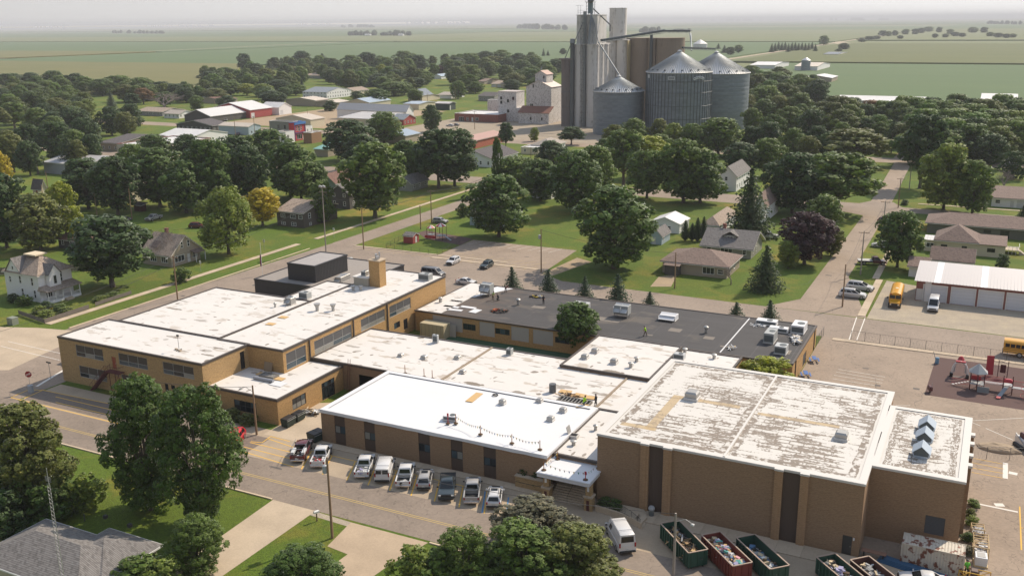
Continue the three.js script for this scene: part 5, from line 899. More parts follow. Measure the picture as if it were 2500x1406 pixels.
{ const c = [-549.04,-1930.46], t = thing('farm_bin', 'white farm bin with a pointed roof behind the tan silos', 'grain bin', c[0], 0, c[1]); Q().cyl(0,0,0,14,14,11,32, false).mesh('wall', TN.white, t, 0.5); Q().cyl(0,11,0,14.4,0.8,8,32).mesh('roof', TN.white, t, 0.4); }
// far farmsteads: groves that read as one dark mass each, with a shed or two
const groveGeo = () => shared('grove_blob', () => { const g = new THREE.IcosahedronGeometry(1,2), q = g.attributes.position; for (let i = 0; i < q.count; i++) { const k = 0.85 + 0.3 * fbm(q.getX(i) * 0.5 + 0.5, q.getY(i) * 0.3 + q.getZ(i) * 0.4 + 0.5,6,2,5); q.setXYZ(i, q.getX(i) * k, q.getY(i) * k, q.getZ(i) * k); } g.computeVertexNormals(); return g; });
const groveMat = M('grove_leaves', [0.045,0.062,0.03], 1);
function grove(x0, z0, x1, z1, h, n, label) {
  const im = new THREE.InstancedMesh(groveGeo(), groveMat, n), m = new THREE.Matrix4(), cx = (x0 + x1) / 2, cz = (z0 + z1) / 2;
  for (let i = 0; i < n; i++) { const t = rnd(), hh = h * rr(0.65,1.15), w = h * rr(0.4,0.65); m.compose(new THREE.Vector3(x0 + (x1 - x0) * t - cx, hh * 0.48, z0 + (z1 - z0) * t + rr(-h, h) - cz), new THREE.Quaternion().setFromEuler(new THREE.Euler(0, rnd() * 6,0)), new THREE.Vector3(w, hh * 0.55, w)); im.setMatrixAt(i, m); }
  im.name = numbered('distant_grove'); im.position.set(cx, 0, cz); im.userData = { kind: 'stuff', label, category: 'grove' }; scene.add(im);
}
const far = (px, pz) => [px, pz];
for (const [a, b, h, n, label] of [
  [[-6553.67,-5790.43], [-5455.65,-5276.83], 24,26, 'far grove on the left before the horizon'], [[-2886.05,-3997.3], [-2718.75,-3964.33], 22,18, 'left half of the twin farm groves'], [[-2686.15,-3957.9], [-2511.7,-3923.53], 22,18, 'right half of the twin farm groves'], [[-8888.68,-12085.76], [-7764.8,-11301.73], 40,22, 'long grove above the twin farm groves'],
  [[-3891.84,-7878.89], [-2664.63,-6105.63], 36,24, 'far grove left of the concrete elevator'], [[-1571.18,-4470.92], [-1458.85,-4436.08], 26,14, 'far grove right of the concrete tower'], [[-103963.13,-79375.58], [-29980.6,-24618.67], 70,26, 'hazy grove at the far left horizon'], [[-53080.24,-49928.99], [-36485.68,-38641.66], 80,28, 'hazy grove on the horizon left of centre'], [[-37306.73,-46174.39], [-29753.26,-39632.81], 80,22, 'hazy grove on the horizon above the town'], [[-27087.9,-42127.57], [-14887.43,-29986.79], 90,40, 'hazy tree line on the horizon near the elevator'],
  [[-8210.74,-37507.97], [-2956.31,-23470.12], 60,40, 'hazy tree line on the horizon at right'], [[-8667.31,-29043.1], [-6781.97,-30421.5], 70,26, 'hazy tree line beside the silo skyline'], [[-179.25,-9009.29], [77.5,-7828.28], 24,18, 'far grove at the right edge'], [[-3029.18,-26358.94], [-2608.79,-25093.1], 46,8, 'tiny grove on the right horizon'], [[-5687.94,-56622.21], [110.45,-40948.3], 90,36, 'faint tree line along the right horizon'],
]) grove(...a, ...b, h, n, label);
for (const [px, pz, w, label] of [[-2724.31,-3931.33,30, 'far white barn in the left twin grove'], [-2510.54,-3890.16,26, 'far white barn in the right twin grove'], [-6748.8,-6443.77,24, 'far white shed by the left grove'], [-7517.66,-38959.94,60, 'far white sheds on the right horizon']]) bldg('far_barn', label, 'barn', px - w / 2, px + w / 2, pz + 20, pz + 34,6, { wall: LP.white, roof: TN.white, type: 'gx', rise: 3, front: [], right: [] }, 'far farm buildings');

// trees
// leaf sprays: small creased faces scattered over the lobes of a crown
const leafNoise = () => 0.72 + 0.56 * rnd();
class Leaves {
  constructor() { this.p = []; this.n = []; this.c = []; }
  // one spray at q facing roughly along d; size s
  spray(q, d, s, tone) {
    const n = new THREE.Vector3(d.x + rr(-0.9,0.9), d.y + rr(-0.5,0.9), d.z + rr(-0.9,0.9)).normalize();
    const a = new THREE.Vector3(rr(-1,1), rr(-1,1), rr(-1,1)).cross(n).normalize(), b = new THREE.Vector3().crossVectors(n, a);
    const l = s * rr(0.7,1.3), w = s * rr(0.45,0.8), f = s * 0.22, P = (u, v, k) => [q.x + a.x * u + b.x * v - n.x * k, q.y + a.y * u + b.y * v - n.y * k, q.z + a.z * u + b.z * v - n.z * k];
    const A = P(-l, 0,0), B = P(-l * 0.1, w, f), C = P(l, 0, f * 0.4), D = P(-l * 0.1, -w, f);
    this.p.push(...A, ...D, ...C, ...A, ...C, ...B);
    const sn = d.clone().multiplyScalar(0.55).addScaledVector(n, 0.75).normalize();
    for (let i = 0; i < 6; i++) { this.n.push(sn.x, sn.y, sn.z); this.c.push(tone[0], tone[1], tone[2]); }
  }
  geo() {
    const g = new THREE.BufferGeometry();
    g.setAttribute('position', new THREE.Float32BufferAttribute(this.p, 3)); g.setAttribute('normal', new THREE.Float32BufferAttribute(this.n, 3)); g.setAttribute('color', new THREE.Float32BufferAttribute(this.c, 3));
    return g;
  }
}
const tone = () => { const k = leafNoise(), y = rnd() * rnd() * 0.5; return [k * (1 + y), k * (1 + y * 0.35), k * (1 - y * 0.3)]; };
// broadleaf crown: lobes spread through an egg-shaped volume, height 16, radius 6 (scaled per tree)
function broadleaf(o) {
  const H = 16, R = 6, lobes = [], L = new Leaves(), base = o.base, n = o.lobes;
  for (let i = 0; i < n; i++) {
    const t = (i + 0.5) / n, y = base + (H - base) * (o.low ?? 0.1) + (H - base) * (0.98 - (o.low ?? 0.1)) * t, prof = o.profile((y - base) / (H - base)), a = i * 2.39996 + rr(-0.5,0.5), ring = Math.sqrt(rr(0.15,1)) * 0.74;
    const r = R * o.size * rr(0.75,1.25) * (0.6 + 0.4 * prof);
    lobes.push({ c: new THREE.Vector3(Math.cos(a) * R * prof * ring * rr(0.8,1.12), Math.min(y, H - r * 0.75), Math.sin(a) * R * prof * ring * rr(0.8,1.12)), r, k: rr(0.85,1.15) });
  }
  const total = lobes.reduce((s, l) => s + l.r * l.r, 0), d = new THREE.Vector3(), q = new THREE.Vector3();
  for (const l of lobes) {
    const m = Math.round(o.leaves * l.r * l.r / total), sub = Array.from({ length: 14 }, () => new THREE.Vector3(rr(-1,1), rr(-0.7,1), rr(-1,1)).normalize());
    for (let i = 0; i < m; i++) {
      d.set(rr(-1,1), rr(-0.75,1), rr(-1,1)); if (d.lengthSq() < 0.05) continue; d.normalize();
      // leaves gather on twigs: pull towards the nearest twig direction
      let best = sub[0], bd = -2; for (const s of sub) { const dt = s.dot(d); if (dt > bd) { bd = dt; best = s; } }
      d.lerp(best, 0.28 + 0.25 * rnd()).normalize();
      const rad = l.r * (1.02 - 0.5 * Math.pow(rnd(), 2.2)) * (0.86 + 0.2 * bd);
      q.copy(l.c).addScaledVector(d, rad); q.y = l.c.y + (q.y - l.c.y) * (o.flat ?? 0.85) - (o.droop || 0) * rnd() * rnd() * 2.2;
      if (q.y < base * 0.8) continue;
      if (lobes.some((m2) => m2 !== l && m2.c.distanceToSquared(q) < m2.r * m2.r * 0.3)) { if (rnd() < 0.75) continue; }
      const tn = tone(); L.spray(q, d, o.leaf, [tn[0] * l.k, tn[1] * l.k, tn[2] * l.k]);
    }
  }
  const g = Q(), tr = o.trunk || 0.34, fork = base * 0.95;
  g.bar([0,-0.2,0], [0.08, fork * 0.5,0.05], tr * 1.25, tr, 8).bar([0.08, fork * 0.5,0.05], [0, fork, 0], tr, tr * 0.85,8);
  g.bar([0, fork, 0], [rr(-0.4,0.4), H * 0.8, rr(-0.4,0.4)], tr * 0.85,0.05,6);
  lobes.forEach((l, i) => { if (i % 2 === 0 || l.c.y < H * 0.6) { const s = clamp((l.c.y - fork) * 0.4,0, H * 0.3), mid = [l.c.x * 0.45, fork + s + (l.c.y - fork - s) * 0.4, l.c.z * 0.45]; g.bar([0, fork + s * 0.6,0], mid, tr * 0.45, tr * 0.28,5, false).bar(mid, [l.c.x, l.c.y, l.c.z], tr * 0.28,0.03,5, false); } });
  return { crown: L.geo(), trunk: g.geo(0.6) };
}
const dome = (t) => Math.sin(Math.PI * Math.pow(clamp(t, 0.02,0.98), 0.8)) ** 0.55, oval = (t) => Math.sin(Math.PI * clamp(t, 0.03,0.97)) ** 0.6 * 0.95, wide = (t) => (t < 0.35 ? 0.55 + t * 1.2 : Math.sqrt(1 - ((t - 0.35) / 0.66) ** 2) + 0.02), cone = (t) => Math.max(0.05,1 - t * 0.95), column = (t) => Math.sin(Math.PI * clamp(t, 0.08,0.97)) ** 0.4 * 0.9;
// conifer: whorls of drooping boughs
function conifer(o) {
  const H = 16, R = 6, L = new Leaves(), q = new THREE.Vector3(), d = new THREE.Vector3();
  for (let y = o.base; y < H; y += o.step) {
    const t = (y - o.base) / (H - o.base), r = R * Math.max(0.03, (1 - t)) ** (o.pow || 0.9) * rr(0.85,1.1), nb = Math.max(4, Math.round(o.boughs * (0.35 + 0.65 * (1 - t))));
    for (let b = 0; b < nb; b++) {
      const a = b / nb * 6.28318 + y * 3.1 + rr(-0.2,0.2), len = r * rr(0.72,1.12), k = Math.max(3, Math.round(len * o.density)), tn0 = rr(0.8,1.2);
      for (let i = 0; i < k; i++) {
        const s = (i + rnd()) / k; d.set(Math.cos(a), o.rise ?? -0.25, Math.sin(a));
        q.set(Math.cos(a) * len * s + rr(-0.3,0.3) * (0.3 + s), y + (o.rise ?? -0.28) * len * s + 0.12 * len * s * s + rr(-0.15,0.15), Math.sin(a) * len * s + rr(-0.3,0.3) * (0.3 + s));
        const tn = tone(); d.y = 0.35; L.spray(q, d.normalize(), o.leaf, mul(tn, tn0));
      }
    }
  }
  const g = Q().bar([0,-0.2,0], [0, H * 0.97,0], 0.32,0.04,7); return { crown: L.geo(), trunk: g.geo(0.6) };
}
function bareTree(s) {
  const g = Q(), tw = Q();
  const grow = (p, d, len, r, k) => {
    const e = [p[0] + d[0] * len, p[1] + d[1] * len, p[2] + d[2] * len];
    (k > 2 ? g : tw).bar(p, e, r, r * 0.62, k > 2 ? 6 : 4, false);
    if (!k) return;
    for (let i = 0; i < (k > 3 ? 4 : 3); i++) { const v = new THREE.Vector3(d[0] + rr(-0.75,0.75), d[1] * 0.85 + rr(-0.15,0.5), d[2] + rr(-0.75,0.75)).normalize(); grow(e, [v.x, v.y, v.z], len * rr(0.6,0.85), r * 0.58, k - 1); }
  };
  grow([0,-0.2,0], [0.03,1,0.02], 3.6,0.42,5);
  return { trunk: g.geo(0.6), crown: tw.geo() };
}
const barkTex = colorTex(128,256,1.2,2.4, (u, v) => mul([0.12,0.095,0.075], 0.55 + 0.8 * N(u, v, 14,4,111,4)));
const bark = M('bark', [1,1,1], 0.95, { map: barkTex }), barkGrey = M('bark_grey_twigs', [0.20,0.165,0.145], 0.95);
const leafMat = (n, c) => M('leaf_' + n, c, 0.75, { transmission: 0.5, thickness: 0, vertexColors: true, specularIntensity: 0.5 });
const LEAF = {
  maple: leafMat('maple', [0.085,0.16,0.024]), mid: leafMat('mid', [0.125,0.205,0.032]), dark: leafMat('dark', [0.055,0.112,0.026]), olive: leafMat('olive', [0.155,0.19,0.04]), light: leafMat('light', [0.2,0.275,0.045]),
  yellow: leafMat('yellow', [0.46,0.4,0.02]), lime: leafMat('lime', [0.3,0.36,0.03]), blue: leafMat('spruce', [0.06,0.105,0.058]), pine: leafMat('pine', [0.048,0.085,0.026]), plum: leafMat('plum', [0.06,0.028,0.036]), silver: leafMat('silver', [0.17,0.175,0.11]), shrub: leafMat('shrub', [0.1,0.175,0.032]), rust: leafMat('rust', [0.24,0.15,0.055]),
};
const V = {};
for (let i = 0; i < 5; i++) V['round' + i] = broadleaf({ base: 1.5 + i * 0.3, lobes: 30 + i * 3, size: 0.37, leaves: 9500, leaf: 0.36, profile: i % 2 ? dome : oval, low: 0.02 });
for (let i = 0; i < 3; i++) V['wide' + i] = broadleaf({ base: 2.8, lobes: 30, size: 0.33, leaves: 8000, leaf: 0.36, profile: wide, flat: 0.62, low: 0.2 });
for (let i = 0; i < 2; i++) V['oval' + i] = broadleaf({ base: 1.2, lobes: 30, size: 0.34, leaves: 8000, leaf: 0.36, profile: column, low: 0.02 });
V.willow0 = broadleaf({ base: 2.2, lobes: 28, size: 0.35, leaves: 9500, leaf: 0.33, profile: dome, droop: 1, low: 0.08 });
for (let i = 0; i < 3; i++) V['near' + i] = broadleaf({ base: 0.5 + 0.2 * i, lobes: 50 + 6 * i, size: 0.27, leaves: 30000, leaf: 0.17, profile: i === 1 ? column : oval, low: 0.0, trunk: 0.24 });
V.nearwide0 = broadleaf({ base: 1.2, lobes: 52, size: 0.25, leaves: 30000, leaf: 0.2, profile: dome, low: 0.05, flat: 0.8 });
V.spruce0 = conifer({ base: 0.5, step: 0.5, boughs: 17, density: 3.2, leaf: 0.34 });
V.spruce1 = conifer({ base: 0.8, step: 0.55, boughs: 15, density: 3.0, leaf: 0.38, pow: 0.75 });
V.pine0 = conifer({ base: 2.6, step: 0.75, boughs: 12, density: 3.4, leaf: 0.42, pow: 0.6, rise: -0.05 });
V.cedar0 = conifer({ base: 0.2, step: 0.5, boughs: 16, density: 3.4, leaf: 0.4, pow: 0.55, rise: 0.55 });
for (let i = 0; i < 2; i++) V['shrub' + i] = broadleaf({ base: 0.6, lobes: 16, size: 0.42, leaves: 3200, leaf: 0.5, profile: dome, low: 0.0, trunk: 0.2 });
V.bare0 = bareTree(1); V.bare1 = bareTree(2);
let treeTurn = 0;
// kind: name in V without its number; tint: key of LEAF
function tree(label, x, z, h, r, kind, tint, group, category = 'tree') {
  const opts = Object.keys(V).filter((k) => k.replace(/\d+$/, '') === kind), v = V[opts[treeTurn++ % opts.length]];
  const t = thing(kind === 'shrub' ? 'shrub' : /spruce|pine|cedar/.test(kind) ? 'conifer_tree' : kind === 'bare' ? 'bare_tree' : 'broadleaf_tree', label, category, x, 0, z, treeTurn * 2.1, group);
  const s = kind === 'bare' ? [r / 5.5, h / 12.5, r / 5.5] : /spruce|pine|cedar/.test(kind) ? [r / 5, h / 16, r / 5] : /near/.test(kind) ? [r / 4.9, h / 15.6, r / 4.9] : [r / 5.3, h / 15.6, r / 5.3];
  const c = put('crown', v.crown, kind === 'bare' ? barkGrey : LEAF[tint], t), b = put('trunk', v.trunk, kind === 'bare' ? barkGrey : bark, t);
  c.scale.set(...s); b.scale.set(...s);
  return t;
}

// a far-off wood that reads as one mass
function wood(label, plots) {
  const n = plots.reduce((q, p) => q + p[8], 0), im = new THREE.InstancedMesh(V.round1.crown, LEAF.mid, n), m = new THREE.Matrix4(), c = new THREE.Color(); let at = 0;
  for (const p of plots) for (let i = 0; i < p[8]; i++) {
    const u = rnd(), v = rnd(), q = (k) => (p[k] * (1 - u) + p[2 + k] * u) * (1 - v) + (p[6 + k] * (1 - u) + p[4 + k] * u) * v, h = p[9] * rr(0.75,1.25), r = h * rr(0.42,0.62);
    m.compose(new THREE.Vector3(q(0), 0, q(1)), new THREE.Quaternion().setFromEuler(new THREE.Euler(0, rnd() * 6,0)), new THREE.Vector3(r / 5.4, h / 15.6, r / 5.4)); im.setMatrixAt(at, m); const k = rr(0.6,1.25); im.setColorAt(at++, c.setRGB(k * rr(0.85,1.2), k, k));
  }
  im.name = numbered('distant_wood'); im.userData = { kind: 'stuff', label, category: 'wood' }; scene.add(im);
}

// rows of trees: [x, z, height, crown radius, form and leaf]; each row runs from left to right as seen from the street
const FORM = { r: 'round', w: 'wide', o: 'oval', i: 'willow', n: 'near', a: 'nearwide', s: 'spruce', p: 'pine', c: 'cedar', b: 'shrub', x: 'bare' };
const LOOKS = { spruce: 'dark spruce', pine: 'dark pine', cedar: 'narrow cedar', bare: 'bare grey', shrub: 'bushy', near: 'dense', nearwide: 'broad', oval: 'upright', wide: 'spreading', willow: 'drooping', round: 'rounded' };
const TINTS = { maple: 'green', mid: 'mid green', dark: 'dark green', olive: 'olive green', light: 'light green', yellow: 'yellow', lime: 'lime green', blue: 'blue green', pine: 'dark green', plum: 'purple', silver: 'grey green', shrub: 'leafy green', rust: 'brownish' };
const TENS = ['', '', 'twenty', 'thirty', 'forty'], ORD = 'first second third fourth fifth sixth seventh eighth ninth tenth eleventh twelfth thirteenth fourteenth fifteenth sixteenth seventeenth eighteenth nineteenth twentieth'.split(' ');
const ordinal = (n) => (n < 20 ? ORD[n] : `${TENS[Math.floor((n + 1) / 10)]}-${ORD[n % 10]}`);
function grow(place, group, rows) {
  const nameOf = (r) => { const [f, t] = r[4].split(' '), k = FORM[f], noun = k === 'shrub' ? 'bush' : 'tree'; return [['spruce', 'pine', 'bare'].includes(k) ? LOOKS[k] : `${LOOKS[k]} ${TINTS[t]}`, noun, k, t]; };
  const all = rows.map(nameOf), seen = {};
  rows.forEach((r, i) => {
    const [look, noun, k, t] = all[i], same = all.filter((o) => o[0] === look && o[1] === noun).length, at = (seen[look + noun] = (seen[look + noun] ?? -1) + 1);
    tree(same > 1 ? `${look} ${noun} ${place}, ${ordinal(at)} from left` : `${look} ${noun} ${place}`, r[0], r[1], r[2], r[3], k, t, group, noun);
  });
}
grow('at the left of the front lawn', 'foreground trees', [[-100.8,-68.3,13.4,5.4,'a olive']]);
grow('overlapping the front street opposite the fire escape', 'foreground trees', [[-87.4,-74.5,16.9,5,'n maple'],[-78.9,-74.7,17,5.2,'n maple']]);
grow('along the lower left hedge line', 'foreground trees', [[-97.5,-62.7,5.8,2.6,'b dark'],[-99.6,-66.4,7.8,2.7,'b shrub'],[-95.7,-66.2,5.1,2.4,'b maple'],[-96.5,-69,5.2,2.5,'b shrub'],[-94.8,-71,4.4,2.3,'b light']]);
grow('beside the grey shingled ranch house', 'foreground trees', [[-74.1,-60.6,4.5,3,'b mid'],[-72,-62,4,2.3,'b light'],[-71.8,-66.4,6.5,3.3,'n mid']]);
grow('at the bottom edge by the driveways', 'foreground trees', [[-57.9,-67,6,4,'n maple'],[-47.5,-71.7,6.5,2.9,'b light'],[-45.7,-72.6,5.5,3.1,'b mid'],[-43.7,-75,7.5,3.6,'n mid'],[-38.5,-77.4,8,4.8,'a mid'],[-33.6,-80.5,7.5,4.6,'a olive']]);
grow('in front of the entrance canopy', 'foreground trees', [[-42.1,-87.8,5.2,4.4,'a silver'],[-37.4,-88.1,4.2,2.1,'b silver']]);
grow('in the school courtyard', 'school grounds trees', [[-63.1,-150.3,8.8,4.3,'r maple']]);
grow('beside the black roofed wing end', 'school grounds trees', [[-31.5,-146.3,4.2,2.6,'b lime'],[-27.6,-145.6,5.6,4,'b lime']]);
grow('in the row along the back street', 'spruces along the back street', [[-88,-174.3,7.6,3.2,'s blue'],[-79.6,-174.3,7.8,3.2,'s blue'],[-71.4,-174.2,7.4,3.1,'s blue'],[-64.3,-174.2,8.6,3.5,'s blue'],[-57.6,-174.2,5.8,2.9,'s blue'],[-40.5,-174.4,5.6,2.8,'s blue'],[-34.2,-174.4,6.8,3.2,'s blue']]);
grow('beside the left street opposite the school', 'west street trees', [[-308.3,-216.3,15.7,4.3,'r yellow'],[-234.2,-163.2,19.5,7.1,'r dark'],[-223.4,-165.5,14.5,7.1,'r olive'],[-235,-182.6,14.5,4.4,'o lime'],[-218.4,-173,10.6,3,'b lime'],[-175.7,-146.8,15.8,9.3,'r dark'],[-201.9,-180.3,4.5,3.3,'b dark'],[-180.4,-170,9.6,3.6,'x '],[-164.2,-156,3.4,2.1,'b shrub'],[-174.1,-182.5,17.4,6.6,'i light'],[-189.8,-213.8,10.8,5.7,'r yellow'],[-175.7,-224.5,12,3.8,'o mid']]);
grow('behind the tan gabled house', 'west street trees', [[-260.7,-212.2,15.9,8,'r dark'],[-243.3,-208.6,17.9,7.7,'r dark'],[-271.2,-241.3,16.6,6.5,'r mid'],[-315,-292.2,13,7.7,'r maple'],[-241.7,-224.3,18.7,9.3,'r maple'],[-225.7,-219.9,16.1,7.7,'r maple'],[-294.2,-290.9,14,7.5,'r dark'],[-222.9,-228.6,21.6,7.9,'r maple'],[-251.8,-272.1,17,8.4,'r dark'],[-216.8,-239.1,18.8,7.4,'r dark'],[-262.8,-302.9,16,9.1,'r maple'],[-213.8,-256.1,18,8.4,'r maple'],[-206,-251.9,13,7.5,'r mid']]);
grow('around the street running past the small playground', 'mid town trees', [[-202.3,-256.1,12,4.1,'r maple'],[-248.9,-337.7,17,10.6,'r dark'],[-227.2,-317.2,14,7.4,'r dark'],[-166.3,-237.4,22.3,10,'r mid'],[-268.5,-394.4,15,9,'r mid'],[-194.4,-299.3,15,6.9,'r maple'],[-188.5,-299.6,13,6.1,'r maple'],[-273.7,-447.5,14,5.3,'r dark'],[-176.1,-291.3,20.6,8.8,'w dark'],[-173,-297.4,20.1,8.9,'r dark'],[-142.4,-249.2,4.2,2,'b maple'],[-150.8,-288.4,18.8,2.1,'o maple'],[-119.6,-229.1,16.6,8.2,'r maple']]);
grow('between school and elevator', 'mid town trees', [[-202.8,-396.7,12.2,3.8,'w dark'],[-146.8,-294.6,12.1,7.8,'r mid'],[-203.9,-430.1,6.6,2.6,'o light'],[-132.4,-283.7,13.2,6.8,'r maple'],[-158.5,-349.5,11,6.2,'r dark'],[-181.9,-424.8,8.4,6.3,'w dark'],[-114,-268.7,18.7,8.2,'r maple'],[-113.6,-283.8,18.4,7.2,'r mid'],[-137.6,-356,12,5.7,'r maple'],[-78.3,-209.3,19,9.5,'r maple'],[-117.3,-321.1,19.9,8.4,'w mid'],[-101.6,-301.1,15.6,6.8,'r mid'],[-115.2,-344.4,15,8.5,'r lime'],[-88.5,-298.6,19.8,8.9,'r mid'],[-83.5,-300.8,16.2,7.9,'r maple']]);
grow('in front of the steel bins', 'trees before the bins', [[-149.8,-397.2,13,5.6,'r olive'],[-135.3,-375.2,13,7.6,'r light'],[-143.5,-404.7,15,6.7,'r mid'],[-122.7,-377,12,6.7,'r mid'],[-132.9,-408.7,15,5.1,'r olive'],[-125.1,-403.5,14,5.5,'r light'],[-116.8,-403,14,5.3,'r mid'],[-107.2,-411.1,16,10.5,'r mid'],[-84,-354.5,13,7.6,'r dark']]);
grow('among the houses left of the right street', 'east street trees', [[-49.4,-206.2,4.4,2.1,'x '],[-57.2,-255.7,19.4,7.2,'s pine'],[-41.5,-204.3,10.2,4.2,'s pine'],[-75.3,-362.4,14,6.9,'r mid'],[-40.9,-226.3,6.5,2.8,'o light'],[-53.2,-295.2,17.7,8.4,'r dark'],[-38.1,-231.9,12.3,6.5,'r plum'],[-50.3,-310.9,15,5.8,'r dark'],[-38.6,-261.2,11.6,5.2,'r mid'],[-33.7,-243.1,7.3,3.1,'r olive'],[-40.9,-300.6,18,11.8,'w mid'],[-49.1,-398.6,15,13.3,'w olive']]);
grow('in the clipped group between sheds', 'clipped cedars', [[-71.6,-244.9,5.6,1.3,'c pine'],[-69.9,-245.6,4.8,1.2,'c pine'],[-68.4,-245.3,6.4,1.2,'c pine'],[-67.2,-246.9,6.5,1.2,'c pine'],[-68.2,-257.7,2.7,1,'c pine']]);
grow('right of the right street', 'east street trees', [[-17.7,-237.6,13.1,5.1,'r maple'],[-23.7,-322.8,1.6,1.4,'b dark'],[-22,-357.1,24.9,8.5,'w dark'],[-12.2,-318.8,19.6,7.5,'r light'],[-13.9,-446,16,8.6,'r dark'],[-4.2,-315.2,15.6,5.8,'o mid'],[-0.9,-415.3,13,6.4,'r dark'],[4.5,-246.7,3.3,1.8,'b dark'],[3.8,-359.2,8.3,4.1,'x '],[6.4,-391.1,10,4.5,'b dark'],[9.2,-309.1,4.8,2.4,'s pine']]);
grow('in the belt beyond the right street', 'trees of the eastern belt', [[-137.2,-582.5,13.5,7.7,'r olive'],[-222.8,-965.8,13.2,9.6,'r mid'],[-95.6,-420.9,12,5,'r dark'],[-112.9,-498.9,13,5.9,'r mid'],[-136.3,-622.2,15,9.4,'r mid'],[-120.8,-562.5,12.6,6.6,'r maple'],[-176.7,-834.1,14.3,11,'r mid'],[-87.9,-421.2,14,6.4,'r dark'],[-97.3,-473.8,12.6,6.2,'r maple'],[-114.4,-571.7,14,7.6,'r olive'],[-156.6,-794.7,12.9,9.2,'r dark'],[-94.8,-500.6,14,7.5,'r mid'],[-75.4,-410,13,5.5,'r mid'],[-133.5,-735.3,17.6,10.8,'r mid'],[-66.9,-395.7,11.7,4.6,'r olive'],[-79.4,-474.7,15,7,'r dark'],[-113.2,-692.7,16.5,9,'r dark'],[-67.5,-421.5,13,5.6,'r dark'],[-76.8,-519.5,13,6.8,'r olive'],[-60.4,-415,11.7,4.8,'r maple'],[-60.6,-442.2,13,5,'r mid'],[-68.2,-509.9,11.7,5.8,'r maple'],[-73,-556,15,8.1,'r dark'],[-53.2,-464.4,13,5.2,'r dark'],[-61.7,-534.2,13.5,6.7,'r dark'],[-62.7,-558.3,14,7.1,'w rust'],[-47.3,-462.4,11.7,4.5,'r mid'],[-53.9,-547.6,12.6,6.1,'w maple'],[-50,-535.2,15,6.8,'r dark'],[-40.4,-447.1,15,4.9,'p pine'],[-41.4,-518.8,13.5,5.7,'r maple'],[-42.6,-551.7,15,7.8,'r olive'],[-32.1,-556.1,16,7.8,'r dark'],[-29.4,-546.3,13.5,6.7,'r maple'],[-22.1,-452.5,16,6.4,'r dark'],[-23.4,-544,14.4,6.6,'r maple'],[-22.3,-558.7,15,7.8,'r mid'],[-13.8,-446,14.4,5.4,'r dark'],[-12.7,-556.9,16,7.7,'r dark'],[-7.8,-448.3,16,6.2,'r dark'],[-9.1,-533.6,13.5,5.7,'r maple'],[-2.3,-453.2,12.6,4.8,'r mid'],[-3,-551.6,15,6.7,'r olive'],[3.1,-455.7,14,5.5,'r mid'],[6.2,-569.1,16,6.9,'r dark'],[12.8,-548.1,14.4,5.7,'r dark']]);
grow('in the wood at the far left', 'trees at the western edge', [[-506.7,-358.7,13.5,7.3,'w olive'],[-671.8,-482.9,12.6,9.7,'r dark'],[-376.6,-270.7,14.4,6.1,'r olive'],[-824.6,-603.5,15.4,12.2,'r dark'],[-356.6,-257,15,6,'r olive'],[-512.7,-373.8,15,8.6,'w mid'],[-691.3,-511.7,14,11.6,'r olive'],[-378,-280.9,16,7.2,'r dark'],[-341.8,-253,13.5,5.1,'r dark'],[-818.3,-620.1,15.4,10.8,'r dark'],[-343.7,-258,13,6.6,'x '],[-460.4,-349.6,15,7.9,'r mid'],[-642,-493.3,13,9.8,'r mid'],[-523.7,-403.4,11.7,6.2,'r dark'],[-810.2,-638.4,16.5,10.9,'r maple'],[-424.8,-331.2,13.5,6.5,'r mid'],[-691.6,-545.2,12,10,'x '],[-447.1,-350.1,13.5,7.6,'r dark'],[-364.5,-284.8,17,7.1,'r dark'],[-538.8,-424.8,13,7.3,'r olive'],[-585.3,-467.1,13,9.2,'r mid'],[-747,-601.1,14.8,9,'r dark'],[-335.6,-266.9,14,5.8,'s pine'],[-440.7,-356.7,15,8.8,'r dark'],[-342.4,-275.7,15.3,6,'r mid'],[-738.9,-604.9,16.5,8.8,'r dark'],[-332.3,-268.6,12.6,4.1,'r olive'],[-548.4,-448.4,11.7,7.6,'r dark'],[-377.4,-310.2,16,6.8,'r dark'],[-333,-275.7,14,4.7,'r dark'],[-680.9,-583,13.9,10.9,'r maple'],[-427.6,-369.3,15,7.1,'r dark'],[-569.2,-493.8,13,4.1,'s blue'],[-687.3,-606.3,15.4,12.8,'r mid'],[-407.1,-360.6,13.5,6,'r olive'],[-609.3,-543.9,12.9,8.9,'r olive'],[-442.3,-396.4,14,6.5,'r dark'],[-552.4,-497.3,10.8,6.1,'w dark'],[-657.2,-603.1,14.3,11.2,'r mid'],[-576.5,-530,12,7.4,'w rust'],[-624.2,-593.8,12,10.9,'r dark'],[-512.3,-488.3,14,15.4,'x '],[-543.5,-519.4,10.8,7.3,'r maple'],[-588.7,-576.8,12,9.2,'r dark'],[-555.8,-552.4,11,7.5,'r dark'],[-496.6,-502.9,9.9,5.9,'r mid']]);
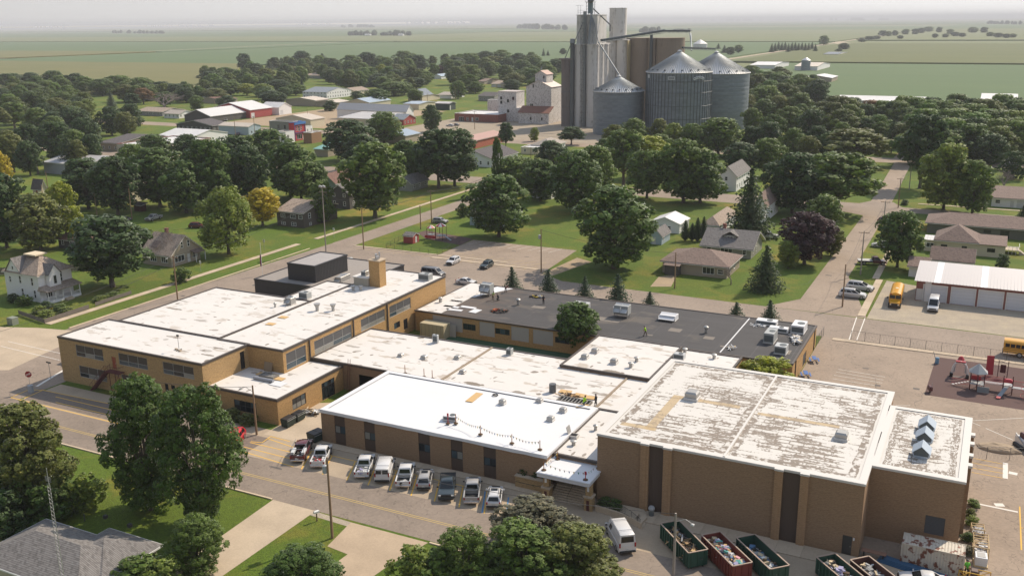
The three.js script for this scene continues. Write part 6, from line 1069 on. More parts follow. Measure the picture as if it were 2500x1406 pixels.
grow('in the tree belt behind the white sheds', 'trees of the northern belt', [[-684.9,-714.4,13.7,11.1,'r dark'],[-552.9,-579.5,9.3,9,'r dark'],[-540.3,-567.9,9.9,8.8,'r olive'],[-600,-640.3,12.3,8.6,'r maple'],[-732.6,-788.4,13.7,12.1,'r mid'],[-491.8,-527.4,8.4,7.1,'r dark'],[-577.1,-624.4,11,11,'r mid'],[-871.7,-971.1,21.2,9.2,'o dark'],[-563.7,-629,9.3,8.2,'r lime'],[-728.2,-828,16.2,10.7,'r dark'],[-540.1,-621.9,10.2,9.4,'r light'],[-515.9,-595.7,9.9,9,'r maple'],[-660,-766,14.6,8.6,'r olive'],[-858.4,-1003.9,13,8,'s pine'],[-477.1,-557.6,10.2,9.6,'r dark'],[-476.5,-561.9,9.2,7.4,'r dark'],[-555.5,-660.7,11,11.3,'r dark'],[-872.8,-1045.8,14,11,'s pine'],[-513.2,-616.2,8.4,6.9,'r maple'],[-920.7,-1116.8,14,8.8,'s pine'],[-745.4,-910.1,9.5,7.7,'r olive'],[-522.5,-641.6,9.3,8.1,'r mid'],[-889.2,-1110.1,20,13.9,'r dark'],[-532.8,-662.8,13,4.2,'s blue'],[-744.8,-931.9,9.5,7.8,'r mid'],[-690.3,-892.3,9.5,7.4,'r mid'],[-926.2,-1204.3,14,12.4,'s pine'],[-406.3,-534.1,7,5.6,'b dark'],[-671.6,-894.4,16.2,9.2,'r dark'],[-746.7,-998.9,14,9.2,'s pine'],[-754.8,-1040.4,17.5,12.7,'r mid'],[-452.6,-629.5,6,5.8,'b dark'],[-623.3,-878.5,15.8,9.3,'r mid'],[-595.7,-845.1,12.6,13.7,'r mid'],[-778.7,-1111.2,18.8,13.4,'r dark'],[-525.7,-754.9,10,9.5,'s blue'],[-414.8,-602.4,9.9,9.6,'r maple'],[-403.8,-586.4,9,5.9,'b dark'],[-522.2,-763.9,11.3,10.7,'r dark'],[-584.9,-859.4,15,6.9,'r lime'],[-491.6,-723.7,11.3,8.9,'r mid'],[-664.1,-985.1,17.5,11.8,'r mid'],[-441.5,-665.1,11,12,'r mid'],[-538.1,-815.1,12.6,11.3,'r dark'],[-559.4,-849.2,15.8,8.9,'r olive'],[-730.9,-1129.1,20,15.6,'r mid'],[-441.3,-679.9,10.2,8.1,'r mid'],[-621.4,-966.2,16.9,10,'r mid'],[-392.4,-619.2,9.2,6.4,'r mid'],[-472.2,-747.8,9.3,8.8,'r dark'],[-641.1,-1021.9,18.8,12,'r dark'],[-497.6,-806.8,11.6,7.9,'r mid'],[-567.6,-948.5,10.5,6.6,'r plum'],[-534.9,-917.8,10,8.8,'s pine'],[-595.5,-1032.1,16.2,13.9,'r dark'],[-543.5,-944.9,15.8,11.1,'r maple'],[-375.8,-654.9,13.2,6.9,'o mid'],[-496,-885.9,14.6,10.4,'r olive'],[-634,-1136.8,17.5,15.1,'r mid'],[-401.3,-718.7,14.7,8.5,'o mid'],[-390.7,-709.9,9.3,6.8,'r mid'],[-633.6,-1181.8,18.8,13.4,'r dark'],[-495.1,-927.4,10,8.8,'p pine'],[-557.4,-1053.1,16.9,10.4,'r olive'],[-548,-1049.9,16.9,10.4,'r olive'],[-536.2,-1030.3,12,8.7,'s blue'],[-636.8,-1236.6,18.8,13.9,'r mid'],[-522.1,-1027.1,15.8,10.1,'r dark'],[-468.2,-922.8,12.6,10.4,'r dark'],[-367.3,-731.1,10.2,8.2,'r dark'],[-395.1,-790,12.3,10.3,'r olive'],[-566.5,-1146.3,17.5,12.8,'r dark'],[-494,-1007.9,14.6,9.8,'r maple'],[-416.6,-865.1,13.7,12.8,'r mid'],[-530.2,-1113.1,16.2,12.3,'r mid'],[-409.8,-862.9,14.6,8.4,'r maple'],[-352.5,-746.3,11.3,7.3,'r mid'],[-435.1,-943.4,16.2,10.4,'r mid'],[-390.9,-852.3,12.6,9.4,'r maple'],[-447.2,-996.9,16.2,9.1,'r dark']]);
grow('in the dark pine row by the far farmhouse', 'pines of the far farm', [[-375,-1776.6,15,5.5,'s pine'],[-382.1,-1838.1,15,5.6,'s pine'],[-389.5,-1903.9,15,5.8,'s pine'],[-376.5,-1870.3,15,5.7,'s pine'],[-377,-1903.6,15,5.8,'s pine'],[-351.8,-1806.9,15,5.5,'s pine'],[-358.1,-1870.1,15,5.7,'s pine'],[-358.3,-1903.2,15,5.8,'s pine'],[-340,-1837.9,15,5.6,'s pine'],[-339.9,-1869.8,15,5.7,'s pine'],[-322.5,-1807,15,5.5,'s pine'],[-322.2,-1837.8,15,5.6,'s pine'],[-327.6,-1902.5,15,5.7,'s pine'],[-300.1,-1777.3,15,5.4,'s pine'],[-366,-2271.3,20,11.8,'o mid'],[-259.2,-1770.1,7,7,'b dark'],[-268.6,-1893.1,13,12,'r dark']]);
grow('in the far park row at right', 'trees of the far park', [[-324.9,-2568.6,10,12.1,'b dark'],[-326.3,-2737.8,11,13.9,'r dark'],[-318.1,-2797.9,11,13.1,'r dark'],[-362.1,-3367.5,18,15.7,'o dark'],[-331.3,-3236.9,17,10,'o mid'],[-324.9,-3350.7,18,10.4,'o dark'],[-261.9,-2850.5,11,8.8,'r dark'],[-315.1,-3592.8,19,13.8,'o mid'],[-285.5,-3606.6,20,12.4,'o dark'],[-287.7,-3873.4,20,16.3,'r dark'],[-286.8,-4238.1,21,19.4,'o mid'],[-184.1,-2979.2,13,9.1,'r dark'],[-237.6,-4034.8,21,13.8,'o dark'],[-161.4,-3039.6,12,9.2,'r dark'],[-178,-3608.2,18,12.3,'o mid'],[-143.3,-3213.1,14,12.1,'r dark'],[-120.4,-3112.4,13,10.5,'r dark'],[-119.9,-3947.3,21,19.2,'o mid'],[-83.3,-3920.1,21,16.1,'o dark'],[-50.1,-3180.2,14,11.8,'r mid'],[-27.2,-3013.6,14,12.3,'r dark'],[-6.8,-2931,13,10.8,'r dark'],[7.9,-2993.6,12,9.9,'r mid']]);
grow('on the open fields behind the elevator', 'field edge trees', [[-702,-1517.3,13,3.5,'s pine'],[-698.7,-1528.4,10,4.2,'s pine'],[-697.4,-1589.4,11,6.5,'r dark'],[-1423,-4637,16,39.4,'r dark'],[-1431.6,-4822.1,18,22.4,'s pine'],[-513.6,-1935.8,12,5.7,'s pine'],[-440.5,-1701.6,14,7.1,'s pine'],[-407.2,-1612.6,13,8.1,'r dark'],[-415.8,-1702.5,14,8.5,'r mid']]);
wood('wood filling the belt behind the white sheds', [[-794,-810,-709,-831,-572,-670,-639,-651,26,12], [-947,-1061,-787,-1089,-508,-702,-605,-675,34,13], [-857,-1156,-713,-1179,-437,-722,-519,-699,34,13], [-731,-1232,-543,-1258,-344,-797,-456,-767,44,14]]);
wood('wood filling the belt right of the steel bins', [[-216,-928,-159,-942,-91,-547,-124,-536,26,13], [-91,-546,10,-581,9,-487,-75,-455,60,14], [-35,-470,9,-487,9,-425,-30,-410,24,14]]);
wood('wood filling the far left trees', [[-809,-584,-725,-608,-385,-319,-426,-304,40,13], [-710,-616,-621,-642,-540,-557,-615,-534,24,11]]);

// vehicles (front towards +z)
const tyreM = M('tyre_rubber', [0.022,0.021,0.02], 0.9), rimM = M('wheel_rim', [0.42,0.42,0.43], 0.35, { metalness: 0.7 }), trimM = M('trim_black', [0.02,0.02,0.021], 0.6), chrome = M('chrome', [0.55,0.55,0.56], 0.2, { metalness: 0.9 }), headM = M('headlight_lens', [0.6,0.6,0.58], 0.15), tailM = M('taillight_lens', [0.28,0.012,0.012], 0.2), plateM = M('licence_plate', [0.5,0.52,0.5], 0.5);
const autoGlass = M('car_glass', [0.012,0.015,0.018], 0.05, { specularIntensity: 1 });
const paint = (n, c, r = 0.3) => M('paint_' + n, c, r, { clearcoat: 0.7, clearcoatRoughness: 0.08 });
const PT = { white: paint('car_white', [0.62,0.61,0.60]), black: paint('car_black', [0.012,0.015,0.017]), navy: paint('car_navy', [0.018,0.030,0.036]), silver: paint('car_silver', [0.34,0.33,0.32]), maroon: paint('car_maroon', [0.10,0.012,0.016]), red: paint('car_red', [0.52,0.012,0.02]), teal: paint('car_green', [0.03,0.045,0.045]), pale: paint('car_pale_blue', [0.38,0.45,0.48]), gold: paint('truck_yellow', [0.55,0.27,0.02]), grey: paint('car_grey', [0.12,0.12,0.125]), bus: paint('bus_yellow', [0.70,0.33,0.012], 0.4) };
const wheelGeo = (r, w) => shared(`tyre${r}${w}`, () => Q().at(0,0,0,0,0,1.5708).lathe(0,0, [[r * 0.62, -w / 2], [r * 0.94, -w / 2], [r, -w * 0.32], [r, w * 0.32], [r * 0.94, w / 2], [r * 0.62, w / 2]], 18, true).geo(0.6));
const rimGeo = (r, w) => shared(`rim${r}${w}`, () => { const g = Q().at(0,0,0,0,0,1.5708).lathe(0,0, [[r * 0.62, -w / 2 - 0.012], [r * 0.2, -w / 2 - 0.03]], 14, true).lathe(0,0, [[r * 0.2, w / 2 + 0.03], [r * 0.62, w / 2 + 0.012]], 14, true); return g.geo(); });
function wheels(t, W, zs, r = 0.36, w = 0.25) { for (const z of zs) for (const s of [-1,1]) { const m = put('wheel', wheelGeo(r, w), tyreM, t); m.position.set(s * (W / 2 - w / 2 + 0.01), r, z); put('rim', rimGeo(r, w), rimM, m); } }
// lower body: side outline with wheel arches, swept across the width with rounded edges
function lowerBody(key, W, pts, arches, ra, clear) {
  return shared(key, () => {
    const s = new THREE.Shape(); s.moveTo(pts[0][0], clear);
    for (const a of arches) { s.lineTo(a - ra, clear); s.absarc(a, clear + 0.06, ra, Math.PI, 0, true); }
    s.lineTo(pts[pts.length - 1][0], clear); for (let i = pts.length - 1; i >= 0; i--) s.lineTo(pts[i][0], pts[i][1]);
    const b = 0.07, e = new THREE.ExtrudeGeometry(s, { depth: W - 2 * b, bevelEnabled: true, bevelSize: b * 0.7, bevelThickness: b, bevelOffset: -b * 0.7, bevelSegments: 3, curveSegments: 8 });
    return Q().add(e, new THREE.Matrix4().makeTranslation(W / 2 - b, 0,0).multiply(new THREE.Matrix4().makeRotationY(-Math.PI / 2))).geo(0.7);
  });
}
// cabin: four-sided frustum; glass set on its faces
function cabin(t, W, y0, y1, b0, b1, r0, r1, col, o = {}) {
  const w0 = W / 2 - 0.05, w1 = W / 2 - (o.tuck ?? 0.26), B = [[-w0, y0, b1], [w0, y0, b1], [w0, y0, b0], [-w0, y0, b0]], T = [[-w1, y1 - 0.08, r1], [w1, y1 - 0.08, r1], [w1, y1 - 0.08, r0], [-w1, y1 - 0.08, r0]], T2 = T.map(([x, y, z]) => [x * 0.9, y1, z + (z > (r0 + r1) / 2 ? -0.14 : 0.14)]);
  Q().rings([B, T, T2], true, false).mesh('cab', o.cab || col, t, 0.9);
  const face = (name, a, b, c, d, u0, u1, v0, v1) => { // a b bottom, d c top, outside view left to right
    const L = (p, q, k) => p.map((v, i) => v + (q[i] - v) * k), P = (u, v) => L(L(a, b, u), L(d, c, u), v), n = new THREE.Vector3().crossVectors(new THREE.Vector3(...b).sub(new THREE.Vector3(...a)), new THREE.Vector3(...d).sub(new THREE.Vector3(...a))).normalize().multiplyScalar(0.012), O = (p) => [p[0] + n.x, p[1] + n.y, p[2] + n.z];
    Q().quad(O(P(u0, v0)), O(P(u1, v0)), O(P(u1, v1)), O(P(u0, v1))).mesh(name, autoGlass, t);
  };
  face('windshield', B[0], B[1], T[1], T[0], 0.06,0.94,0.06,0.92);
  if (o.rear !== 0) { if (o.rear === 2) { face('rear_window', B[2], B[3], T[3], T[2], 0.07,0.46,0.2,0.8); face('rear_window', B[2], B[3], T[3], T[2], 0.54,0.93,0.2,0.8); } else face('rear_window', B[2], B[3], T[3], T[2], 0.1,0.9, o.rearLow ?? 0.12,0.86); }
  for (const [u0, u1] of o.sides || [[0.05,0.48], [0.52,0.94]]) { face('side_window', B[1], B[2], T[2], T[1], u0, u1,0.1,0.84); face('side_window', B[3], B[0], T[0], T[3], 1 - u1,1 - u0,0.1,0.84); }
}
function lampsAndTrim(t, W, L, o = {}) {
  const hy = o.hy ?? 0.78, ty = o.ty ?? 0.9, th = o.th ?? 0.3;
  for (const s of [-1,1]) {
    const h = put('headlight', shared('hl', () => Q().bevel(-0.19,0.19,-0.09,0.09,-0.05,0.06,0.02).geo()), headM, t); h.position.set(s * (W / 2 - 0.24), hy, L / 2 - 0.05);
    const r = put('taillight', shared('tl' + th, () => Q().bevel(-0.09,0.09, -th / 2, th / 2,-0.05,0.05,0.02).geo()), tailM, t); r.position.set(s * (W / 2 - 0.13), ty, -L / 2 + 0.02);
    const m = put('mirror', shared('mir', () => Q().bevel(-0.12,0.12,-0.09,0.1,-0.05,0.07,0.03).geo()), o.mirror || trimM, t); m.position.set(s * (W / 2 + 0.13), o.my ?? 1.15, o.mz ?? 0.8);
  }
  Q().bevel(-W / 2 + 0.35, W / 2 - 0.35, hy - 0.14, hy + 0.12, L / 2 - 0.03, L / 2 + 0.03,0.02).mesh('grille', trimM, t);
  Q().bevel(-W / 2 + 0.06, W / 2 - 0.06,0.34,0.56, L / 2 - 0.06, L / 2 + 0.07,0.04).mesh('bumper', o.bumper || trimM, t); Q().bevel(-W / 2 + 0.06, W / 2 - 0.06,0.36,0.58, -L / 2 - 0.07, -L / 2 + 0.06,0.04).mesh('bumper', o.bumper || trimM, t);
  Q().box(-0.17,0.17,0.62,0.77, -L / 2 - 0.05, -L / 2 - 0.02).mesh('licence_plate', plateM, t);
}
const CARS = 'parked cars and trucks';
function car(label, x, z, hx, hz, kind, col, o = {}) {
  const y = o.y || 0, t = thing({ pickup: 'pickup_truck', van: 'cargo_van', transit: 'cargo_van', suv: 'sport_utility_car', big: 'sport_utility_car', sedan: 'sedan_car' }[kind], label, { pickup: 'pickup truck', van: 'van', transit: 'van', suv: 'car', big: 'car', sedan: 'car' }[kind], x, y + 0.025, z, Math.atan2(hx, hz), CARS), c = PT[col];
  if (kind === 'pickup') {
    const W = 1.98, L = 5.8; put('body', lowerBody('pk', W, [[-0.86,1.08], [1.35,1.1], [2.2,1.06], [2.72,0.98], [2.88,0.62]], [1.75], 0.46,0.4), c, t);
    const bed = shared('pkbed', () => { const g = Q(); for (const s of [-1,1]) { const sh = new THREE.Shape(); sh.moveTo(-2.9,0.48); sh.lineTo(-2.16,0.48); sh.absarc(-1.7,0.5,0.46, Math.PI, 0, true); sh.lineTo(-0.88,0.44); sh.lineTo(-0.88,1.14); sh.lineTo(-2.9,1.14); const e = new THREE.ExtrudeGeometry(sh, { depth: 0.1, bevelEnabled: true, bevelSize: 0.02, bevelThickness: 0.03, bevelSegments: 2 }); g.add(e, new THREE.Matrix4().makeTranslation(s > 0 ? 0.96 : -0.86,0,0).multiply(new THREE.Matrix4().makeRotationY(-Math.PI / 2))); } return g.box(-0.84,0.84,1.0,1.13,-0.96,-0.88).geo(0.6); });
    put('bed', bed, c, t); Q().box(-0.86,0.86,0.5,0.6,-2.86,-0.9).mesh('bed_floor', trimM, t); Q().bevel(-0.86,0.86,0.55,1.13,-2.92,-2.83,0.03).mesh('tailgate', c, t);
    cabin(t, W, 1.06,1.88,-0.82,1.5,-0.66,0.72, c, { tuck: 0.24, rearLow: 0.16 }); lampsAndTrim(t, W, L, { hy: 0.86, ty: 0.92, mz: 1.15, my: 1.22, bumper: o.bumper === 'c' ? chrome : trimM }); wheels(t, W, [1.75,-1.7], 0.4,0.27);
    if (o.cover) Q().bevel(-0.9,0.9,1.14,1.2,-2.88,-0.9,0.03).mesh('bed_cover', trimM, t);
    if (o.rack) { const g = Q(); for (const xx of [-0.9,0.9]) for (const zz of [-2.7,-1.0]) g.bar([xx, 1.1, zz], [xx, 2.0, zz], 0.03); for (const xx of [-0.9,0.9]) g.bar([xx, 2,-2.8], [xx, 2,0.6], 0.03); for (const zz of [-2.7,-1.0]) g.bar([-0.9,2, zz], [0.9,2, zz], 0.03); g.mesh('ladder_rack', chrome, t); for (const s of [-1,1]) Q().bevel(s * 0.72 - 0.22, s * 0.72 + 0.22,1.14,1.5,-2.6,-1.0,0.03).mesh('side_box', M('toolbox_white', [0.55,0.56,0.57], 0.5), t); }
  } else if (kind === 'van' || kind === 'transit') {
    const W = 2.02, L = kind === 'van' ? 5.7 : 5.9, H = kind === 'van' ? 2.1 : 2.5; put('body', lowerBody(kind + 'b', W, [[-L / 2 + 0.02,1.2], [1.85,1.22], [L / 2 - 0.35,1.02], [L / 2 - 0.02,0.7]], [L / 2 - 0.95, -L / 2 + 1.15], 0.44,0.38), c, t);
    cabin(t, W, 1.18, H, -L / 2 + 0.05,2.0, -L / 2 + 0.14,1.05, c, { tuck: 0.16, rear: kind === 'van' ? 2 : 1, rearLow: 0.3, sides: o.windows ? [[0.12,0.3], [0.34,0.6], [0.64,0.93]] : [[0.13,0.31]] }); lampsAndTrim(t, W, L, { hy: 0.82, ty: 1.25, th: 0.5, mz: 1.7, my: 1.35 }); wheels(t, W, [L / 2 - 0.95, -L / 2 + 1.15], 0.37,0.25);
    if (o.rack) { const g = Q(); for (const zz of [-2,0.3]) g.bar([-0.85, H + 0.12, zz], [0.85, H + 0.12, zz], 0.025).bar([-0.8, H - 0.02, zz], [-0.8, H + 0.12, zz], 0.025).bar([0.8, H - 0.02, zz], [0.8, H + 0.12, zz], 0.025); g.bar([0.86, H + 0.16,-2.6], [0.86, H + 0.16,1.1], 0.025).bar([0.98, H - 0.2,-2.6], [0.98, H - 0.2,1.1], 0.025); for (let i = 0; i < 12; i++) g.bar([0.86, H + 0.16,-2.5 + i * 0.3], [0.98, H - 0.2,-2.5 + i * 0.3], 0.016); g.mesh('ladder_rack', rimM, t); }
  } else {
    const big = kind === 'big', sd = kind === 'sedan', W = big ? 2.0 : 1.84, L = big ? 5.6 : 4.65, H = big ? 1.88 : sd ? 1.45 : 1.68, by = sd ? 0.92 : big ? 1.16 : 1.04;
    put('body', lowerBody(kind, W, [[-L / 2 + 0.03, by - 0.12], [-L / 2 + 0.2, by], [1.15, by], [L / 2 - 0.4, by - 0.12], [L / 2 - 0.02,0.62]], [L / 2 - 0.9, -L / 2 + 0.95], 0.4,0.28), c, t);
    cabin(t, W, by - 0.02, H, sd ? -1.75 : -L / 2 + 0.12, L / 2 - 1.25, sd ? -1.0 : -L / 2 + 0.5, sd ? 0.15 : 0.35, c, { tuck: 0.27, sides: big ? [[0.04,0.33], [0.36,0.64], [0.67,0.95]] : [[0.06,0.48], [0.52,0.92]] }); lampsAndTrim(t, W, L, { hy: 0.72, ty: 0.88, my: by + 0.08, mz: L / 2 - 1.5, mirror: c }); wheels(t, W, [L / 2 - 0.9, -L / 2 + 0.95], big ? 0.39 : 0.35,0.23);
    if (o.rails) for (const s of [-1,1]) Q().box(s * (W / 2 - 0.36) - 0.02, s * (W / 2 - 0.36) + 0.02, H - 0.02, H + 0.06, -L / 2 + 0.7,0.3).mesh('roof_rail', trimM, t);
    if (o.sunroof) Q().box(-0.42,0.42, H + 0.001, H + 0.012,-0.6,0.1).mesh('sunroof', autoGlass, t);
  }
  return t;
}
const hd = [-0.44,-0.9];
car('maroon pickup with white side boxes and ladder rack', -80.6,-95,...hd, 'pickup', 'maroon', { rack: 1, bumper: 'c' });
car('white pickup with red gear in its bed beside the utility pole', -77.1,-94.8,...hd, 'pickup', 'white', { bumper: 'c' });
car('white pickup carrying a pale sack beside the white van', -70,-94.8,...hd, 'pickup', 'white', { bumper: 'c' });
car('white cargo van with twin rear windows between two white pickups', -66.9,-94.9,...hd, 'van', 'white', { rack: 1 });
car('white pickup with a dark empty bed beside the small silver car', -63.7,-94.9,...hd, 'pickup', 'white', { bumper: 'c' });
car('small silver hatchback in the front parking row', -60.8,-95,...hd, 'suv', 'silver', { sunroof: 1 });
car('black pickup parked nose outwards facing the street', -57.1,-94.3,0.46,0.89, 'pickup', 'navy', { cover: 1 });
car('silver pickup with a dark bonnet next to the black pickup', -53.8,-94.9,...hd, 'pickup', 'silver', { bumper: 'c' });
car('white crossover car at the blue marked bay', -50.5,-94.6,-0.4,-0.92, 'suv', 'white', { rails: 1, sunroof: 1 });
car('white high roofed van with a ladder beside the canopy', -33.2,-92.2,-0.6,-0.8, 'transit', 'white', { rack: 1 });
car('bright red car behind the foreground maple', -91.6,-94,0.44,0.9, 'suv', 'red');
car('pale blue car half hidden between the two foreground maples', -107.5,-94.6,-0.44,-0.9, 'sedan', 'pale');
car('yellow pickup poking out behind the west wing', -139.7,-107.6,-0.98,0.1, 'pickup', 'gold');
car('white wagon parked in the rear lot', -115.9,-197.6,0.05,1, 'suv', 'white', { rails: 1 });
car('dark wagon parked in the rear lot', -106.5,-197.4,0.05,1, 'suv', 'teal', { rails: 1 });
car('dark minivan behind the school chimney roof', -114.1,-185.2,1,0.03, 'van', 'grey', { windows: 1 });
car('white hatchback driving on the back street', -103.6,-182.2,1,-0.03, 'sedan', 'white');
car('silver hatchback on the lawn drive by the small playground', -144.1,-238.7,1,-0.09, 'suv', 'silver');
car('white pickup behind the charcoal cube', -138.2,-185.6,0.8,0.6, 'pickup', 'white');
car('large white utility wagon nearest the wooden pole at right', -23.6,-206.8,1,0.02, 'big', 'white', { rails: 1 });
car('white wagon parked behind the large white wagon', -23,-213.6,1,0.1, 'big', 'white', { rails: 1 });
car('white passenger van in front of the bus garage', -7.7,-204.6,0,1, 'transit', 'white', { windows: 1 });
car('white and black crossover beside the round street tree', -23.6,-258.1,-1,0.05, 'suv', 'white');
car('white car far up at the elevator street', 6.2,-425.6,0.99,0.1, 'suv', 'white');
car('silver pickup on the lawn behind the gabled house', -226.8,-207.5,0.1,1, 'pickup', 'silver');
car('dark sedan in the shade left of the silver pickup', -234,-202.3,-0.92,0.4, 'sedan', 'grey');
car('dark red car under the drooping tree', -205.7,-203.9,0.91,-0.4, 'suv', 'maroon');
car('red car beside the street tree near the crossing', -25.81,-290.61,0.9,0.1, 'suv', 'maroon');
car('white car across the upper right street', -35.29,-357.07,1,0, 'suv', 'white');
car('white pickup on the drive beside the purple tree', -52.26,-256.86,0.9,-0.3, 'pickup', 'white');
car('white sedan outside the brick shop', -278.93,-476.2,-1,0.1, 'sedan', 'white');
car('black sedan behind the white sedan at the brick shop', -277.54,-479.77,-1,0.1, 'sedan', 'grey');
for (const [px, pz, k, c, l] of [[-425.38,-454.05, 'sedan', 'silver', 'silver car nearest the dark barn'], [-431.25,-465.67, 'suv', 'black', 'black car second in the barn row'], [-431.69,-473.66, 'big', 'grey', 'grey car third in the barn row'], [-430.82,-478.13, 'suv', 'navy', 'dark blue car by the red barn door'], [-363.9,-396.33, 'sedan', 'maroon', 'red car behind the pale blue shed'], [-447.67,-775.68, 'suv', 'maroon', 'distant maroon car near the blue roofs'], [-600.65,-497.22, 'pickup', 'grey', 'dark pickup by the far left white house']]) car(l, px, pz, 0.6,0.8, k, c);
car('white car partly cut by the bottom edge near the container', -1.8,-97.7,-0.95,0.2, 'sedan', 'white');
{ // flatbed truck
  const t = thing('flatbed_truck', 'red flatbed truck parked across the verge', 'truck', -23.6,0.02,-238.4, Math.atan2(0.9,-0.25), CARS);
  put('body', lowerBody('fbt', 2.0, [[0.2,1.1], [2.0,1.12], [3.0,1.05], [3.4,0.6]], [2.5], 0.46,0.42), PT.maroon, t); cabin(t, 2.0,1.08,1.95,0.2,2.1,0.35,1.4, PT.maroon, { tuck: 0.22 });
  Q().box(-1.15,1.15,0.95,1.07,-3.2,0.1).mesh('flat_bed', M('bed_steel', [0.45,0.44,0.42], 0.5), t); Q().box(-0.9,0.9,0.5,0.95,-3.1,0.3).mesh('chassis', trimM, t); Q().box(-1,1,1.07,1.9,0.05,0.12).mesh('headboard', trimM, t);
  wheels(t, 2.0, [2.5,-1.8], 0.42,0.3);
  for (const s of [-1,1]) { const h = put('headlight', shared('hl', () => null), headM, t); h.position.set(s * 0.75,0.85,3.36); }
}
function schoolBus(label, x, z, hx, hz, L = 11) {
  const t = thing('school_bus', label, 'school bus', x, 0.025, z, Math.atan2(hx, hz), 'yellow school buses'), y = PT.bus, W = 2.4, f = L / 2 - 1.5, b = -L / 2, n = 8, roofRing = (zz) => { const r = [[-W / 2,0.7, zz], [-W / 2,2.35, zz]]; for (let i = 0; i <= n; i++) { const a = Math.PI - i / n * Math.PI; r.push([Math.cos(a) * W / 2 * (Math.abs(Math.cos(a)) > 0.99 ? 1 : 0.985), 2.4 + Math.sin(a) * 0.62, zz]); } r.push([W / 2,2.35, zz], [W / 2,0.7, zz]); return r; };
  Q().rings([roofRing(b), roofRing(f)], true, true).mesh('body', y, t, 0.6);
  Q().rings([[[-1.0,0.6, f], [1.0,0.6, f], [1.0,1.6, f], [-1.0,1.6, f]], [[-0.92,0.6, L / 2 - 0.15], [0.92,0.6, L / 2 - 0.15], [0.92,1.35, L / 2 - 0.15], [-0.92,1.35, L / 2 - 0.15]], [[-0.85,0.7, L / 2], [0.85,0.7, L / 2], [0.85,1.2, L / 2], [-0.85,1.2, L / 2]]], true, false).mesh('hood', y, t, 0.5);
  Q().box(-0.6,0.6,0.75,1.15, L / 2, L / 2 + 0.03).mesh('grille', trimM, t);
  for (const s of [-1,1]) { Q().box(s * 0.72 - 0.12, s * 0.72 + 0.12,0.82,1.05, L / 2 - 0.02, L / 2 + 0.05).mesh('headlight', headM, t); Q().box(s * 0.9 - 0.14, s * 0.9 + 0.14,2.58,2.8, f, f + 0.06).mesh('warning_lamp', tailM, t); for (const q of [0.95,1.3,1.6]) Q().box(s * W / 2 - 0.02, s * W / 2 + 0.02, q, q + 0.07, b + 0.05, f - 0.05).mesh('black_rail', trimM, t); const m = Q().bar([s * 1.1,1.9, f], [s * 1.45,2.1, f + 0.6], 0.03).mesh('mirror', trimM, t); Q().bevel(s * 1.45 - 0.12, s * 1.45 + 0.12,1.85,2.25, f + 0.55, f + 0.68,0.03).mesh('mirror_head', trimM, m); }
  const k = Math.round((f - b - 0.6) / 0.82); for (let i = 0; i < k; i++) for (const s of [-1,1]) { const m = put('window', shared('buswin', () => Q().box(-0.02,0.02,0,0.62,-0.34,0.34).geo()), autoGlass, t); m.position.set(s * W / 2,1.75, b + 0.6 + i * 0.82); }
  Q().box(-1.05,-0.05,1.75,2.5, f, f + 0.03).mesh('windshield', autoGlass, t); Q().box(0.05,1.05,1.75,2.5, f, f + 0.03).mesh('windshield', autoGlass, t); Q().box(-0.75,0.75,1.8,2.4, b - 0.03, b).mesh('rear_window', autoGlass, t);
  Q().bevel(-1.1,1.1,0.45,0.72, L / 2 - 0.08, L / 2 + 0.1,0.03).mesh('bumper', trimM, t); Q().bevel(-1.2,1.2,0.5,0.78, b - 0.12, b + 0.02,0.03).mesh('bumper', trimM, t); Q().box(-0.28,0.28,3.02,3.07,-0.5,0.1).mesh('roof_hatch', M('hatch_white', [0.65,0.62,0.5], 0.6), t);
  wheels(t, W, [L / 2 - 1.15, -L / 2 + 2.6], 0.48,0.28);
}
schoolBus('yellow school bus parked nose outwards on the gravel lot', -15,-206.6,0.03,1,10.5);
schoolBus('yellow school bus standing by the playground fence at the right edge', 10.6,-180.4,1,0.02,11);
// loose loads: odds and ends heaped together
function heap(name, label, x, y, z, turn, w, d, h, n, cols, long = 0.4) {
  const g = Q(), col = [];
  for (let i = 0; i < n; i++) {
    const px = rr(-w / 2, w / 2) * 0.88, pz = rr(-d / 2, d / 2) * 0.9, py = Math.max(0.03, h * (1 - Math.abs(px) / w * 0.9) * (0.35 + 0.65 * fbm((px / w + 0.5) * 0.98, (pz / d + 0.5) * 0.98,4,2,7)) * rr(0.4,1)), c = pick(cols), k = rr(0.75,1.2), plank = rnd() < long, s = plank ? [rr(0.08,0.16), rr(0.03,0.08), rr(0.8,1.8)] : [rr(0.2,0.6), rr(0.06,0.3), rr(0.2,0.7)], before = g.p.length;
    g.at(px, py, pz, plank ? rr(-0.6,0.6) + (rnd() < 0.3 ? 1.5 : 0) : rnd() * 3, rr(-0.35,0.35), rr(-0.35,0.35)).box(-s[0] / 2, s[0] / 2, -s[1] / 2, s[1] / 2, -s[2] / 2, s[2] / 2);
    for (let q = before; q < g.p.length; q += 3) col.push(c[0] * k, c[1] * k, c[2] * k);
  }
  const geo = g.geo(); geo.setAttribute('color', new THREE.Float32BufferAttribute(col, 3));
  const m = put(name, geo, M('debris', [1,1,1], 0.85, { vertexColors: true })); m.position.set(x, y, z); m.rotation.y = turn; m.userData = { kind: 'stuff', label, category: 'debris' }; return m;
}
const C_ = { wood: [0.36,0.23,0.11], ply: [0.5,0.33,0.16], dark: [0.04,0.035,0.03], grey: [0.3,0.3,0.3], white: [0.6,0.6,0.6], brown: [0.12,0.075,0.045], blue: [0.1,0.2,0.34], red: [0.32,0.03,0.035], pink: [0.5,0.25,0.28], lilac: [0.36,0.34,0.5], teal: [0.1,0.34,0.3], tan: [0.5,0.4,0.26] };
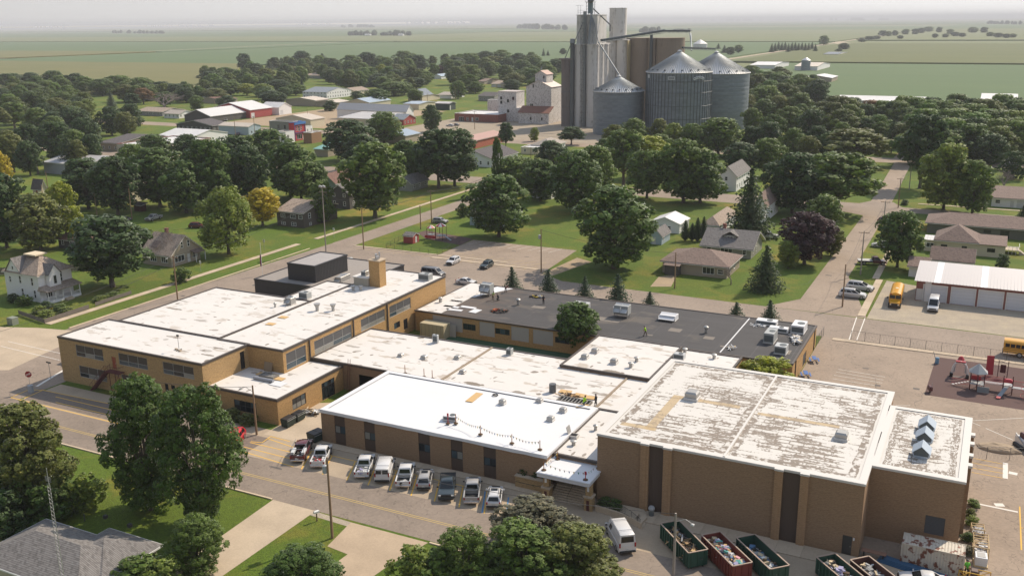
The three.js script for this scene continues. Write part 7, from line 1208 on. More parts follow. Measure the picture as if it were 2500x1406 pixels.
const hdT = Math.atan2(...hd), bedAt = (x, z) => [x + 0.44 * 1.9, z + 0.9 * 1.9];
heap('truck_load', 'red cases and hoses loaded in a white pickup bed', bedAt(-77.1,-94.8)[0], 0.64, bedAt(-77.1,-94.8)[1], hdT, 1.5,1.8,0.5,34, [C_.red, C_.dark, C_.dark, C_.white, C_.grey], 0.15);
heap('truck_load', 'sacks and tools loaded in a white pickup bed', bedAt(-70,-94.8)[0], 0.64, bedAt(-70,-94.8)[1], hdT, 1.5,1.8,0.5,30, [C_.white, C_.grey, C_.dark, C_.lilac], 0.1);
heap('truck_load', 'dark tools in the maroon pickup bed', bedAt(-80.6,-95)[0], 0.64, bedAt(-80.6,-95)[1], hdT, 1.3,1.8,0.35,24, [C_.dark, C_.dark, C_.white], 0.2);
heap('truck_load', 'flat box lying in a white pickup bed', bedAt(-63.7,-94.9)[0] + 0.25,0.64, bedAt(-63.7,-94.9)[1] + 0.4, hdT, 1.3,0.8,0.3,9, [C_.white, C_.grey, C_.dark], 0.1);

// dumpsters, container, crates
const DGREEN = M('dumpster_green', [0.018,0.065,0.042], 0.6), DRED = M('dumpster_red', [0.17,0.032,0.022], 0.65), DDARK = M('dumpster_oxide', [0.085,0.028,0.022], 0.7), rimSteel = M('dumpster_rim', [0.36,0.27,0.21], 0.7);
function dumpster(label, x, z, dx, dz, m, load, loadLabel, L = 6.7) {
  const t = thing('roll_off_dumpster', label, 'dumpster', x, 0.02, z, Math.atan2(dx, dz), 'roll-off dumpsters'), W = 2.35, H = 2.0, w = 0.07;
  Q().box(-W / 2, W / 2,0.22,0.32, -L / 2, L / 2).mesh('floor', m, t);
  for (const s of [-1,1]) { Q().box(s * W / 2 - (s > 0 ? w : 0), s * W / 2 + (s > 0 ? 0 : w), 0.22, H, -L / 2, L / 2).mesh('side_wall', m, t); for (let i = 0; i < 12; i++) { const r = put('rib', shared('dump_rib', () => Q().bevel(-0.07,0.07,0.3, H - 0.1,-0.08,0.08,0.03).geo()), m, t); r.position.set(s * (W / 2 + 0.05), 0, -L / 2 + 0.3 + i * (L - 0.6) / 11); } }
  Q().box(-W / 2 + w, W / 2 - w, 0.32, H, -L / 2, -L / 2 + w).mesh('front_wall', m, t); const g = Q().box(-W / 2 + w, W / 2 - w, 0.32, H - 0.05, L / 2 - w, L / 2).mesh('rear_gate', m, t); for (const q of [-0.8,0,0.8]) Q().box(q - 0.07, q + 0.07,0.3, H - 0.1, L / 2, L / 2 + 0.08).mesh('gate_rib', m, g);
  Q().box(-W / 2 - 0.06, -W / 2 + 0.08, H, H + 0.08, -L / 2, L / 2).box(W / 2 - 0.08, W / 2 + 0.06, H, H + 0.08, -L / 2, L / 2).box(-W / 2 + 0.08, W / 2 - 0.08, H, H + 0.08, L / 2 - 0.08, L / 2 + 0.06).box(-W / 2 + 0.08, W / 2 - 0.08, H, H + 0.08, -L / 2 - 0.06, -L / 2 + 0.08).mesh('rim', rimSteel, t);
  for (const s of [-0.7,0.7]) Q().box(s - 0.08, s + 0.08,0.0,0.22, -L / 2 + 0.1, L / 2 - 0.1).mesh('skid_rail', trimM, t);
  if (load) heap('debris_pile', loadLabel, x, 0.34, z, Math.atan2(dx, dz), W - 0.3, L - 0.5, load[0], load[1], load[2], load[3]);
}
const dd = [0.7,0.71];
dumpster('green dumpster of dark lumber nearest the canopy', -26.1,-93.1,...dd, DGREEN, [1.7,260, [C_.dark, C_.brown, C_.brown, C_.wood, C_.ply, C_.grey, C_.dark], 0.65], 'broken dark lumber heaped in the first green dumpster');
dumpster('red dumpster full of paper and colourful junk', -21.2,-92.6,...dd, DRED, [2.1,400, [C_.white, C_.lilac, C_.ply, C_.ply, C_.tan, C_.white, C_.blue, C_.pink, C_.teal, C_.brown], 0.12], 'paper and colourful junk heaped in the red dumpster');
dumpster('green dumpster with panels right of the red one', -17.6,-93.7,...dd, DGREEN, [1.3,180, [C_.white, C_.grey, C_.tan, C_.brown, C_.dark, C_.blue], 0.3], 'white panels and board in the second green dumpster');
dumpster('green dumpster with cardboard at the gym side door', -9.0,-93.4,...dd, DGREEN, [2.1,300, [C_.white, C_.tan, C_.tan, C_.lilac, C_.dark, C_.grey, C_.brown], 0.2], 'cardboard and fittings in the third green dumpster');
dumpster('dark red dumpster with metal scrap beside the container', -5.7,-94.4,...dd, DDARK, [2.0,280, [C_.white, C_.grey, C_.dark, C_.grey, C_.tan, C_.white], 0.35], 'metal scrap heaped in the dark red dumpster');
{ // rusty shipping container, corrugated
  const rustTex = colorTex(512,256,6.1,3, (u, v) => { const r = smooth(0.53,0.66, N(u, v, 14,5,121,6)); return mix(mul([0.50,0.45,0.37], 0.9 + 0.2 * N(u, v, 8,4,124)), mul([0.17,0.06,0.035], 0.7 + 0.6 * N(u, v, 40,2,125)), r); });
  const m = M('container_paint', [1,1,1], 0.7, { map: rustTex }), t = thing('shipping_container', 'rust streaked cream shipping container behind the gym annex', 'container', -1.2,0.02,-102.1), L = 3.05, W = 1.22, H = 2.6;
  const prof = (n, a, b, d) => { const r = []; for (let i = 0; i <= n * 4; i++) { const ph = i % 4; r.push([a + (b - a) * i / (n * 4), ph === 1 || ph === 2 ? d : 0]); } return r; };
  for (const s of [-1,1]) { const g = Q(), p = prof(20, -L, L, 0.045); for (let i = 0; i < p.length - 1; i++) g.quad([p[i][0], 0.1, s * (W - p[i][1])], [p[i + 1][0], 0.1, s * (W - p[i + 1][1])], [p[i + 1][0], H - 0.1, s * (W - p[i + 1][1])], [p[i][0], H - 0.1, s * (W - p[i][1])]); g.mesh('side_wall', m, t); }
  { const g = Q(), p = prof(20, -L, L, 0.035); for (let i = 0; i < p.length - 1; i++) g.quad([p[i][0], H - p[i][1], W], [p[i + 1][0], H - p[i + 1][1], W], [p[i + 1][0], H - p[i + 1][1], -W], [p[i][0], H - p[i][1], -W]); g.mesh('roof', m, t); }
  for (const s of [-1,1]) Q().box(s * L - 0.04, s * L + 0.04,0.05, H, -W, W).mesh('end_wall', m, t);
  const f = Q(); for (const z of [-W, W]) f.box(-L, L, 0,0.14, z - 0.05, z + 0.05).box(-L, L, H - 0.1, H + 0.02, z - 0.05, z + 0.05); for (const x of [-L, L]) for (const z of [-W, W]) f.box(x - 0.07, x + 0.07,0, H + 0.02, z - 0.07, z + 0.07); f.mesh('frame', m, t);
}
{ const t = thing('flat_slab', 'long rusty steel plate propped by the annex wall', 'plate', -7,0.02,-100.9,-0.03); Q().bevel(-1.3,1.3,0.75,0.85,-0.35,0.35,0.02).mesh('top', M('plate_rust', [0.24,0.13,0.085], 0.8), t); for (const x of [-1,1]) Q().box(x - 0.05, x + 0.05,0,0.75,-0.3,0.3).mesh('leg', trimM, t); }
{ const t = thing('tarp_stack', 'blue sheeted stack lying along the container', 'stack', -2.6,0.02,-100.2,-0.22); for (let i = 0; i < 4; i++) Q().bevel(-4 + i * 0.2,4 - i * 0.3, i * 0.11, i * 0.11 + 0.1,-0.7 + i * 0.05,0.7 - i * 0.12,0.02).mesh('sheet', M('sheet_blue', [0.03,0.10,0.19], 0.5), t); }
function crate(label, x, z, turn, w, d, h) {
  const t = thing('wooden_crate', label, 'crate', x, 0.02, z, turn, 'open wooden crates'), m = M('crate_pine', [0.50,0.37,0.2], 0.8), g = [];
  for (const a of [-w / 2, w / 2]) for (const b of [-d / 2, d / 2]) Q().box(a - 0.05, a + 0.05,0, h, b - 0.05, b + 0.05).mesh('post', m, t);
  for (const y of [0.08, h - 0.1]) { for (const b of [-d / 2, d / 2]) Q().box(-w / 2, w / 2, y, y + 0.1, b - 0.03, b + 0.03).mesh('rail', m, t); for (const a of [-w / 2, w / 2]) Q().box(a - 0.03, a + 0.03, y, y + 0.1, -d / 2, d / 2).mesh('rail', m, t); }
  for (let i = 1; i < Math.round(d / 0.6); i++) Q().box(-w / 2, w / 2, h - 0.06, h, -d / 2 + i * 0.6 - 0.05, -d / 2 + i * 0.6 + 0.05).mesh('slat', m, t);
  for (const a of [-1,1]) Q().bar([a * w / 2,0.1, -d / 2], [a * w / 2, h - 0.1, d / 2], 0.035,0.035,4).mesh('brace', m, t);
  heap('crate_contents', `white fittings packed in ${label}`, x, 0.1, z, turn, w * 0.8, d * 0.85, h * 0.7,26, [C_.white, C_.white, C_.grey], 0.1);
}
crate('the far wooden crate beside the shrubs', 3.0,-111.4,0.1,1.3,1.4,1.0);
crate('the long wooden crate beside the annex', 3.4,-107.6,0.05,1.5,3.2,1.3);
{ const t = thing('boxed_unit', 'white boxed unit on a pallet beside the long crate', 'unit', 3.5,0.02,-104.7,0.08); Q().bevel(-0.6,0.6,0.15,1.1,-0.7,0.7,0.03).mesh('casing', whiteNew, t); Q().box(-0.4,0.4,1.1,1.13,-0.5,0.5).mesh('grille', frameGrey, t); Q().box(-0.7,0.7,0,0.15,-0.8,0.8).mesh('pallet', M('crate_pine', [0.50,0.37,0.2], 0.8), t); }
{ // yellow lift frame
  const t = thing('scaffold_lift', 'yellow steel lift frame in the bottom right corner', 'lift', 2.9,0.02,-101.2), y = M('lift_yellow', [0.62,0.36,0.02], 0.5), g = Q();
  for (const z of [-0.5,0.5]) { g.bar([-1.4,0.9, z], [1.6,0.9, z], 0.05).bar([-1.4,0.2, z], [1.6,0.2, z], 0.05).bar([-1.4,0.2, z], [-0.4,0.9, z], 0.035).bar([-0.4,0.2, z], [-1.4,0.9, z], 0.035).bar([0.4,0.2, z], [1.6,0.9, z], 0.035); for (const x of [-1.4,-0.4,0.4,1.6]) g.bar([x, 0, z], [x, 0.95, z], 0.045); } g.bar([-1.4,0.9,-0.5], [-1.4,0.9,0.5], 0.05).mesh('frame', y, t);
  Q().bevel(-0.3,0.4,0.1,1.1,-0.4,0.4,0.06).mesh('engine', M('engine_dark', [0.1,0.06,0.05], 0.6), t); wheels(t, 1.1, [-0.9], 0.25,0.18);
}
// wheelie bins and skips in the alley
function bin(label, x, z, turn, w, d, h, m) { const t = thing('lidded_skip', label, 'bin', x, 0.02, z, turn, 'alley bins'); Q().rings([[[-w / 2 + 0.1,0.15, d / 2 - 0.1], [w / 2 - 0.1,0.15, d / 2 - 0.1], [w / 2 - 0.1,0.15, -d / 2 + 0.1], [-w / 2 + 0.1,0.15, -d / 2 + 0.1]], [[-w / 2, h, d / 2], [w / 2, h, d / 2], [w / 2, h, -d / 2], [-w / 2, h, -d / 2]]], true, true).mesh('body', m, t); for (const s of [-1,1]) Q().bevel(s * w / 4 - w / 4 + 0.02, s * w / 4 + w / 4 - 0.02, h, h + 0.08, -d / 2, d / 2,0.03).mesh('lid', M('lid_black', [0.018,0.018,0.02], 0.5), t); Q().bar([-w / 2, h - 0.15, d / 2 + 0.05], [w / 2, h - 0.15, d / 2 + 0.05], 0.03).mesh('handle_bar', frameGrey, t); }
const binDark = M('skip_green', [0.016,0.032,0.026], 0.6);
bin('front dark green skip against the entry wing', -88.6,-101.9, Math.PI / 2,2.0,1.3,1.3, binDark); bin('middle dark green skip against the entry wing', -88.6,-104.2, Math.PI / 2,1.9,1.3,1.2, binDark); bin('black lidded skip by the white roofed block', -81.7,-99.6, Math.PI / 2 - 0.2,2.2,1.7,1.3, binDark);
heap('scrap_pile', 'scrap pipes and fittings along the entry wing wall', -88.6,0.05,-107, Math.PI / 2,1.4,2.6,0.9,60, [C_.white, C_.grey, C_.brown, C_.tan, C_.grey], 0.5);

// roof equipment
const acM = M('unit_casing', [0.36,0.37,0.36], 0.5), acPale = M('unit_casing_pale', [0.46,0.47,0.47], 0.5), coil = M('unit_coil', [0.10,0.115,0.12], 0.6), ventM = M('vent_galvanised', [0.40,0.39,0.37], 0.45, { metalness: 0.5 });
const RE_ = 'roof units';
function hvac(label, x, y, z, w, h, d, o = {}) {
  const t = thing('rooftop_unit', label, 'air conditioner', x, y, z, o.turn || 0, RE_), b = o.legs || 0.08;
  if (o.legs) for (const a of [-1,1]) for (const c of [-1,1]) Q().box(a * (w / 2 - 0.1) - 0.05, a * (w / 2 - 0.1) + 0.05,0, b, c * (d / 2 - 0.1) - 0.05, c * (d / 2 - 0.1) + 0.05).mesh('leg', frameGrey, t); else Q().box(-w / 2 - 0.05, w / 2 + 0.05,0, b, -d / 2 - 0.05, d / 2 + 0.05).mesh('kerb_base', whiteEdge, t);
  Q().bevel(-w / 2, w / 2, b, b + h, -d / 2, d / 2,0.05).mesh('casing', o.mat || acM, t);
  if (o.hood) for (let i = 0; i < o.hood; i++) { const a = -w / 2 + i * w / o.hood + 0.04, c = a + w / o.hood - 0.08; Q().slab([[[a, b + h + 0.25, -d * 0.1], [c, b + h + 0.25, -d * 0.1], [c, b + h * 0.35, d / 2 + 0.7], [a, b + h * 0.35, d / 2 + 0.7]]], 0.06).box(a, a + 0.03, b + h * 0.2, b + h * 0.9, d / 2, d / 2 + 0.6).mesh('intake_hood', o.mat || acPale, t); }
  else { Q().box(-w / 2 + 0.12, w / 2 - 0.12, b + h * 0.15, b + h * 0.8, d / 2, d / 2 + 0.02).mesh('coil_panel', coil, t); Q().cyl(w * (o.fan ?? 0.15), b + h + 0.01,0, Math.min(w, d) * 0.3, Math.min(w, d) * 0.3,0.06,16).mesh('fan_cover', coil, t); }
  return t;
}
function vent(label, x, y, z, r, h, style = 'cap') {
  const t = thing('roof_vent', label, 'vent', x, y, z, 0, 'roof vents'); Q().cyl(0,0,0, r * 0.6, r * 0.6, h * 0.7,12).mesh('stack', ventM, t);
  if (style === 'cap') Q().lathe(0,0, [[r * 0.7, h * 0.6], [r, h * 0.72], [r, h * 0.85], [r * 0.5, h], [0.02, h * 1.02]], 14, false).mesh('cap', ventM, t, 0.5); else if (style === 'box') { Q().bevel(-r, r, h * 0.35, h, -r, r, r * 0.25).mesh('hood', ventM, t); Q().bevel(-r * 1.15, r * 1.15,0, h * 0.3, -r * 1.15, r * 1.15,0.04).mesh('curb', whiteEdge, t); } else Q().lathe(0,0, [[r * 0.7, h * 0.55], [r * 1.2, h * 0.95], [r * 1.2, h], [r, h]], 14, true).mesh('flue_top', ventM, t, 0.5);
}
hvac('tall twin grey intake unit in the middle of the black roof', -58.6,4,-161.4,2.7,1.7,1.8, { legs: 0.6, hood: 2 });
hvac('low white top unit left of the twin intake unit', -67.4,4,-162.6,3.0,1.2,2.0, { mat: acPale });
hvac('white hooded unit near the back edge of the black roof', -50.3,4,-163.4,3.0,0.9,2.2, { mat: whiteNew, hood: 1 });
hvac('grey slatted unit at the white corner of the black roof', -88.4,4,-163.8,2.2,1.9,1.8, { legs: 0.5, hood: 2 });
hvac('tall grey unit with a round fan at the east end of the black roof', -30.8,4,-158.8,1.7,1.7,3.4, { mat: acM });
hvac('white capped unit at the front of the black roof east end', -27.9,4,-153.4,1.9,1.3,2.2, { mat: acPale });
hvac('white slant top unit near the back east corner', -27.4,4,-166.2,2.2,1.4,3.6, { mat: whiteNew });
hvac('long white curb unit near the back edge east end', -33.4,4,-168,3.6,0.7,1.8, { mat: whiteNew });
hvac('low white unit behind the tall fan unit', -30.6,4,-164.6,3.2,0.7,1.4, { mat: whiteNew });
hvac('boxy grey unit with fan on the main roof', -112.2,7.75,-136.4,1.9,1.1,1.4, {});
hvac('grey hooded blower on the main roof joint', -112,7.75,-132,1.2,1.2,1.4, { hood: 1, mat: ventM });
hvac('grey gooseneck unit near the brick chimney end', -98.7,7.7,-157.2,2.4,1.2,1.6, { mat: acM });
hvac('small silver box on the penthouse roof', -107.6,9.46,-149.2,1.1,0.9,1.1, { mat: ventM });
hvac('ribbed silver blower beside the charcoal cube', -121.6,4,-160.6,1.4,1.2,3.8, { turn: 0.06, mat: ventM, hood: 1 });
hvac('white ductwork curb on the new white roof', -62.4,4.85,-104.6,1.9,0.55,1.3, { mat: whiteNew, turn: 0.2 });
hvac('upright twin fan unit on the low roof edge', -81.8,4.4,-132.8,1.0,1.35,0.45, { mat: acPale });
hvac('square fan unit beside the courtyard parapet', -67.6,4.4,-132.7,0.9,1.0,0.9, { mat: acM });
hvac('box vent pair beside the gym parapet', -41.6,4.75,-141.6,1.7,0.8,1.2, { mat: acPale });
tag(Q().cyl(0,0,0,0.52,0.52,1.25,20).mesh('condenser_unit', M('condenser_grey', [0.10,0.105,0.11], 0.5)), 'dark round condenser beside the roof opening', 'air conditioner', RE_).position.set(-54.4,4.42,-120.6);
for (const [reg, x, y, z, r, h, s] of [['tall mushroom vent on the classroom roof, left of two', -105.1,7.7,-130.8,0.5,1.3, 'f'], ['tall mushroom vent on the classroom roof, right of two', -102.5,7.7,-132,0.45,1.2, 'f'], ['twin flue left below the penthouse', -107.2,7.7,-144.6,0.4,0.9, 'f'], ['twin flue right below the penthouse', -105.9,7.7,-145.2,0.4,0.9, 'f'], ['round capped vent at the front of the gym roof', -32.2,8.78,-116.2,0.8,1.1, 'box'], ['round capped vent on the right half of the gym roof', -12.6,8.78,-111.6,0.7,0.9, 'box'], ['mushroom vent left on the black roof', -79.6,4,-160.2,0.45,1.3, 'cap'], ['mushroom vent right on the black roof', -41.9,4,-158.4,0.45,1.3, 'cap'], ['small vent on the white link roof', -94.2,4.05,-155.2,0.5,1.1, 'cap'],
  ['first box vent by the courtyard tree', -54.9,4.8,-138.6,0.5,0.7, 'box'], ['second box vent by the courtyard tree', -55.3,4.8,-135.2,0.5,0.7, 'box'], ['box vent in the middle of the vented block', -50.2,4.8,-134.9,0.5,0.8, 'box'], ['cap vent right of the vented block middle', -47.3,4.8,-137.3,0.45,0.8, 'cap'], ['cap vent at the front of the vented block', -47.2,4.8,-134.3,0.45,0.9, 'cap'], ['cap vent by the black roof parapet', -42,4.3,-146,0.45,0.8, 'cap'], ['cap vent right by the black roof parapet', -36.9,4.3,-145.2,0.45,0.8, 'cap'],
  ['box vent left on the new white roof near the opening', -54.2,4.78,-115.6,0.4,0.5, 'box'], ['box vent below the roof opening', -49.7,4.78,-113.7,0.42,0.6, 'box'], ['box vent near the right of the new roof', -50,4.78,-110.2,0.42,0.6, 'box'], ['dark box vent on the new white roof', -58.6,4.78,-112.6,0.4,0.7, 'box'], ['cap vent by the strip roof', -44.4,4.4,-105,0.42,0.7, 'cap'], ['cap vent by the gym side', -43.6,4.4,-110.6,0.35,0.8, 'cap'], ['low box vent on the low roof near the joint', -74.4,4.4,-127.4,0.45,0.5, 'box'], ['low box vent on the low roof centre', -79.4,4.4,-125.2,0.45,0.5, 'box'], ['low box vent on the low roof left', -83.4,4.4,-124.4,0.4,0.45, 'box'], ['low box vent right of the joint', -70.4,4.4,-122,0.42,0.5, 'box'], ['small vent left on the main roof', -113.4,7.75,-129.3,0.3,0.8, 'cap']]) vent(reg, x, y, z, r, h, s);
for (const [i, z] of [-118.6,-115,-110.6].entries()) { // gabled vents on the annex
  const t = thing('gabled_vent', `${['far', 'middle', 'near'][i]} gabled metal vent on the annex roof`, 'vent', -3.7,8.8, z, 0, 'gabled annex vents'), m = M('vent_blue_grey', [0.36,0.42,0.49], 0.5, { metalness: 0.2 });
  Q().cyl(0,0,0,0.95,0.95,0.3,20).mesh('drum', m, t); Q().box(-0.75,0.75,0.3,0.8,-0.9,0.9).tri([-0.75,0.8,0.9], [0.75,0.8,0.9], [0,1.45,0.9]).mesh('louvre_box', coil, t); Q().slab([[[-1,0.7,-1.1], [-1,0.7,1.15], [0,1.55,1.15], [0,1.55,-1.1]], [[1,0.7,1.15], [1,0.7,-1.1], [0,1.55,-1.1], [0,1.55,1.15]]], 0.06).mesh('gable_roof', m, t);
}
// roof openings under repair
function opening(label, x, y, z, w, d, turn) {
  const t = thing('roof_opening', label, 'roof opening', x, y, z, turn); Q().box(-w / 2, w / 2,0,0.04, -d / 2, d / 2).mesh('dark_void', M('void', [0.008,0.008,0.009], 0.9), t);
  Q().box(-w / 2 - 0.15, w / 2 + 0.15,0,0.35, d / 2, d / 2 + 0.15).box(-w / 2 - 0.15, w / 2 + 0.15,0,0.35, -d / 2 - 0.15, -d / 2).box(-w / 2 - 0.15, -w / 2,0,0.35, -d / 2, d / 2).box(w / 2, w / 2 + 0.15,0,0.35, -d / 2, d / 2).mesh('kerb', M('kerb_grey', [0.2,0.185,0.165], 0.8), t);
  for (let i = 1; i < 9; i++) Q().box(-w / 2 + i * w / 9 - 0.04, -w / 2 + i * w / 9 + 0.04,0.2,0.3, -d / 2, d / 2).mesh('joist', frameGrey, t);
}
const plyM = M('plywood', [0.55,0.36,0.16], 0.8);
function ply(label, x, y, z, w, d, turn = 0) { tag(Q().bevel(-w / 2, w / 2,0,0.06, -d / 2, d / 2,0.01).mesh('plywood_sheet', plyM), label, 'plywood', 'plywood sheets on the roofs').position.set(x, y, z); scene.children[scene.children.length - 1].rotation.y = turn; }
opening('long timber framed roof opening where two workers stand', -49.9,4.42,-118.2,4.6,1.5,0); opening('roof opening with joists on the entry wing', -97.6,3.97,-108.6,2.6,1.2,0);
ply('plywood sheet left behind the roof opening', -52.7,4.44,-121.4,1.8,1.2,0.1); ply('plywood sheet in the middle behind the roof opening', -50.2,4.44,-121,1.8,1.2,-0.05); ply('plywood sheet at right behind the roof opening', -48.4,4.44,-120.8,1.7,1.2,0.08); ply('dusty plywood sheet in front of the roof opening', -47.9,4.8,-116.6,1.8,1.1,0.3);
ply('long plywood cover on the new white roof', -63.4,4.76,-113,1.1,3.6,0.05); ply('square plywood patch on the classroom roof', -107.4,7.7,-121,1.5,1.2,0.1); ply('plywood patch further back on the classroom roof', -108,7.7,-125,1.6,1.2,0.05); ply('plywood sheet left of the entry wing opening', -99.6,3.98,-109,1.2,1.2,0); ply('plywood sheet right of the entry wing opening', -95.4,3.98,-108.5,1.5,1.2,0);
tag(Q().at(0,0.25,0,0,0,1.5708).cyl(0,-1.9,0,0.25,0.25,3.8,16).mesh('membrane_roll', M('roll_grey', [0.30,0.31,0.34], 0.6)), 'grey membrane roll in front of the entry wing opening', 'roll').position.set(-97.2,3.95,-106.9);
tag(Q().bevel(-1.1,1.1,0,0.03,-0.9,0.9,0.01).mesh('membrane_patch', whiteNew), 'bright white membrane patch beside the entry wing opening', 'patch').position.set(-94.2,3.97,-106.8);
{ const t = thing('mattress_board', 'tan board leaning against the brick wall on the entry roof', 'board', -99.4,3.95,-110.4); Q().at(0,0,0,0,-0.25).bevel(-0.8,0.8,0,1.5,-0.05,0.05,0.02).mesh('panel', M('board_tan', [0.27,0.2,0.13], 0.8), t); }
heap('roof_scrap', 'timber offcuts beside the long roof opening', -51.5,4.44,-120,0,3,1.2,0.4,34, [C_.wood, C_.ply, C_.brown, C_.dark], 0.8);
heap('roof_scrap', 'black hose and yellow bag beside the gymnasium wall', -40.4,4.42,-106.4,0,1.4,3.6,0.7,30, [C_.dark, C_.dark, C_.tan, [0.55,0.34,0.03]], 0.2);
heap('roof_scrap', 'wrapped material bundles on the black roof east end', -26.8,4,-160.6,0.3,1.6,4.6,0.9,70, [C_.white, C_.white, C_.tan, C_.white], 0.35);
heap('roof_scrap', 'white foam boards on the black roof right of the seam', -34.6,4,-166.4,0.2,2.6,1.6,0.3,14, [C_.white], 0.7);
heap('roof_scrap', 'torn white wrapping near the black roof seam', -35.8,4,-152.2,0.2,1.2,1.8,0.4,16, [C_.white, C_.white, C_.tan], 0.6);
heap('roof_scrap', 'red roofing machines on the black roof', -80.8,4,-154.6,0.2,3.4,1.2,0.7,26, [[0.35,0.05,0.02], C_.dark, C_.dark, [0.45,0.1,0.02]], 0.2);
heap('roof_scrap', 'yellow and white buckets near the standing worker', -78.6,4,-166.4,0,2.6,0.9,0.6,12, [[0.5,0.36,0.03], C_.white, C_.dark], 0);
// ladder, antenna, roof hatch
{ const t = thing('ladder', 'brown ladder leaning at the inner corner beside the glazed doors', 'ladder', -88.6,0,-116.6), m = M('ladder_brown', [0.16,0.07,0.045], 0.6), g = Q(); for (const s of [-0.22,0.22]) Q().bar([s, 0,0], [s, 5.4,-0.8], 0.035,0.035,4).mesh('rail', m, t); for (let i = 1; i < 17; i++) Q().bar([-0.22, i * 0.32, -i * 0.047], [0.22, i * 0.32, -i * 0.047], 0.02,0.02,4).mesh('rung', m, t); }
{ const t = thing('roof_antenna', 'thin roof mast with a camera on the west wing roof', 'antenna', -111.6,7.68,-104.2); Q().bar([0,0,0], [0,2.4,0], 0.03).mesh('mast', trimM, t); Q().bevel(-0.2,0.2,2.3,2.55,-0.1,0.1,0.03).mesh('camera', trimM, t); for (const a of [0,1.57,3.14,4.71]) Q().bar([0,0.05,0], [Math.cos(a) * 0.6,0.05, Math.sin(a) * 0.6], 0.05).mesh('foot', trimM, t); for (const [x, z] of [[-0.6,0], [0.5,0.3]]) Q().cbox(x, 0.02, z, 0.4,0.2,0.3).mesh('ballast', concrete, t); }
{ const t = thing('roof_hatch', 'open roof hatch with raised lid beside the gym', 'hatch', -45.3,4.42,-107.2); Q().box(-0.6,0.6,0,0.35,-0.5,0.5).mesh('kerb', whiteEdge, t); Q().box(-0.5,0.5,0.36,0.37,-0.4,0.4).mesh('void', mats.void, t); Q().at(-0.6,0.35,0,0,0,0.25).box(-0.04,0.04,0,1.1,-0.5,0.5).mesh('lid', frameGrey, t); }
tag(Q().add(new THREE.TorusGeometry(0.35,0.09,8,20).rotateX(Math.PI / 2)).mesh('hose_coil', trimM), 'black ring lying on the new white roof', 'hose').position.set(-61,4.86,-115);
// ---- pennant lines
const POLE = 'warning posts on the roof edge';
function post(label, x, y, z, tall, red) { const t = thing('warning_post', label, 'post', x, y, z, 0, POLE); Q().cyl(0,0,0,0.32,0.3,0.08,12).mesh('base', M('post_base', [0.08,0.045,0.015], 0.7), t); Q().cyl(0,0.08,0,0.06,0.05, tall, 8).mesh('rod', M(red ? 'post_red' : 'post_orange', red ? [0.42,0.03,0.04] : [0.30,0.11,0.03], 0.6), t); if (red) Q().bevel(-0.12,0.12, tall - 0.35, tall + 0.1,-0.04,0.04,0.02).mesh('flag', mats.post_red, t); }
const pc = [[0.06,0.2,0.45], [0.6,0.42,0.06], [0.05,0.24,0.13], [0.3,0.16,0.1], [0.6,0.6,0.6]].map((c, i) => M('pennant' + i, c, 0.7));
function pennants(label, a, b, y, n) { const t = thing('pennant_line', label, 'pennant line', a[0], y, a[1]), dx = b[0] - a[0], dz = b[1] - a[1], pts = []; for (let i = 0; i <= 10; i++) { const q = i / 10; pts.push([dx * q, -0.35 * Math.sin(Math.PI * q), dz * q]); } Q().path(pts, 0.012,4).mesh('cord', M('cord_pale', [0.5,0.48,0.42], 0.8), t); const l = Math.hypot(dx, dz); for (let i = 0; i < n; i++) { const q = (i + 0.5) / n, s = -0.35 * Math.sin(Math.PI * q), u = [dx / l * 0.1, dz / l * 0.1]; Q().quad([dx * q - u[0], s, dz * q - u[1]], [dx * q + u[0], s, dz * q + u[1]], [dx * q + 0.06, s - 0.3, dz * q + 0.05], [dx * q + 0.04, s - 0.3, dz * q + 0.05]).mesh('pennant', pc[i % 5], t); } }
const E = 4.88, cy = 3.97;
const rp = [[-61.96,-103.05], [-61,-103.5], [-56.29,-101.78], [-51.32,-101.08], [-51.3,-101.09], [-47.28,-100.92]];
post('orange post of the pair at the left of the new roof edge', ...[rp[0][0], E, rp[0][1]], 1.4, true); post('second post of the pair at the left of the new roof edge', rp[1][0], E, rp[1][1], 1.3); post('post in the middle of the new roof edge', rp[2][0], E, rp[2][1], 1.2); post('post near the right end of the new roof edge', rp[3][0], E, rp[3][1], 1.2); post('post at the right corner of the new roof', rp[5][0], E, rp[5][1], 1.2);
pennants('pennant string over the left of the new roof edge', rp[1], rp[2], E + 1.1,13); pennants('pennant string over the middle of the new roof edge', rp[2], rp[3], E + 1.1,12); pennants('pennant string over the right of the new roof edge', rp[3], rp[5], E + 1.1,9);
const cp = [[-45.2,-97.6], [-39.6,-97.4], [-39.3,-100.9], [-44.9,-101.1]];
['front left', 'front right', 'back right', 'back left'].forEach((n, i) => post(`${n} warning post on the entrance canopy roof`, cp[i][0], cy, cp[i][1], 1.0, i === 1 || i === 2));
pennants('pennant string along the canopy front', cp[0], cp[1], cy + 0.95,9); pennants('pennant string along the canopy right side', cp[1], cp[2], cy + 0.95,6); pennants('pennant string along the canopy left side', cp[0], cp[3], cy + 0.95,7);
for (const [i, p] of [[-78.39,-117.9], [-74.85,-117.79], [-73.35,-117.75]].entries()) post(`${['left', 'middle', 'right'][i]} of three posts behind the new roof`, p[0], 4.42, p[1], 1.3);

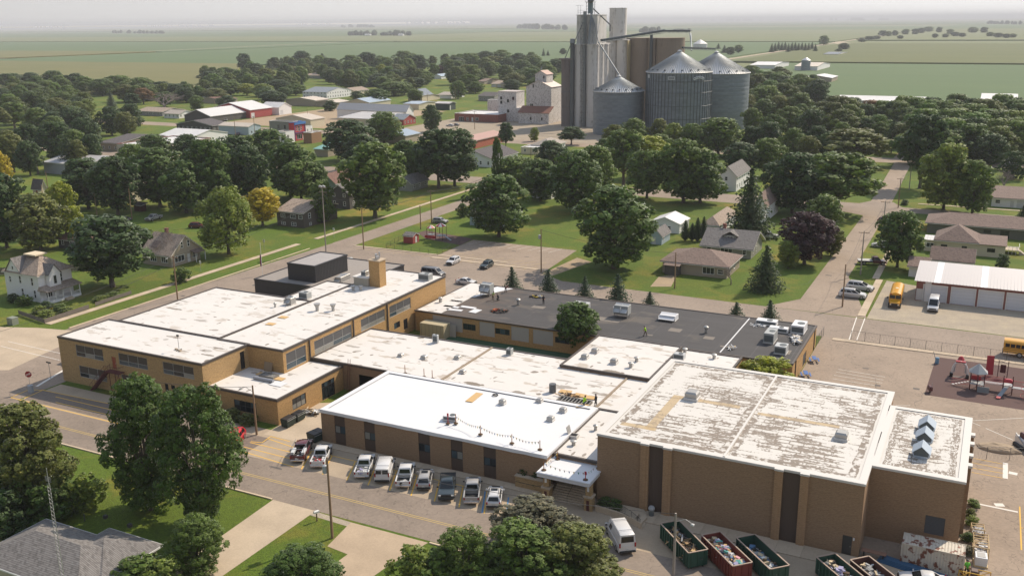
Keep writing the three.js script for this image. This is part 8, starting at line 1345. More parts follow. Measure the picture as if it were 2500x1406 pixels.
// poles, wires, lamps
const poleM = M('pole_wood', [0.24,0.16,0.095], 0.9), poleGrey = M('pole_grey', [0.30,0.265,0.23], 0.9), wireM = M('wire', [0.05,0.05,0.052], 0.6), insul = M('insulator', [0.35,0.36,0.37], 0.4);
const PO = 'utility poles'; const tops = {};
function pole(key, label, x, z, h, o = {}) {
  const t = thing('utility_pole', label, 'utility pole', x, 0, z, o.turn || 0, PO); Q().bar([0,-0.2,0], [0, h, 0], 0.17,0.11,10).mesh('shaft', o.grey ? poleGrey : poleM, t); tops[key] = [x, h, z];
  if (o.arm) { for (const y of o.arm === 2 ? [h - 0.4, h - 1.5] : [h - 0.4]) { Q().box(-1.2,1.2, y - 0.06, y + 0.06,-0.18,-0.1).mesh('crossarm', poleM, t); for (const s of [-1.1,-0.5,0.5,1.1]) Q().cyl(s, y + 0.06,-0.14,0.05,0.03,0.16,6).mesh('insulator', insul, t); } }
  if (o.trans) { Q().cyl(-0.42, h - o.trans, 0,0.28,0.28,0.9,12).cyl(-0.42, h - o.trans + 0.9,0,0.28,0.1,0.1,12).mesh('transformer', M('transformer_grey', [0.36,0.38,0.40], 0.45), t); }
  if (o.lamp) { Q().path([[0, h - 1,0], [o.lamp * 0.6, h - 0.35,0.2], [o.lamp, h - 0.6,0.4]], 0.04).mesh('lamp_arm', frameGrey, t); Q().bevel(o.lamp - 0.15, o.lamp + 0.2, h - 0.78, h - 0.6,0.2,0.55,0.05).mesh('lamp_head', M('lamp_head_pale', [0.5,0.5,0.48], 0.5), t); }
  if (o.lights) for (const [a, b] of [[-0.7,0], [0,0.4], [0.7,0], [0,-0.4]]) Q().bevel(a - 0.25, a + 0.25, h - 0.2, h + 0.25, b - 0.15, b + 0.2,0.05).mesh('floodlight', M('floodlight_grey', [0.42,0.42,0.42], 0.4), t);
  if (o.sign) Q().cyl(0,0,0,0.38,0.38,0.04,8).mesh('stop_sign', M('sign_red', [0.35,0.02,0.025], 0.5), t).position.set(0,0,0);
  return t;
}
pole('front', 'tall brown utility pole with a transformer by the front street', -63.29,-78.72,10.13, { trans: 2.0 });
pole('entry', 'wooden pole with a street lamp beside the entry wing', -90.75,-97.42,7.6, { lamp: -1.9 });
pole('rightlot', 'bare wooden pole beside the two white wagons', -24.5,-198.67,9, {});
pole('r2', 'leaning grey pole beside the red flatbed truck', -24.65,-227.21,10.2, { grey: 1, arm: 1 });
pole('r3', 'grey pole between the flatbed and the round street tree', -24.83,-272.62,9.6, { grey: 1, arm: 1 });
pole('r4', 'brown pole right of the street beyond the crossing', -25.03,-316.44,9.4, { arm: 1 });
pole('r5', 'grey pole further up the right street', -24.99,-353.16,9.4, { grey: 1, arm: 1 });
pole('r6', 'last pole up the right street', -25.53,-394.02,9.4, { grey: 1 });
pole('w1', 'pole with street lamp beside the left street verge', -153.97,-144.9,9.8, { lamp: -1.6, arm: 1 });
pole('w2', 'tall steel floodlight pole at the street corner', -152.63,-195.13,17.02, { grey: 1, lights: 1, arm: 2 });
pole('w3', 'brown pole with a red sign on the concrete island', -145.01,-201.15,11.13, { arm: 0 });
pole('w4', 'dark lamp pole beside the street by the small playground', -144.57,-228.64,6.99, {});
pole('w5', 'utility pole with crossarm beside the silver hatchback', -146.78,-238.22,9.7, { arm: 1 });
pole('lot', 'wooden pole at the corner of the rear parking lot', -92.56,-198.58,10.46, { trans: 2.4 });
pole('ranch', 'wooden pole in front of the ranch house', -59.84,-197.98,8.2, {});
pole('e1', 'pole with wire beside the fenced white house', -247.74,-204.39,8, {});
pole('e2', 'wooden pole by the dark sedan', -233.55,-205.24,9.5, {});
pole('e3', 'wooden pole beside the cream house at far left', -293.36,-223.15,8.6, {});
pole('e4', 'short dark pole left of the cream house', -290.68,-218.73,5, {});
pole('p1', 'pole beside the white shed roof at left', -454.18,-475.79,10, { arm: 1 }); pole('p2', 'pole in front of the pale blue shed', -363.14,-393.68,10, { arm: 1 }); pole('p3', 'pole before the grey rendered shop', -355.12,-399.77,10, { arm: 1 }); pole('p4', 'pole behind the white gabled shed', -459.86,-523.93,9, {}); pole('p5', 'pole behind the colourful shop', -358.92,-449.81,10, {}); pole('p6', 'pole in front of the long warehouse', -352.16,-497.22,10, { arm: 1 }); pole('p7', 'pole by the brick shop', -257.76,-466.75,10, { arm: 1 }); pole('p8', 'pole at the right of the warehouse', -364.06,-590.75,9, {}); pole('p9', 'pole by the far white garage', -371.24,-642.74,9, {});
pole('bl', 'concrete lamp pole among the dumpsters', -25.64,-88.15,7.4, { grey: 1, lamp: 1.9 });
pole('mid1', 'pole on the lawn near the cream mill house', -171.94,-359.05,7, {}); pole('mid2', 'second pole on the lawn near the cream mill house', -170.41,-359.68,6.6, {});
function wire(label, pts, sag = 0.03, r = 0.03) {
  const a = pts[0], t = thing('power_line', label, 'power line', a[0], 0, a[2]), g = Q();
  for (let i = 0; i < pts.length - 1; i++) { const p = pts[i], q = pts[i + 1], L = Math.hypot(q[0] - p[0], q[2] - p[2]), n = 14, P = []; for (let k = 0; k <= n; k++) { const u = k / n; P.push([p[0] + (q[0] - p[0]) * u - a[0], p[1] + (q[1] - p[1]) * u - 4 * L * sag * u * (1 - u), p[2] + (q[2] - p[2]) * u - a[2]]); } g.path(P, r, 4); }
  g.mesh('cable', wireM, t);
}
const T_ = (k, dx = 0, dy = 0, dz = 0) => [tops[k][0] + dx, tops[k][1] + dy, tops[k][2] + dz];
wire('upper wire along the left street to the floodlight pole', [[-150,9,-84], T_('w1', -0.5,-0.3), T_('w2', -0.5,-1.4)]); wire('lower wire along the left street to the floodlight pole', [[-149,7.6,-84], T_('w1', 0.5,-1.2), T_('w2', 0.5,-2.4)]);
wire('first wire from the floodlight pole across the corner', [T_('w2', 0,-1.5), T_('w3', 0,0), T_('w5', 0.5,-0.3), [-152,9,-300]]); wire('second wire from the floodlight pole across the corner', [T_('w2', 0.4,-2.2), T_('w3', 0,-0.5), T_('w5', -0.5,-0.4), [-153,8.6,-300]]); wire('third wire behind the street corner', [T_('w2', -0.4,-3), T_('w5', 0,-1.2), [-151,8,-300]]);
wire('wire from floodlight pole towards the gabled house', [T_('w2', -0.6,-2.2), [-186,6.5,-176]]);
wire('wires running up the right street', [T_('r2'), T_('r3'), T_('r4'), T_('r5'), T_('r6')]); wire('second wires running up the right street', [T_('r2', 0.6,-0.5), T_('r3', 0.6,-0.5), T_('r4', 0.6,-0.5), T_('r5', 0.6,-0.5)]); wire('wire from the bare pole to the leaning pole', [T_('rightlot', 0,-0.2), T_('r2', -0.5,-0.3)]);
wire('wire across the rear lot lawn to the ranch pole', [T_('lot', 0,-0.2), T_('ranch', 0,-0.2)]); wire('wire from the entry wing lamp pole to the left', [T_('entry', 0,-0.2), [-112,7.6,-92]]); wire('wire from the front pole along the street', [T_('front', 0,-0.3), T_('bl', 0,-0.1)], 0.02);
wire('fence side wire above the far left lawn', [T_('e1', 0,-0.1), [-230,5.5,-180]]);
// stop signs, flag, mailbox, mast
{
  const c = [-135.35,-94.66], t = thing('stop_sign', 'red stop sign standing in a pale drum at the left corner', 'stop sign', c[0], 0.02, c[1], 0.5);
  Q().cyl(0,0,0,0.45,0.42,1.2,14).mesh('drum', M('drum_grey', [0.32,0.34,0.36], 0.6), t); Q().bar([0,1.2,0], [0,3.4,0], 0.04).mesh('post', frameGrey, t);
  const cv = document.createElement('canvas'); cv.width = cv.height = 128; const k = cv.getContext('2d'); k.fillStyle = '#8f1a20'; k.fillRect(0,0,128,128); k.fillStyle = '#f0e8e4'; k.font = 'bold 42px sans-serif'; k.textAlign = 'center'; k.textBaseline = 'middle'; k.fillText('STOP', 64,66);
  const tx = new THREE.CanvasTexture(cv); tx.colorSpace = THREE.SRGBColorSpace; const g = new THREE.CircleGeometry(0.55,8); g.rotateZ(Math.PI / 8); const m = put('sign_face', g, M('stop_face', [1,1,1], 0.5, { map: tx }), t); m.position.set(0,3.1,0.05); const b = put('sign_back', g, frameGrey, t); b.position.set(0,3.1,0.03);
}
{ const c = [-137.13,-99.81], t = thing('street_sign', 'small dark street sign on a thin post at the left corner', 'sign', c[0], 0.02, c[1]); Q().bar([0,0,0], [0,3.2,0], 0.04).mesh('post', frameGrey, t); Q().box(-0.55,0.55,3.0,3.25,-0.02,0.02).mesh('blade', trimM, t); }
{ const c = [-151.12,-168.85], t = thing('flagpole', 'white flagpole with a limp flag beside the left street', 'flagpole', c[0], 0, c[1]); Q().bar([0,0,0], [0,8,0], 0.06,0.04).mesh('pole', frameWhite, t); Q().quad([0,5.2,0], [-0.35,5.0,0.1], [-0.4,2.9,0.15], [0,3.1,0]).quad([0,3.1,0], [-0.4,2.9,0.15], [-0.35,2.2,0.1], [-0.05,2.3,0]).mesh('flag', M('flag_cloth', [0.22,0.06,0.12], 0.8), t); }
for (const [px, pz, l] of [[-160.7,-209.38, 'white lollipop sign beside the lawn path'], [-168.64,-189.92, 'thin sign post on the corner lawn'], [-167.11,-165.39, 'thin white marker post before the gabled house']]) { const t = thing('sign_post', l, 'sign', px, 0, pz); Q().bar([0,0,0], [0,2.6,0], 0.04).mesh('post', frameGrey, t); Q().box(-0.3,0.3,2.1,2.8,-0.02,0.02).mesh('plate', frameWhite, t); }
{ const c = [-67.31,-81.07], t = thing('mailbox', 'white mailbox on a wooden post by the driveway', 'mailbox', c[0], 0, c[1], -0.4); Q().box(-0.06,0.06,0,1.1,-0.06,0.06).mesh('post', poleM, t); Q().bevel(-0.14,0.14,1.1,1.42,-0.35,0.35,0.1).mesh('box', frameWhite, t); }
{ const t = thing('lattice_mast', 'slender lattice antenna mast beside the grey shingled house', 'antenna mast', -77,0,-54.2), m = M('mast_steel', [0.42,0.42,0.42], 0.4, { metalness: 0.5 }), h = 16.8, g = Q(), leg = [0,2.09,4.19].map((a) => [Math.cos(a) * 0.22, Math.sin(a) * 0.22]); leg.forEach(([x, z]) => Q().bar([x, 0, z], [x * 0.6, h - 1.6, z * 0.6], 0.025,0.02,4).mesh('leg', m, t)); for (let y = 0.3; y < h - 2; y += 0.42) leg.forEach(([x, z], i) => { const [X, Z] = leg[(i + 1) % 3]; g.bar([x * 0.85, y, z * 0.85], [X * 0.85, y + 0.42, Z * 0.85], 0.01,0.01,3); }); g.mesh('lacing', m, t); Q().bar([0, h - 1.8,0], [0, h, 0], 0.03).mesh('tip', m, t); const a = Q(); for (let i = 0; i < 5; i++) a.bar([-0.4, h - 1.4 + i * 0.12,0], [0.4, h - 1.4 + i * 0.12,0], 0.012); a.mesh('aerial', m, t); }
// foreground house
{
  const t = thing('ranch_house', 'foreground house with grey shingled hip roofs and cream walls', 'house', 0,0,0);
  const eh = 2.8, P = (x, z, y = eh) => [x, y, z], g = Q();
  const hip = (x0, x1, z0, z1, rise, ridgeX) => { const cx = (x0 + x1) / 2, cz = (z0 + z1) / 2, hw = (x1 - x0) / 2, hd = (z1 - z0) / 2, r = eh + rise; if (ridgeX) { const k = hd, a = P(x0 + k, cz, r), b = P(x1 - k, cz, r); return [[P(x0, z1), P(x1, z1), b, a], [P(x1, z0), P(x0, z0), a, b], [P(x1, z1), P(x1, z0), b], [P(x0, z0), P(x0, z1), a]]; } const k = hw, a = P(cx, z1 - k, r), b = P(cx, z0 + k, r); return [[P(x1, z1), P(x1, z0), b, a], [P(x0, z0), P(x0, z1), a, b], [P(x0, z1), P(x1, z1), a], [P(x1, z0), P(x0, z0), b]]; };
  Q().slab(hip(-92.5,-76.3,-64.1,-54.9,2.0, true), 0.16).mesh('roof', SH.grey, t); Q().slab(hip(-84.2,-76,-65.75,-57.6,1.7, false).map((p) => p.map(([x, y, z]) => [x, y + 0.02, z])), 0.16).mesh('wing_roof', SH.grey, t);
  const wl = (x0, x1, z0, z1) => Q().box(x0 + 0.5, x1 - 0.5,0, eh, z0 + 0.5, z1 - 0.5).mesh('wall', LP.cream, t); wl(-92.5,-76.3,-64.1,-54.9); wl(-84.2,-76,-65.75,-57.6);
  const fa = (x0, x1, z0, z1, y) => Q().box(x0 - 0.04, x1 + 0.04, y - 0.22, y - 0.03, z1 - 0.02, z1 + 0.08).box(x0 - 0.04, x1 + 0.04, y - 0.22, y - 0.03, z0 - 0.08, z0 + 0.02).box(x0 - 0.08, x0 + 0.02, y - 0.22, y - 0.03, z0, z1).box(x1 - 0.02, x1 + 0.08, y - 0.22, y - 0.03, z0, z1).mesh('gutter', frameWhite, t); fa(-92.5,-76.3,-64.1,-54.9, eh); fa(-84.2,-76,-65.75,-57.6, eh + 0.02);
  for (const [x, z] of [[-84.6,-65.8], [-80.6,-65.6]]) Q().bevel(x - 0.2, x + 0.2,3.9,4.3, z - 0.2, z + 0.2,0.05).mesh('roof_vent', trimM, t); Q().cyl(-86.3,3.8,-64.4,0.06,0.06,0.9,8).mesh('vent_pipe', trimM, t);
}

const fWd = new THREE.MeshStandardMaterial();
// people: one continuous body meshed from tapered bones
function person(label, x, y, z, turn, o) {
  const lean = o.lean || 0, hip = [0, o.crouch ? 0.55 : 0.92,0], up = (h, f = 0) => [0, hip[1] + h * Math.cos(lean), h * Math.sin(lean) + f], ch = up(0.45), nk = up(0.58), hd = up(0.74,0.02), st = o.step || 0.12, B = [];
  const bone = (a, b, r, s, c) => B.push([a, b, r, s, c]);
  bone(hip, ch, 0.16,0.19,0); bone(ch, nk, 0.15,0.07,0); bone(nk, hd, 0.06,0.1,2); bone(hd, [hd[0], hd[1] + 0.06, hd[2] + 0.03], 0.105,0.1,2);
  for (const s of [-1,1]) {
    const k = [s * 0.11, hip[1] * 0.52, s * st * 0.6 + (o.crouch ? 0.28 : 0.03)], f = [s * 0.12,0.06, s * st - (o.crouch ? 0.05 : 0)], sh = [s * 0.2, ch[1] + 0.06, ch[2]], el = [s * 0.27, sh[1] - 0.27, sh[2] + (o.reach || 0.05)], ha = [s * 0.22, el[1] - 0.12, el[2] + 0.2 + (o.reach || 0)];
    bone([s * 0.09, hip[1], 0], k, 0.105,0.075,1); bone(k, f, 0.075,0.05,1); bone(f, [f[0], 0.05, f[2] + 0.16], 0.055,0.045,3); bone(sh, el, 0.065,0.05,4); bone(el, ha, 0.05,0.035,2);
    for (let i = 0; i < 5; i++) bone([ha[0] + (i - 2) * 0.018, ha[1], ha[2]], [ha[0] + (i - 2) * 0.026 * (i ? 1 : 1.8), ha[1] - 0.05, ha[2] + (i ? 0.07 : 0.03)], 0.022,0.014,2);
  }
  const n = 44, mc = new MarchingCubes(n, fWd, false, false, 60000), sc = 1.0, seg = (p, a, b) => { const d = [b[0] - a[0], b[1] - a[1], b[2] - a[2]], l = d[0] ** 2 + d[1] ** 2 + d[2] ** 2 || 1e-6, t = clamp(((p[0] - a[0]) * d[0] + (p[1] - a[1]) * d[1] + (p[2] - a[2]) * d[2]) / l); return [Math.hypot(p[0] - a[0] - d[0] * t, p[1] - a[1] - d[1] * t, p[2] - a[2] - d[2] * t), t]; };
  for (let k = 0; k < n; k++) for (let j = 0; j < n; j++) for (let i = 0; i < n; i++) { const p = [(i - n / 2) / (n / 2) * sc, (j - n / 2) / (n / 2) * sc + 0.95, (k - n / 2) / (n / 2) * sc]; let e = 0; for (const b of B) { const [q, t] = seg(p, b[0], b[1]); e += Math.exp(-(q - b[2] - (b[3] - b[2]) * t) * 45); } mc.field[k * n * n + j * n + i] = Math.log(e + 1e-9) / 45; }
  mc.isolation = 0; mc.update();
  const pos = Array.from(mc.positionArray.slice(0, mc.count * 3)).map((v, i) => v * sc + (i % 3 === 1 ? 0.95 : 0)), col = [];
  for (let i = 0; i < pos.length; i += 3) { let best = 9, c = 0; for (const b of B) { const [q, t] = seg([pos[i], pos[i + 1], pos[i + 2]], b[0], b[1]); const v = q - b[2] - (b[3] - b[2]) * t; if (v < best) { best = v; c = b[4]; } } col.push(...o.cols[c]); }
  const g = new THREE.BufferGeometry(); g.setAttribute('position', new THREE.Float32BufferAttribute(pos, 3)); g.setAttribute('color', new THREE.Float32BufferAttribute(col, 3)); const gg = mergeVertices(g, 1e-4); gg.computeVertexNormals();
  const t = thing('person', label, 'person', x, y, z, turn, undefined); put('body', gg, M('clothing', [1,1,1], 0.85, { vertexColors: true }), t);
  Q().lathe(hd[0], hd[2] + 0.02, [[0.15, hd[1] + 0.08], [0.125, hd[1] + 0.11], [0.1, hd[1] + 0.19], [0.02, hd[1] + 0.22]], 12).mesh('cap', M('cap_' + label.length, o.cap || [0.03,0.03,0.035], 0.6), t, 0.6);
}
const HV = [0.35,0.62,0.02], DKC = [0.02,0.022,0.028], SKN = [0.42,0.24,0.16], BOOT = [0.03,0.02,0.015], JEAN = [0.05,0.06,0.09], KHK = [0.14,0.09,0.06];
person('person in a hi-vis yellow shirt walking on the black roof', -51,3.97,-152.4,-1.2, { lean: 0.25, step: 0.3, cols: [HV, KHK, SKN, BOOT, HV] });
person('person in dark clothes standing on the black roof', -75.4,3.97,-162.8,0.3, { cols: [DKC, DKC, SKN, BOOT, DKC] });
person('person in hi-vis green leaning at the roof opening', -47.9,4.43,-116.9,2.8, { lean: 0.35, cols: [HV, JEAN, SKN, BOOT, HV] });
person('person in dark clothes standing at the end of the roof opening', -46.6,4.43,-118.2,-1.4, { cols: [DKC, DKC, SKN, BOOT, DKC] });
person('person in a pale green shirt beside the grey slatted unit', -85.7,4,-161.2,1.2, { lean: 0.3, cols: [[0.3,0.42,0.12], KHK, SKN, BOOT, [0.3,0.42,0.12]] });
person('person in black kneeling beside the grey slatted unit', -84.5,3.97,-161.3,-1.2, { crouch: 1, lean: 0.3, cols: [DKC, DKC, SKN, BOOT, DKC] });
person('person bending over near the back edge of the black roof', -86,3.99,-167.3,1.4, { lean: 0.9, cols: [[0.2,0.1,0.08], JEAN, SKN, BOOT, [0.2,0.1,0.08]] });
person('person in a hi-vis green vest beside the rusty container', 2.2,0.03,-101.7,0.4, { cols: [[0.12,0.5,0.05], DKC, SKN, BOOT, [0.12,0.5,0.05]], cap: [0.05,0.05,0.06] });

// playgrounds
const pRed = M('play_red', [0.38,0.022,0.035], 0.5), pMar = M('play_maroon', [0.075,0.014,0.018], 0.5), pGrey = M('play_grey', [0.36,0.36,0.36], 0.5), pWhite = M('play_white', [0.6,0.58,0.56], 0.5), pSlate = M('play_slate', [0.22,0.25,0.27], 0.5);
{
  const t = thing('play_structure', 'large maroon and grey playground with a hexagonal roofed tower and slides', 'playground', 1.5,0.03,-160.2);
  for (let i = 0; i < 6; i++) { const a = i * 1.0472 + 0.5, b = a + 1.0472; Q().bar([Math.cos(a) * 1.15,0, Math.sin(a) * 1.15], [Math.cos(a) * 1.15,3.1, Math.sin(a) * 1.15], 0.07).mesh('post', pMar, t); Q().slab([[[Math.cos(a) * 1.55,3.0, Math.sin(a) * 1.55], [Math.cos(b) * 1.55,3.0, Math.sin(b) * 1.55], [0,4.35,0]]], 0.05).mesh('roof_panel', i % 2 ? pGrey : pSlate, t); }
  const deck = (x, z, w, d, y) => Q().box(x - w / 2, x + w / 2, y, y + 0.08, z - d / 2, z + d / 2).mesh('deck', pGrey, t), rail = (a, b, y) => { const g = Q().bar([a[0], y + 0.95, a[1]], [b[0], y + 0.95, b[1]], 0.03).bar([a[0], y + 0.15, a[1]], [b[0], y + 0.15, b[1]], 0.03), n = Math.round(Math.hypot(b[0] - a[0], b[1] - a[1]) / 0.14); for (let i = 0; i <= n; i++) { const q = i / n; g.bar([a[0] + (b[0] - a[0]) * q, y + 0.15, a[1] + (b[1] - a[1]) * q], [a[0] + (b[0] - a[0]) * q, y + 0.95, a[1] + (b[1] - a[1]) * q], 0.014,0.014,3); } g.mesh('railing', pRed, t); };
  deck(0,0,2,2,1.1); deck(2.4,-0.9,3,1.1,1.1); deck(4.3,-0.4,1.3,1.3,1.3); deck(6.4,0.2,3,1,1.2);
  rail([1,-1.4], [3.9,-1.4], 1.1); rail([1,-0.4], [3.9,-0.4], 1.1); rail([-1,-1], [1,-1], 1.1); rail([5,-0.3], [8,-0.3], 1.2);
  for (const [x, z] of [[3.7,-1], [5,-1], [3.7,0.3], [5,0.3], [7.8,0.6], [7.8,-0.3]]) Q().bar([x, 0, z], [x, 2.6, z], 0.07).mesh('post', pMar, t);
  for (let i = 0; i < 6; i++) Q().cyl(-1.3 - i * 0.42,0.95 - i * 0.15,-0.4,0.2,0.2,0.06,10).mesh('pod_step', pWhite, t); rail([-3.7,-0.7], [-1.2,-0.7], 0.2);
  Q().slab([[[3.9,1.3,0.3], [4.5,1.3,0.3], [3.5,0.25,2.6], [2.9,0.25,2.6]]], 0.08).mesh('slide', pSlate, t); Q().slab([[[2.95,0.3,2.5], [3.55,0.3,2.5], [3.4,0.2,3.1], [2.8,0.2,3.1]]], 0.1).mesh('slide_lip', pRed, t); Q().bevel(3.7,4.9,2.0,2.5,-0.2,0.6,0.2).mesh('slide_hood', pRed, t);
  Q().box(0.1,1.8,0.05,1.0,1.2,1.3).mesh('climbing_panel', pSlate, t); Q().bevel(-0.9,0.5,1.2,1.9,-1.1,-1.0,0.03).mesh('red_panel', pRed, t);
  const hx = Q(); for (let i = 0; i < 26; i++) { const a = i * 0.5; hx.bar([6.6 + Math.cos(a) * 0.45, i * 0.09,1.6 + Math.sin(a) * 0.45], [6.6 + Math.cos(a + 0.5) * 0.45, i * 0.09 + 0.09,1.6 + Math.sin(a + 0.5) * 0.45], 0.035); } hx.mesh('spiral_climber', pRed, t);
}
{
  const t = thing('arch_climber', 'white and red arched climber left of the hexagonal tower', 'playground', -1.2,0.03,-165); for (const [dx, dz, m] of [[1.15,0.2, pWhite], [0.9,-1.2, pGrey]]) { const p = []; for (let i = 0; i <= 8; i++) { const a = i / 8 * Math.PI; p.push([-Math.cos(a) * dx, 0.4 + Math.sin(a) ** 0.7 * 2.3, dz]); } Q().path(p, 0.17,8).mesh('arch', m, t); } Q().at(0,2.7,0.2,0,0,0).box(-0.75,0.75,-0.06,0.12,-0.3,0.25).mesh('red_cap', pRed, t); Q().cyl(0,2.7,-1.2,0.55,0.2,0.5,10).mesh('top_knob', pRed, t); for (const s of [-1,1]) Q().bevel(s * 1.2 - 0.25, s * 1.2 + 0.25,0,0.7,-0.2,0.5,0.1).mesh('foot', trimM, t);
  const p = thing('play_wall', 'tall leaning red climbing panel and frame behind the playground deck', 'playground', 3.2,0.03,-167.6); Q().at(0,0,0,0.2,-0.12).bevel(-0.55,0.55,0.2,3.4,-0.06,0.06,0.03).mesh('red_panel', pRed, p); const g = Q(); for (const x of [1.2,2.6]) g.bar([x, 0,0.2], [x, 3.0,0.2], 0.06); g.bar([1.2,3,0.2], [2.6,2.6,0.2], 0.06).bar([1.2,1.2,0.2], [2.6,1.2,0.2], 0.05); g.mesh('frame', pMar, p); Q().box(1.5,2.3,0.9,2.3,0.12,0.2).mesh('mesh_panel', pMar, p);
  const b = thing('spring_rider', 'small maroon spring rider at the playground corner', 'playground', -5,0.03,-155.6,0.4); Q().bevel(-0.25,0.25,0.4,1.1,-0.6,0.4,0.12).mesh('seat', pMar, b); Q().cyl(0,0,0,0.14,0.14,0.4,10).mesh('spring', trimM, b); Q().bar([0.35,0,-0.3], [0.35,1.5,-0.3], 0.03).mesh('handle', pGrey, b);
  const d = thing('drinking_post', 'light blue post at the upper corner of the play surface', 'post', -4.9,0.03,-170.4); Q().bevel(-0.3,0.3,0,1.1,-0.25,0.25,0.1).mesh('body', M('post_blue', [0.16,0.3,0.42], 0.5), d); Q().bar([-0.3,0.8,0], [-0.7,1.9,-0.3], 0.05).mesh('arm', pSlate, d);
  const s = thing('play_structure', 'small playground with two red and white peaked canopies', 'playground', -133,0.03,-219.6); for (const [x, h, r] of [[-2.6,3.0,1.2], [0.6,3.8,1.5]]) { for (const a of [-1,1]) for (const b2 of [-1,1]) Q().bar([x + a * r * 0.7,0, b2 * r * 0.7], [x + a * r * 0.7, h, b2 * r * 0.7], 0.07).mesh('post', pMar, s); for (let i = 0; i < 8; i++) { const a = i * 0.7854, c = a + 0.7854; Q().slab([[[x + Math.cos(a) * r, h, Math.sin(a) * r], [x + Math.cos(c) * r, h, Math.sin(c) * r], [x, h + 0.8,0]]], 0.04).mesh('canopy_panel', i % 2 ? pWhite : pRed, s); } Q().box(x - r * 0.7, x + r * 0.7,1.1,1.2, -r * 0.7, r * 0.7).mesh('deck', pSlate, s); } Q().slab([[[1.6,1.3,-0.3], [1.6,1.3,0.4], [4,0.2,0.9], [4,0.2,0.2]]], 0.08).mesh('slide', pSlate, s); Q().bevel(-4,-0.6,0.3,1.0,0.9,1.1,0.05).mesh('red_barrier', pRed, s);
}
bldg('garden_shed', 'bright red shed with a white door beside the small playground', 'shed', -139.6,-136.6,-215,-211.9,2.2, { wall: LP.red, roof: SH.grey, type: 'gx', rise: 0.7, over: 0.15, front: [], right: [[1.2,0.05,1,1.8, DW]] }, SGp);
// fences
function fence(label, pts, h, m, o = {}) {
  const t = thing(o.name || 'chain_link_fence', label, 'fence', pts[0][0], 0, pts[0][1], 0, 'fences'), X = pts[0][0], Z = pts[0][1];
  for (let i = 0; i < pts.length - 1; i++) { const [a, b] = pts[i], [c, d] = pts[i + 1], L = Math.hypot(c - a, d - b), n = Math.max(1, Math.round(L / (o.step || 2.6))), P = (q, y) => [a + (c - a) * q - X, y, b + (d - b) * q - Z];
    for (let k = 0; k <= n; k++) Q().bar(P(k / n, 0), P(k / n, h), o.r || 0.035, undefined, 6).mesh('post', m, t); for (const y of o.rails || [h - 0.02]) Q().bar(P(0, y), P(1, y), 0.022,0.022,4).mesh('rail', m, t);
    if (o.board) { const k = Math.round(L / o.board); for (let j = 0; j < k; j++) { const q = (j + 0.5) / k, p = P(q, 0), g = put('board', shared(`board${o.board}_${h}`, () => Q().box(-o.board * 0.46, o.board * 0.46,0.05, h - 0.05,-0.012,0.012).geo()), m, t); g.position.set(p[0], LAT[j] * 0.05, p[2]); g.rotation.y = Math.atan2(-(d - b), c - a); } }
    else { const g = Q(), k = Math.round(L / 0.5); for (let j = 0; j <= k; j++) g.bar(P(j / k, 0.05), P(Math.min(1, (j + 1) / k), h), 0.006,0.006,3, false).bar(P(j / k, h), P(Math.min(1, (j + 1) / k), 0.05), 0.006,0.006,3, false); g.mesh('wire_mesh', m, t).userData.kind = 'stuff'; } }
}
const fDark = M('fence_dark', [0.06,0.055,0.05], 0.6), fGrey = M('fence_grey', [0.2,0.19,0.18], 0.6), fWood = M('fence_weathered', [0.17,0.145,0.125], 0.9);
fence('chain-link fence with a gate between the school yard and back street', [[-19.9,-177.5], [-17.5,-177.4], [16,-176.6]], 1.8, fDark, { rails: [1.78,0.1] }); fence('short chain-link fence at the east end of the black roofed wing', [[-24.8,-177.5], [-25,-171]], 1.9, fGrey);
fence('dark fence round the small playground lawn', [[-142.5,-216], [-140.3,-204.6], [-123.8,-203.2], [-124.1,-216]], 1.3, fDark, { rails: [1.28,0.1] }); fence('construction fence before the dirt pile', [[1.8,-132.2], [3.5,-133.4], [9,-135.2]], 1.8, fGrey);
fence('low weathered picket fence round the farmhouse garden', [[-176,-123], [-165.6,-121], [-166,-132]], 1.0, fWood, { name: 'board_fence', board: 0.3, rails: [0.8] }); fence('low weathered fence of the second garden plot', [[-166.4,-134], [-166.8,-144]], 0.9, fWood, { name: 'board_fence', board: 0.3, rails: [0.7] }); fence('tall weathered fence behind the farmhouse', [[-214,-139], [-197,-152], [-190,-158]], 1.9, fWood, { name: 'board_fence', board: 0.35, rails: [1.7,0.6] });
grow('beside the farmhouse garden', 'garden shrubs', [[-173,-125.5,1.6,1.5, 'b light'], [-170,-125,1.2,1.6, 'b light'], [-168,-128,1.3,1.7, 'b light'], [-171,-129,1.2,1.6, 'b mid'], [-174,-128,1.8,1.4, 'b dark'], [-181,-128,2.2,1.6, 'b mid'], [-168.6,-137.5,1.2,1.8, 'b light'], [-169,-141,1.1,1.6, 'b mid'], [-185,-128.5,2,1.5, 'b dark']]);
grow('against the school front walls', 'school shrubs', [[-49,-99.9,2.3,0.8, 'b dark'], [-47.4,-99.9,2.2,0.8, 'b dark'], [-46,-99.9,2.2,0.7, 'b dark'], [-37.6,-98.9,1.4,1.0, 'b maple'], [-36.2,-98.9,1.4,1.0, 'b maple'], [-101,-100,1.5,1.2, 'b mid'], [-97.5,-99.9,1.7,1.6, 'b olive'], [-94.6,-99.8,1.6,1.5, 'b olive']]);
grow('beside the annex side wall', 'annex shrubs', [[2.3,-113.4,1.1,0.8, 'b light'], [2.2,-115.6,1.0,0.7, 'b olive'], [2.4,-118.4,0.9,0.8, 'b mid'], [2.1,-109.2,1.1,0.8, 'b maple'], [2.2,-106.2,1.0,0.8, 'b silver']]);
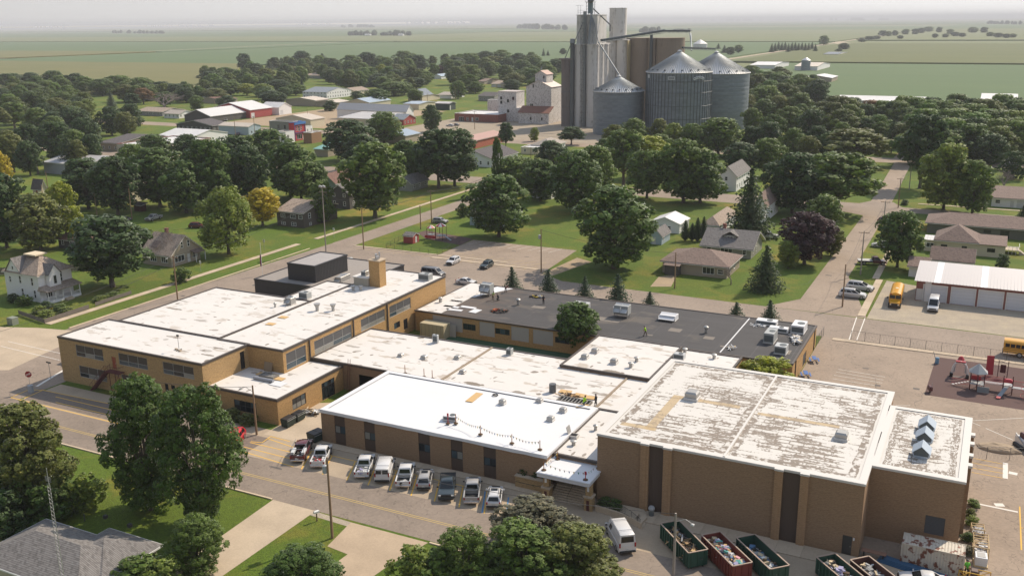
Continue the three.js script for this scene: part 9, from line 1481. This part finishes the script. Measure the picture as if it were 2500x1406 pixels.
// odds and ends
{ const t = thing('courtyard_container', 'tan plywood storage container in the school courtyard', 'container', -90.6,0,-147,0); Q().bevel(-2.6,2.6,0,2.7,-1.2,1.2,0.04).mesh('box', M('container_tan', [0.42,0.35,0.22], 0.8), t); for (let i = 0; i < 6; i++) Q().box(-2.3 + i * 0.85,-2.25 + i * 0.85,0.1,2.5,1.2,1.22).mesh('batten', fWood, t); Q().box(2.6,3.9,0,2.4,-1.1,-1.0).mesh('open_door', panelGrey, t); }
for (const [z, l] of [[-162.5, 'far'], [-154.6, 'near']]) { const t = thing('picnic_table', `${l} blue picnic table against the orange brick end wall`, 'table', -23.9,0.02, z, 0.3), m = M('picnic_blue', [0.05,0.13,0.36], 0.5); Q().bevel(-0.35,0.35,0.7,0.76,-0.9,0.9,0.02).mesh('top', m, t); for (const s of [-1,1]) { Q().bevel(s * 0.7 - 0.13, s * 0.7 + 0.13,0.42,0.47,-0.9,0.9,0.02).mesh('bench', m, t); Q().bar([-0.7,0, s * 0.6], [0.3,0.7, s * 0.6], 0.03).bar([0.7,0, s * 0.6], [-0.3,0.7, s * 0.6], 0.03).mesh('leg', trimM, t); } }
{ const t = thing('litter_bin', 'grey lidded litter bin beside the gym pilaster', 'bin', -31.9,0.1,-99.4); Q().cyl(0,0,0,0.32,0.34,0.8,14).mesh('body', coil, t); Q().lathe(0,0, [[0.38,0.8], [0.4,0.95], [0.3,1.15], [0.05,1.2]], 14).mesh('dome_lid', pGrey, t, 0.5); }
{ const t = thing('utility_cabinet', 'grey green utility cabinet on the left lawn', 'cabinet', -171,0,-118); Q().bevel(-0.8,0.8,0,1.5,-0.7,0.7,0.05).mesh('casing', M('cabinet_green', [0.22,0.24,0.19], 0.6), t); }
{ const c = new THREE.IcosahedronGeometry(1,4), q = c.attributes.position; for (let i = 0; i < q.count; i++) { const k = 0.8 + 0.4 * fbm(q.getX(i) * 0.45 + 0.5, q.getZ(i) * 0.45 + 0.5,5,4,9); q.setXYZ(i, q.getX(i) * k * 2.7, Math.max(-0.05, q.getY(i) * k * 0.75), q.getZ(i) * k * 1.5); } c.computeVertexNormals(); const m = put('dirt_pile', c, M('dirt', [0.34,0.26,0.18], 1, { bumpMap: asphaltBump, bumpScale: 0.1 })); m.position.set(5,0,-137.4); m.userData = { kind: 'stuff', label: 'brown heap of dug soil behind the construction fence', category: 'soil' }; }
{ const t = thing('skid_loader', 'white and red skid loader cut by the right edge', 'loader', 8.2,0.02,-139.4,0.5); Q().bevel(-0.8,0.8,0.5,1.4,-1.4,0.9,0.12).mesh('body', PT.white, t); Q().bevel(-0.6,0.6,1.4,2.1,-0.7,0.7,0.12).mesh('cab', pMar, t); for (const s of [-1,1]) { Q().bar([s * 0.85,1.7,-1.2], [s * 0.85,0.7,1.6], 0.1,0.1,4).mesh('lift_arm', pGrey, t); Q().bevel(s * 0.95 - 0.2, s * 0.95 + 0.2,0,0.6,-1.2,1.0,0.2).mesh('track', trimM, t); } Q().bevel(-0.95,0.95,0.15,0.8,1.5,2.2,0.05).mesh('bucket', coil, t); }

renderer.render(scene, camera);
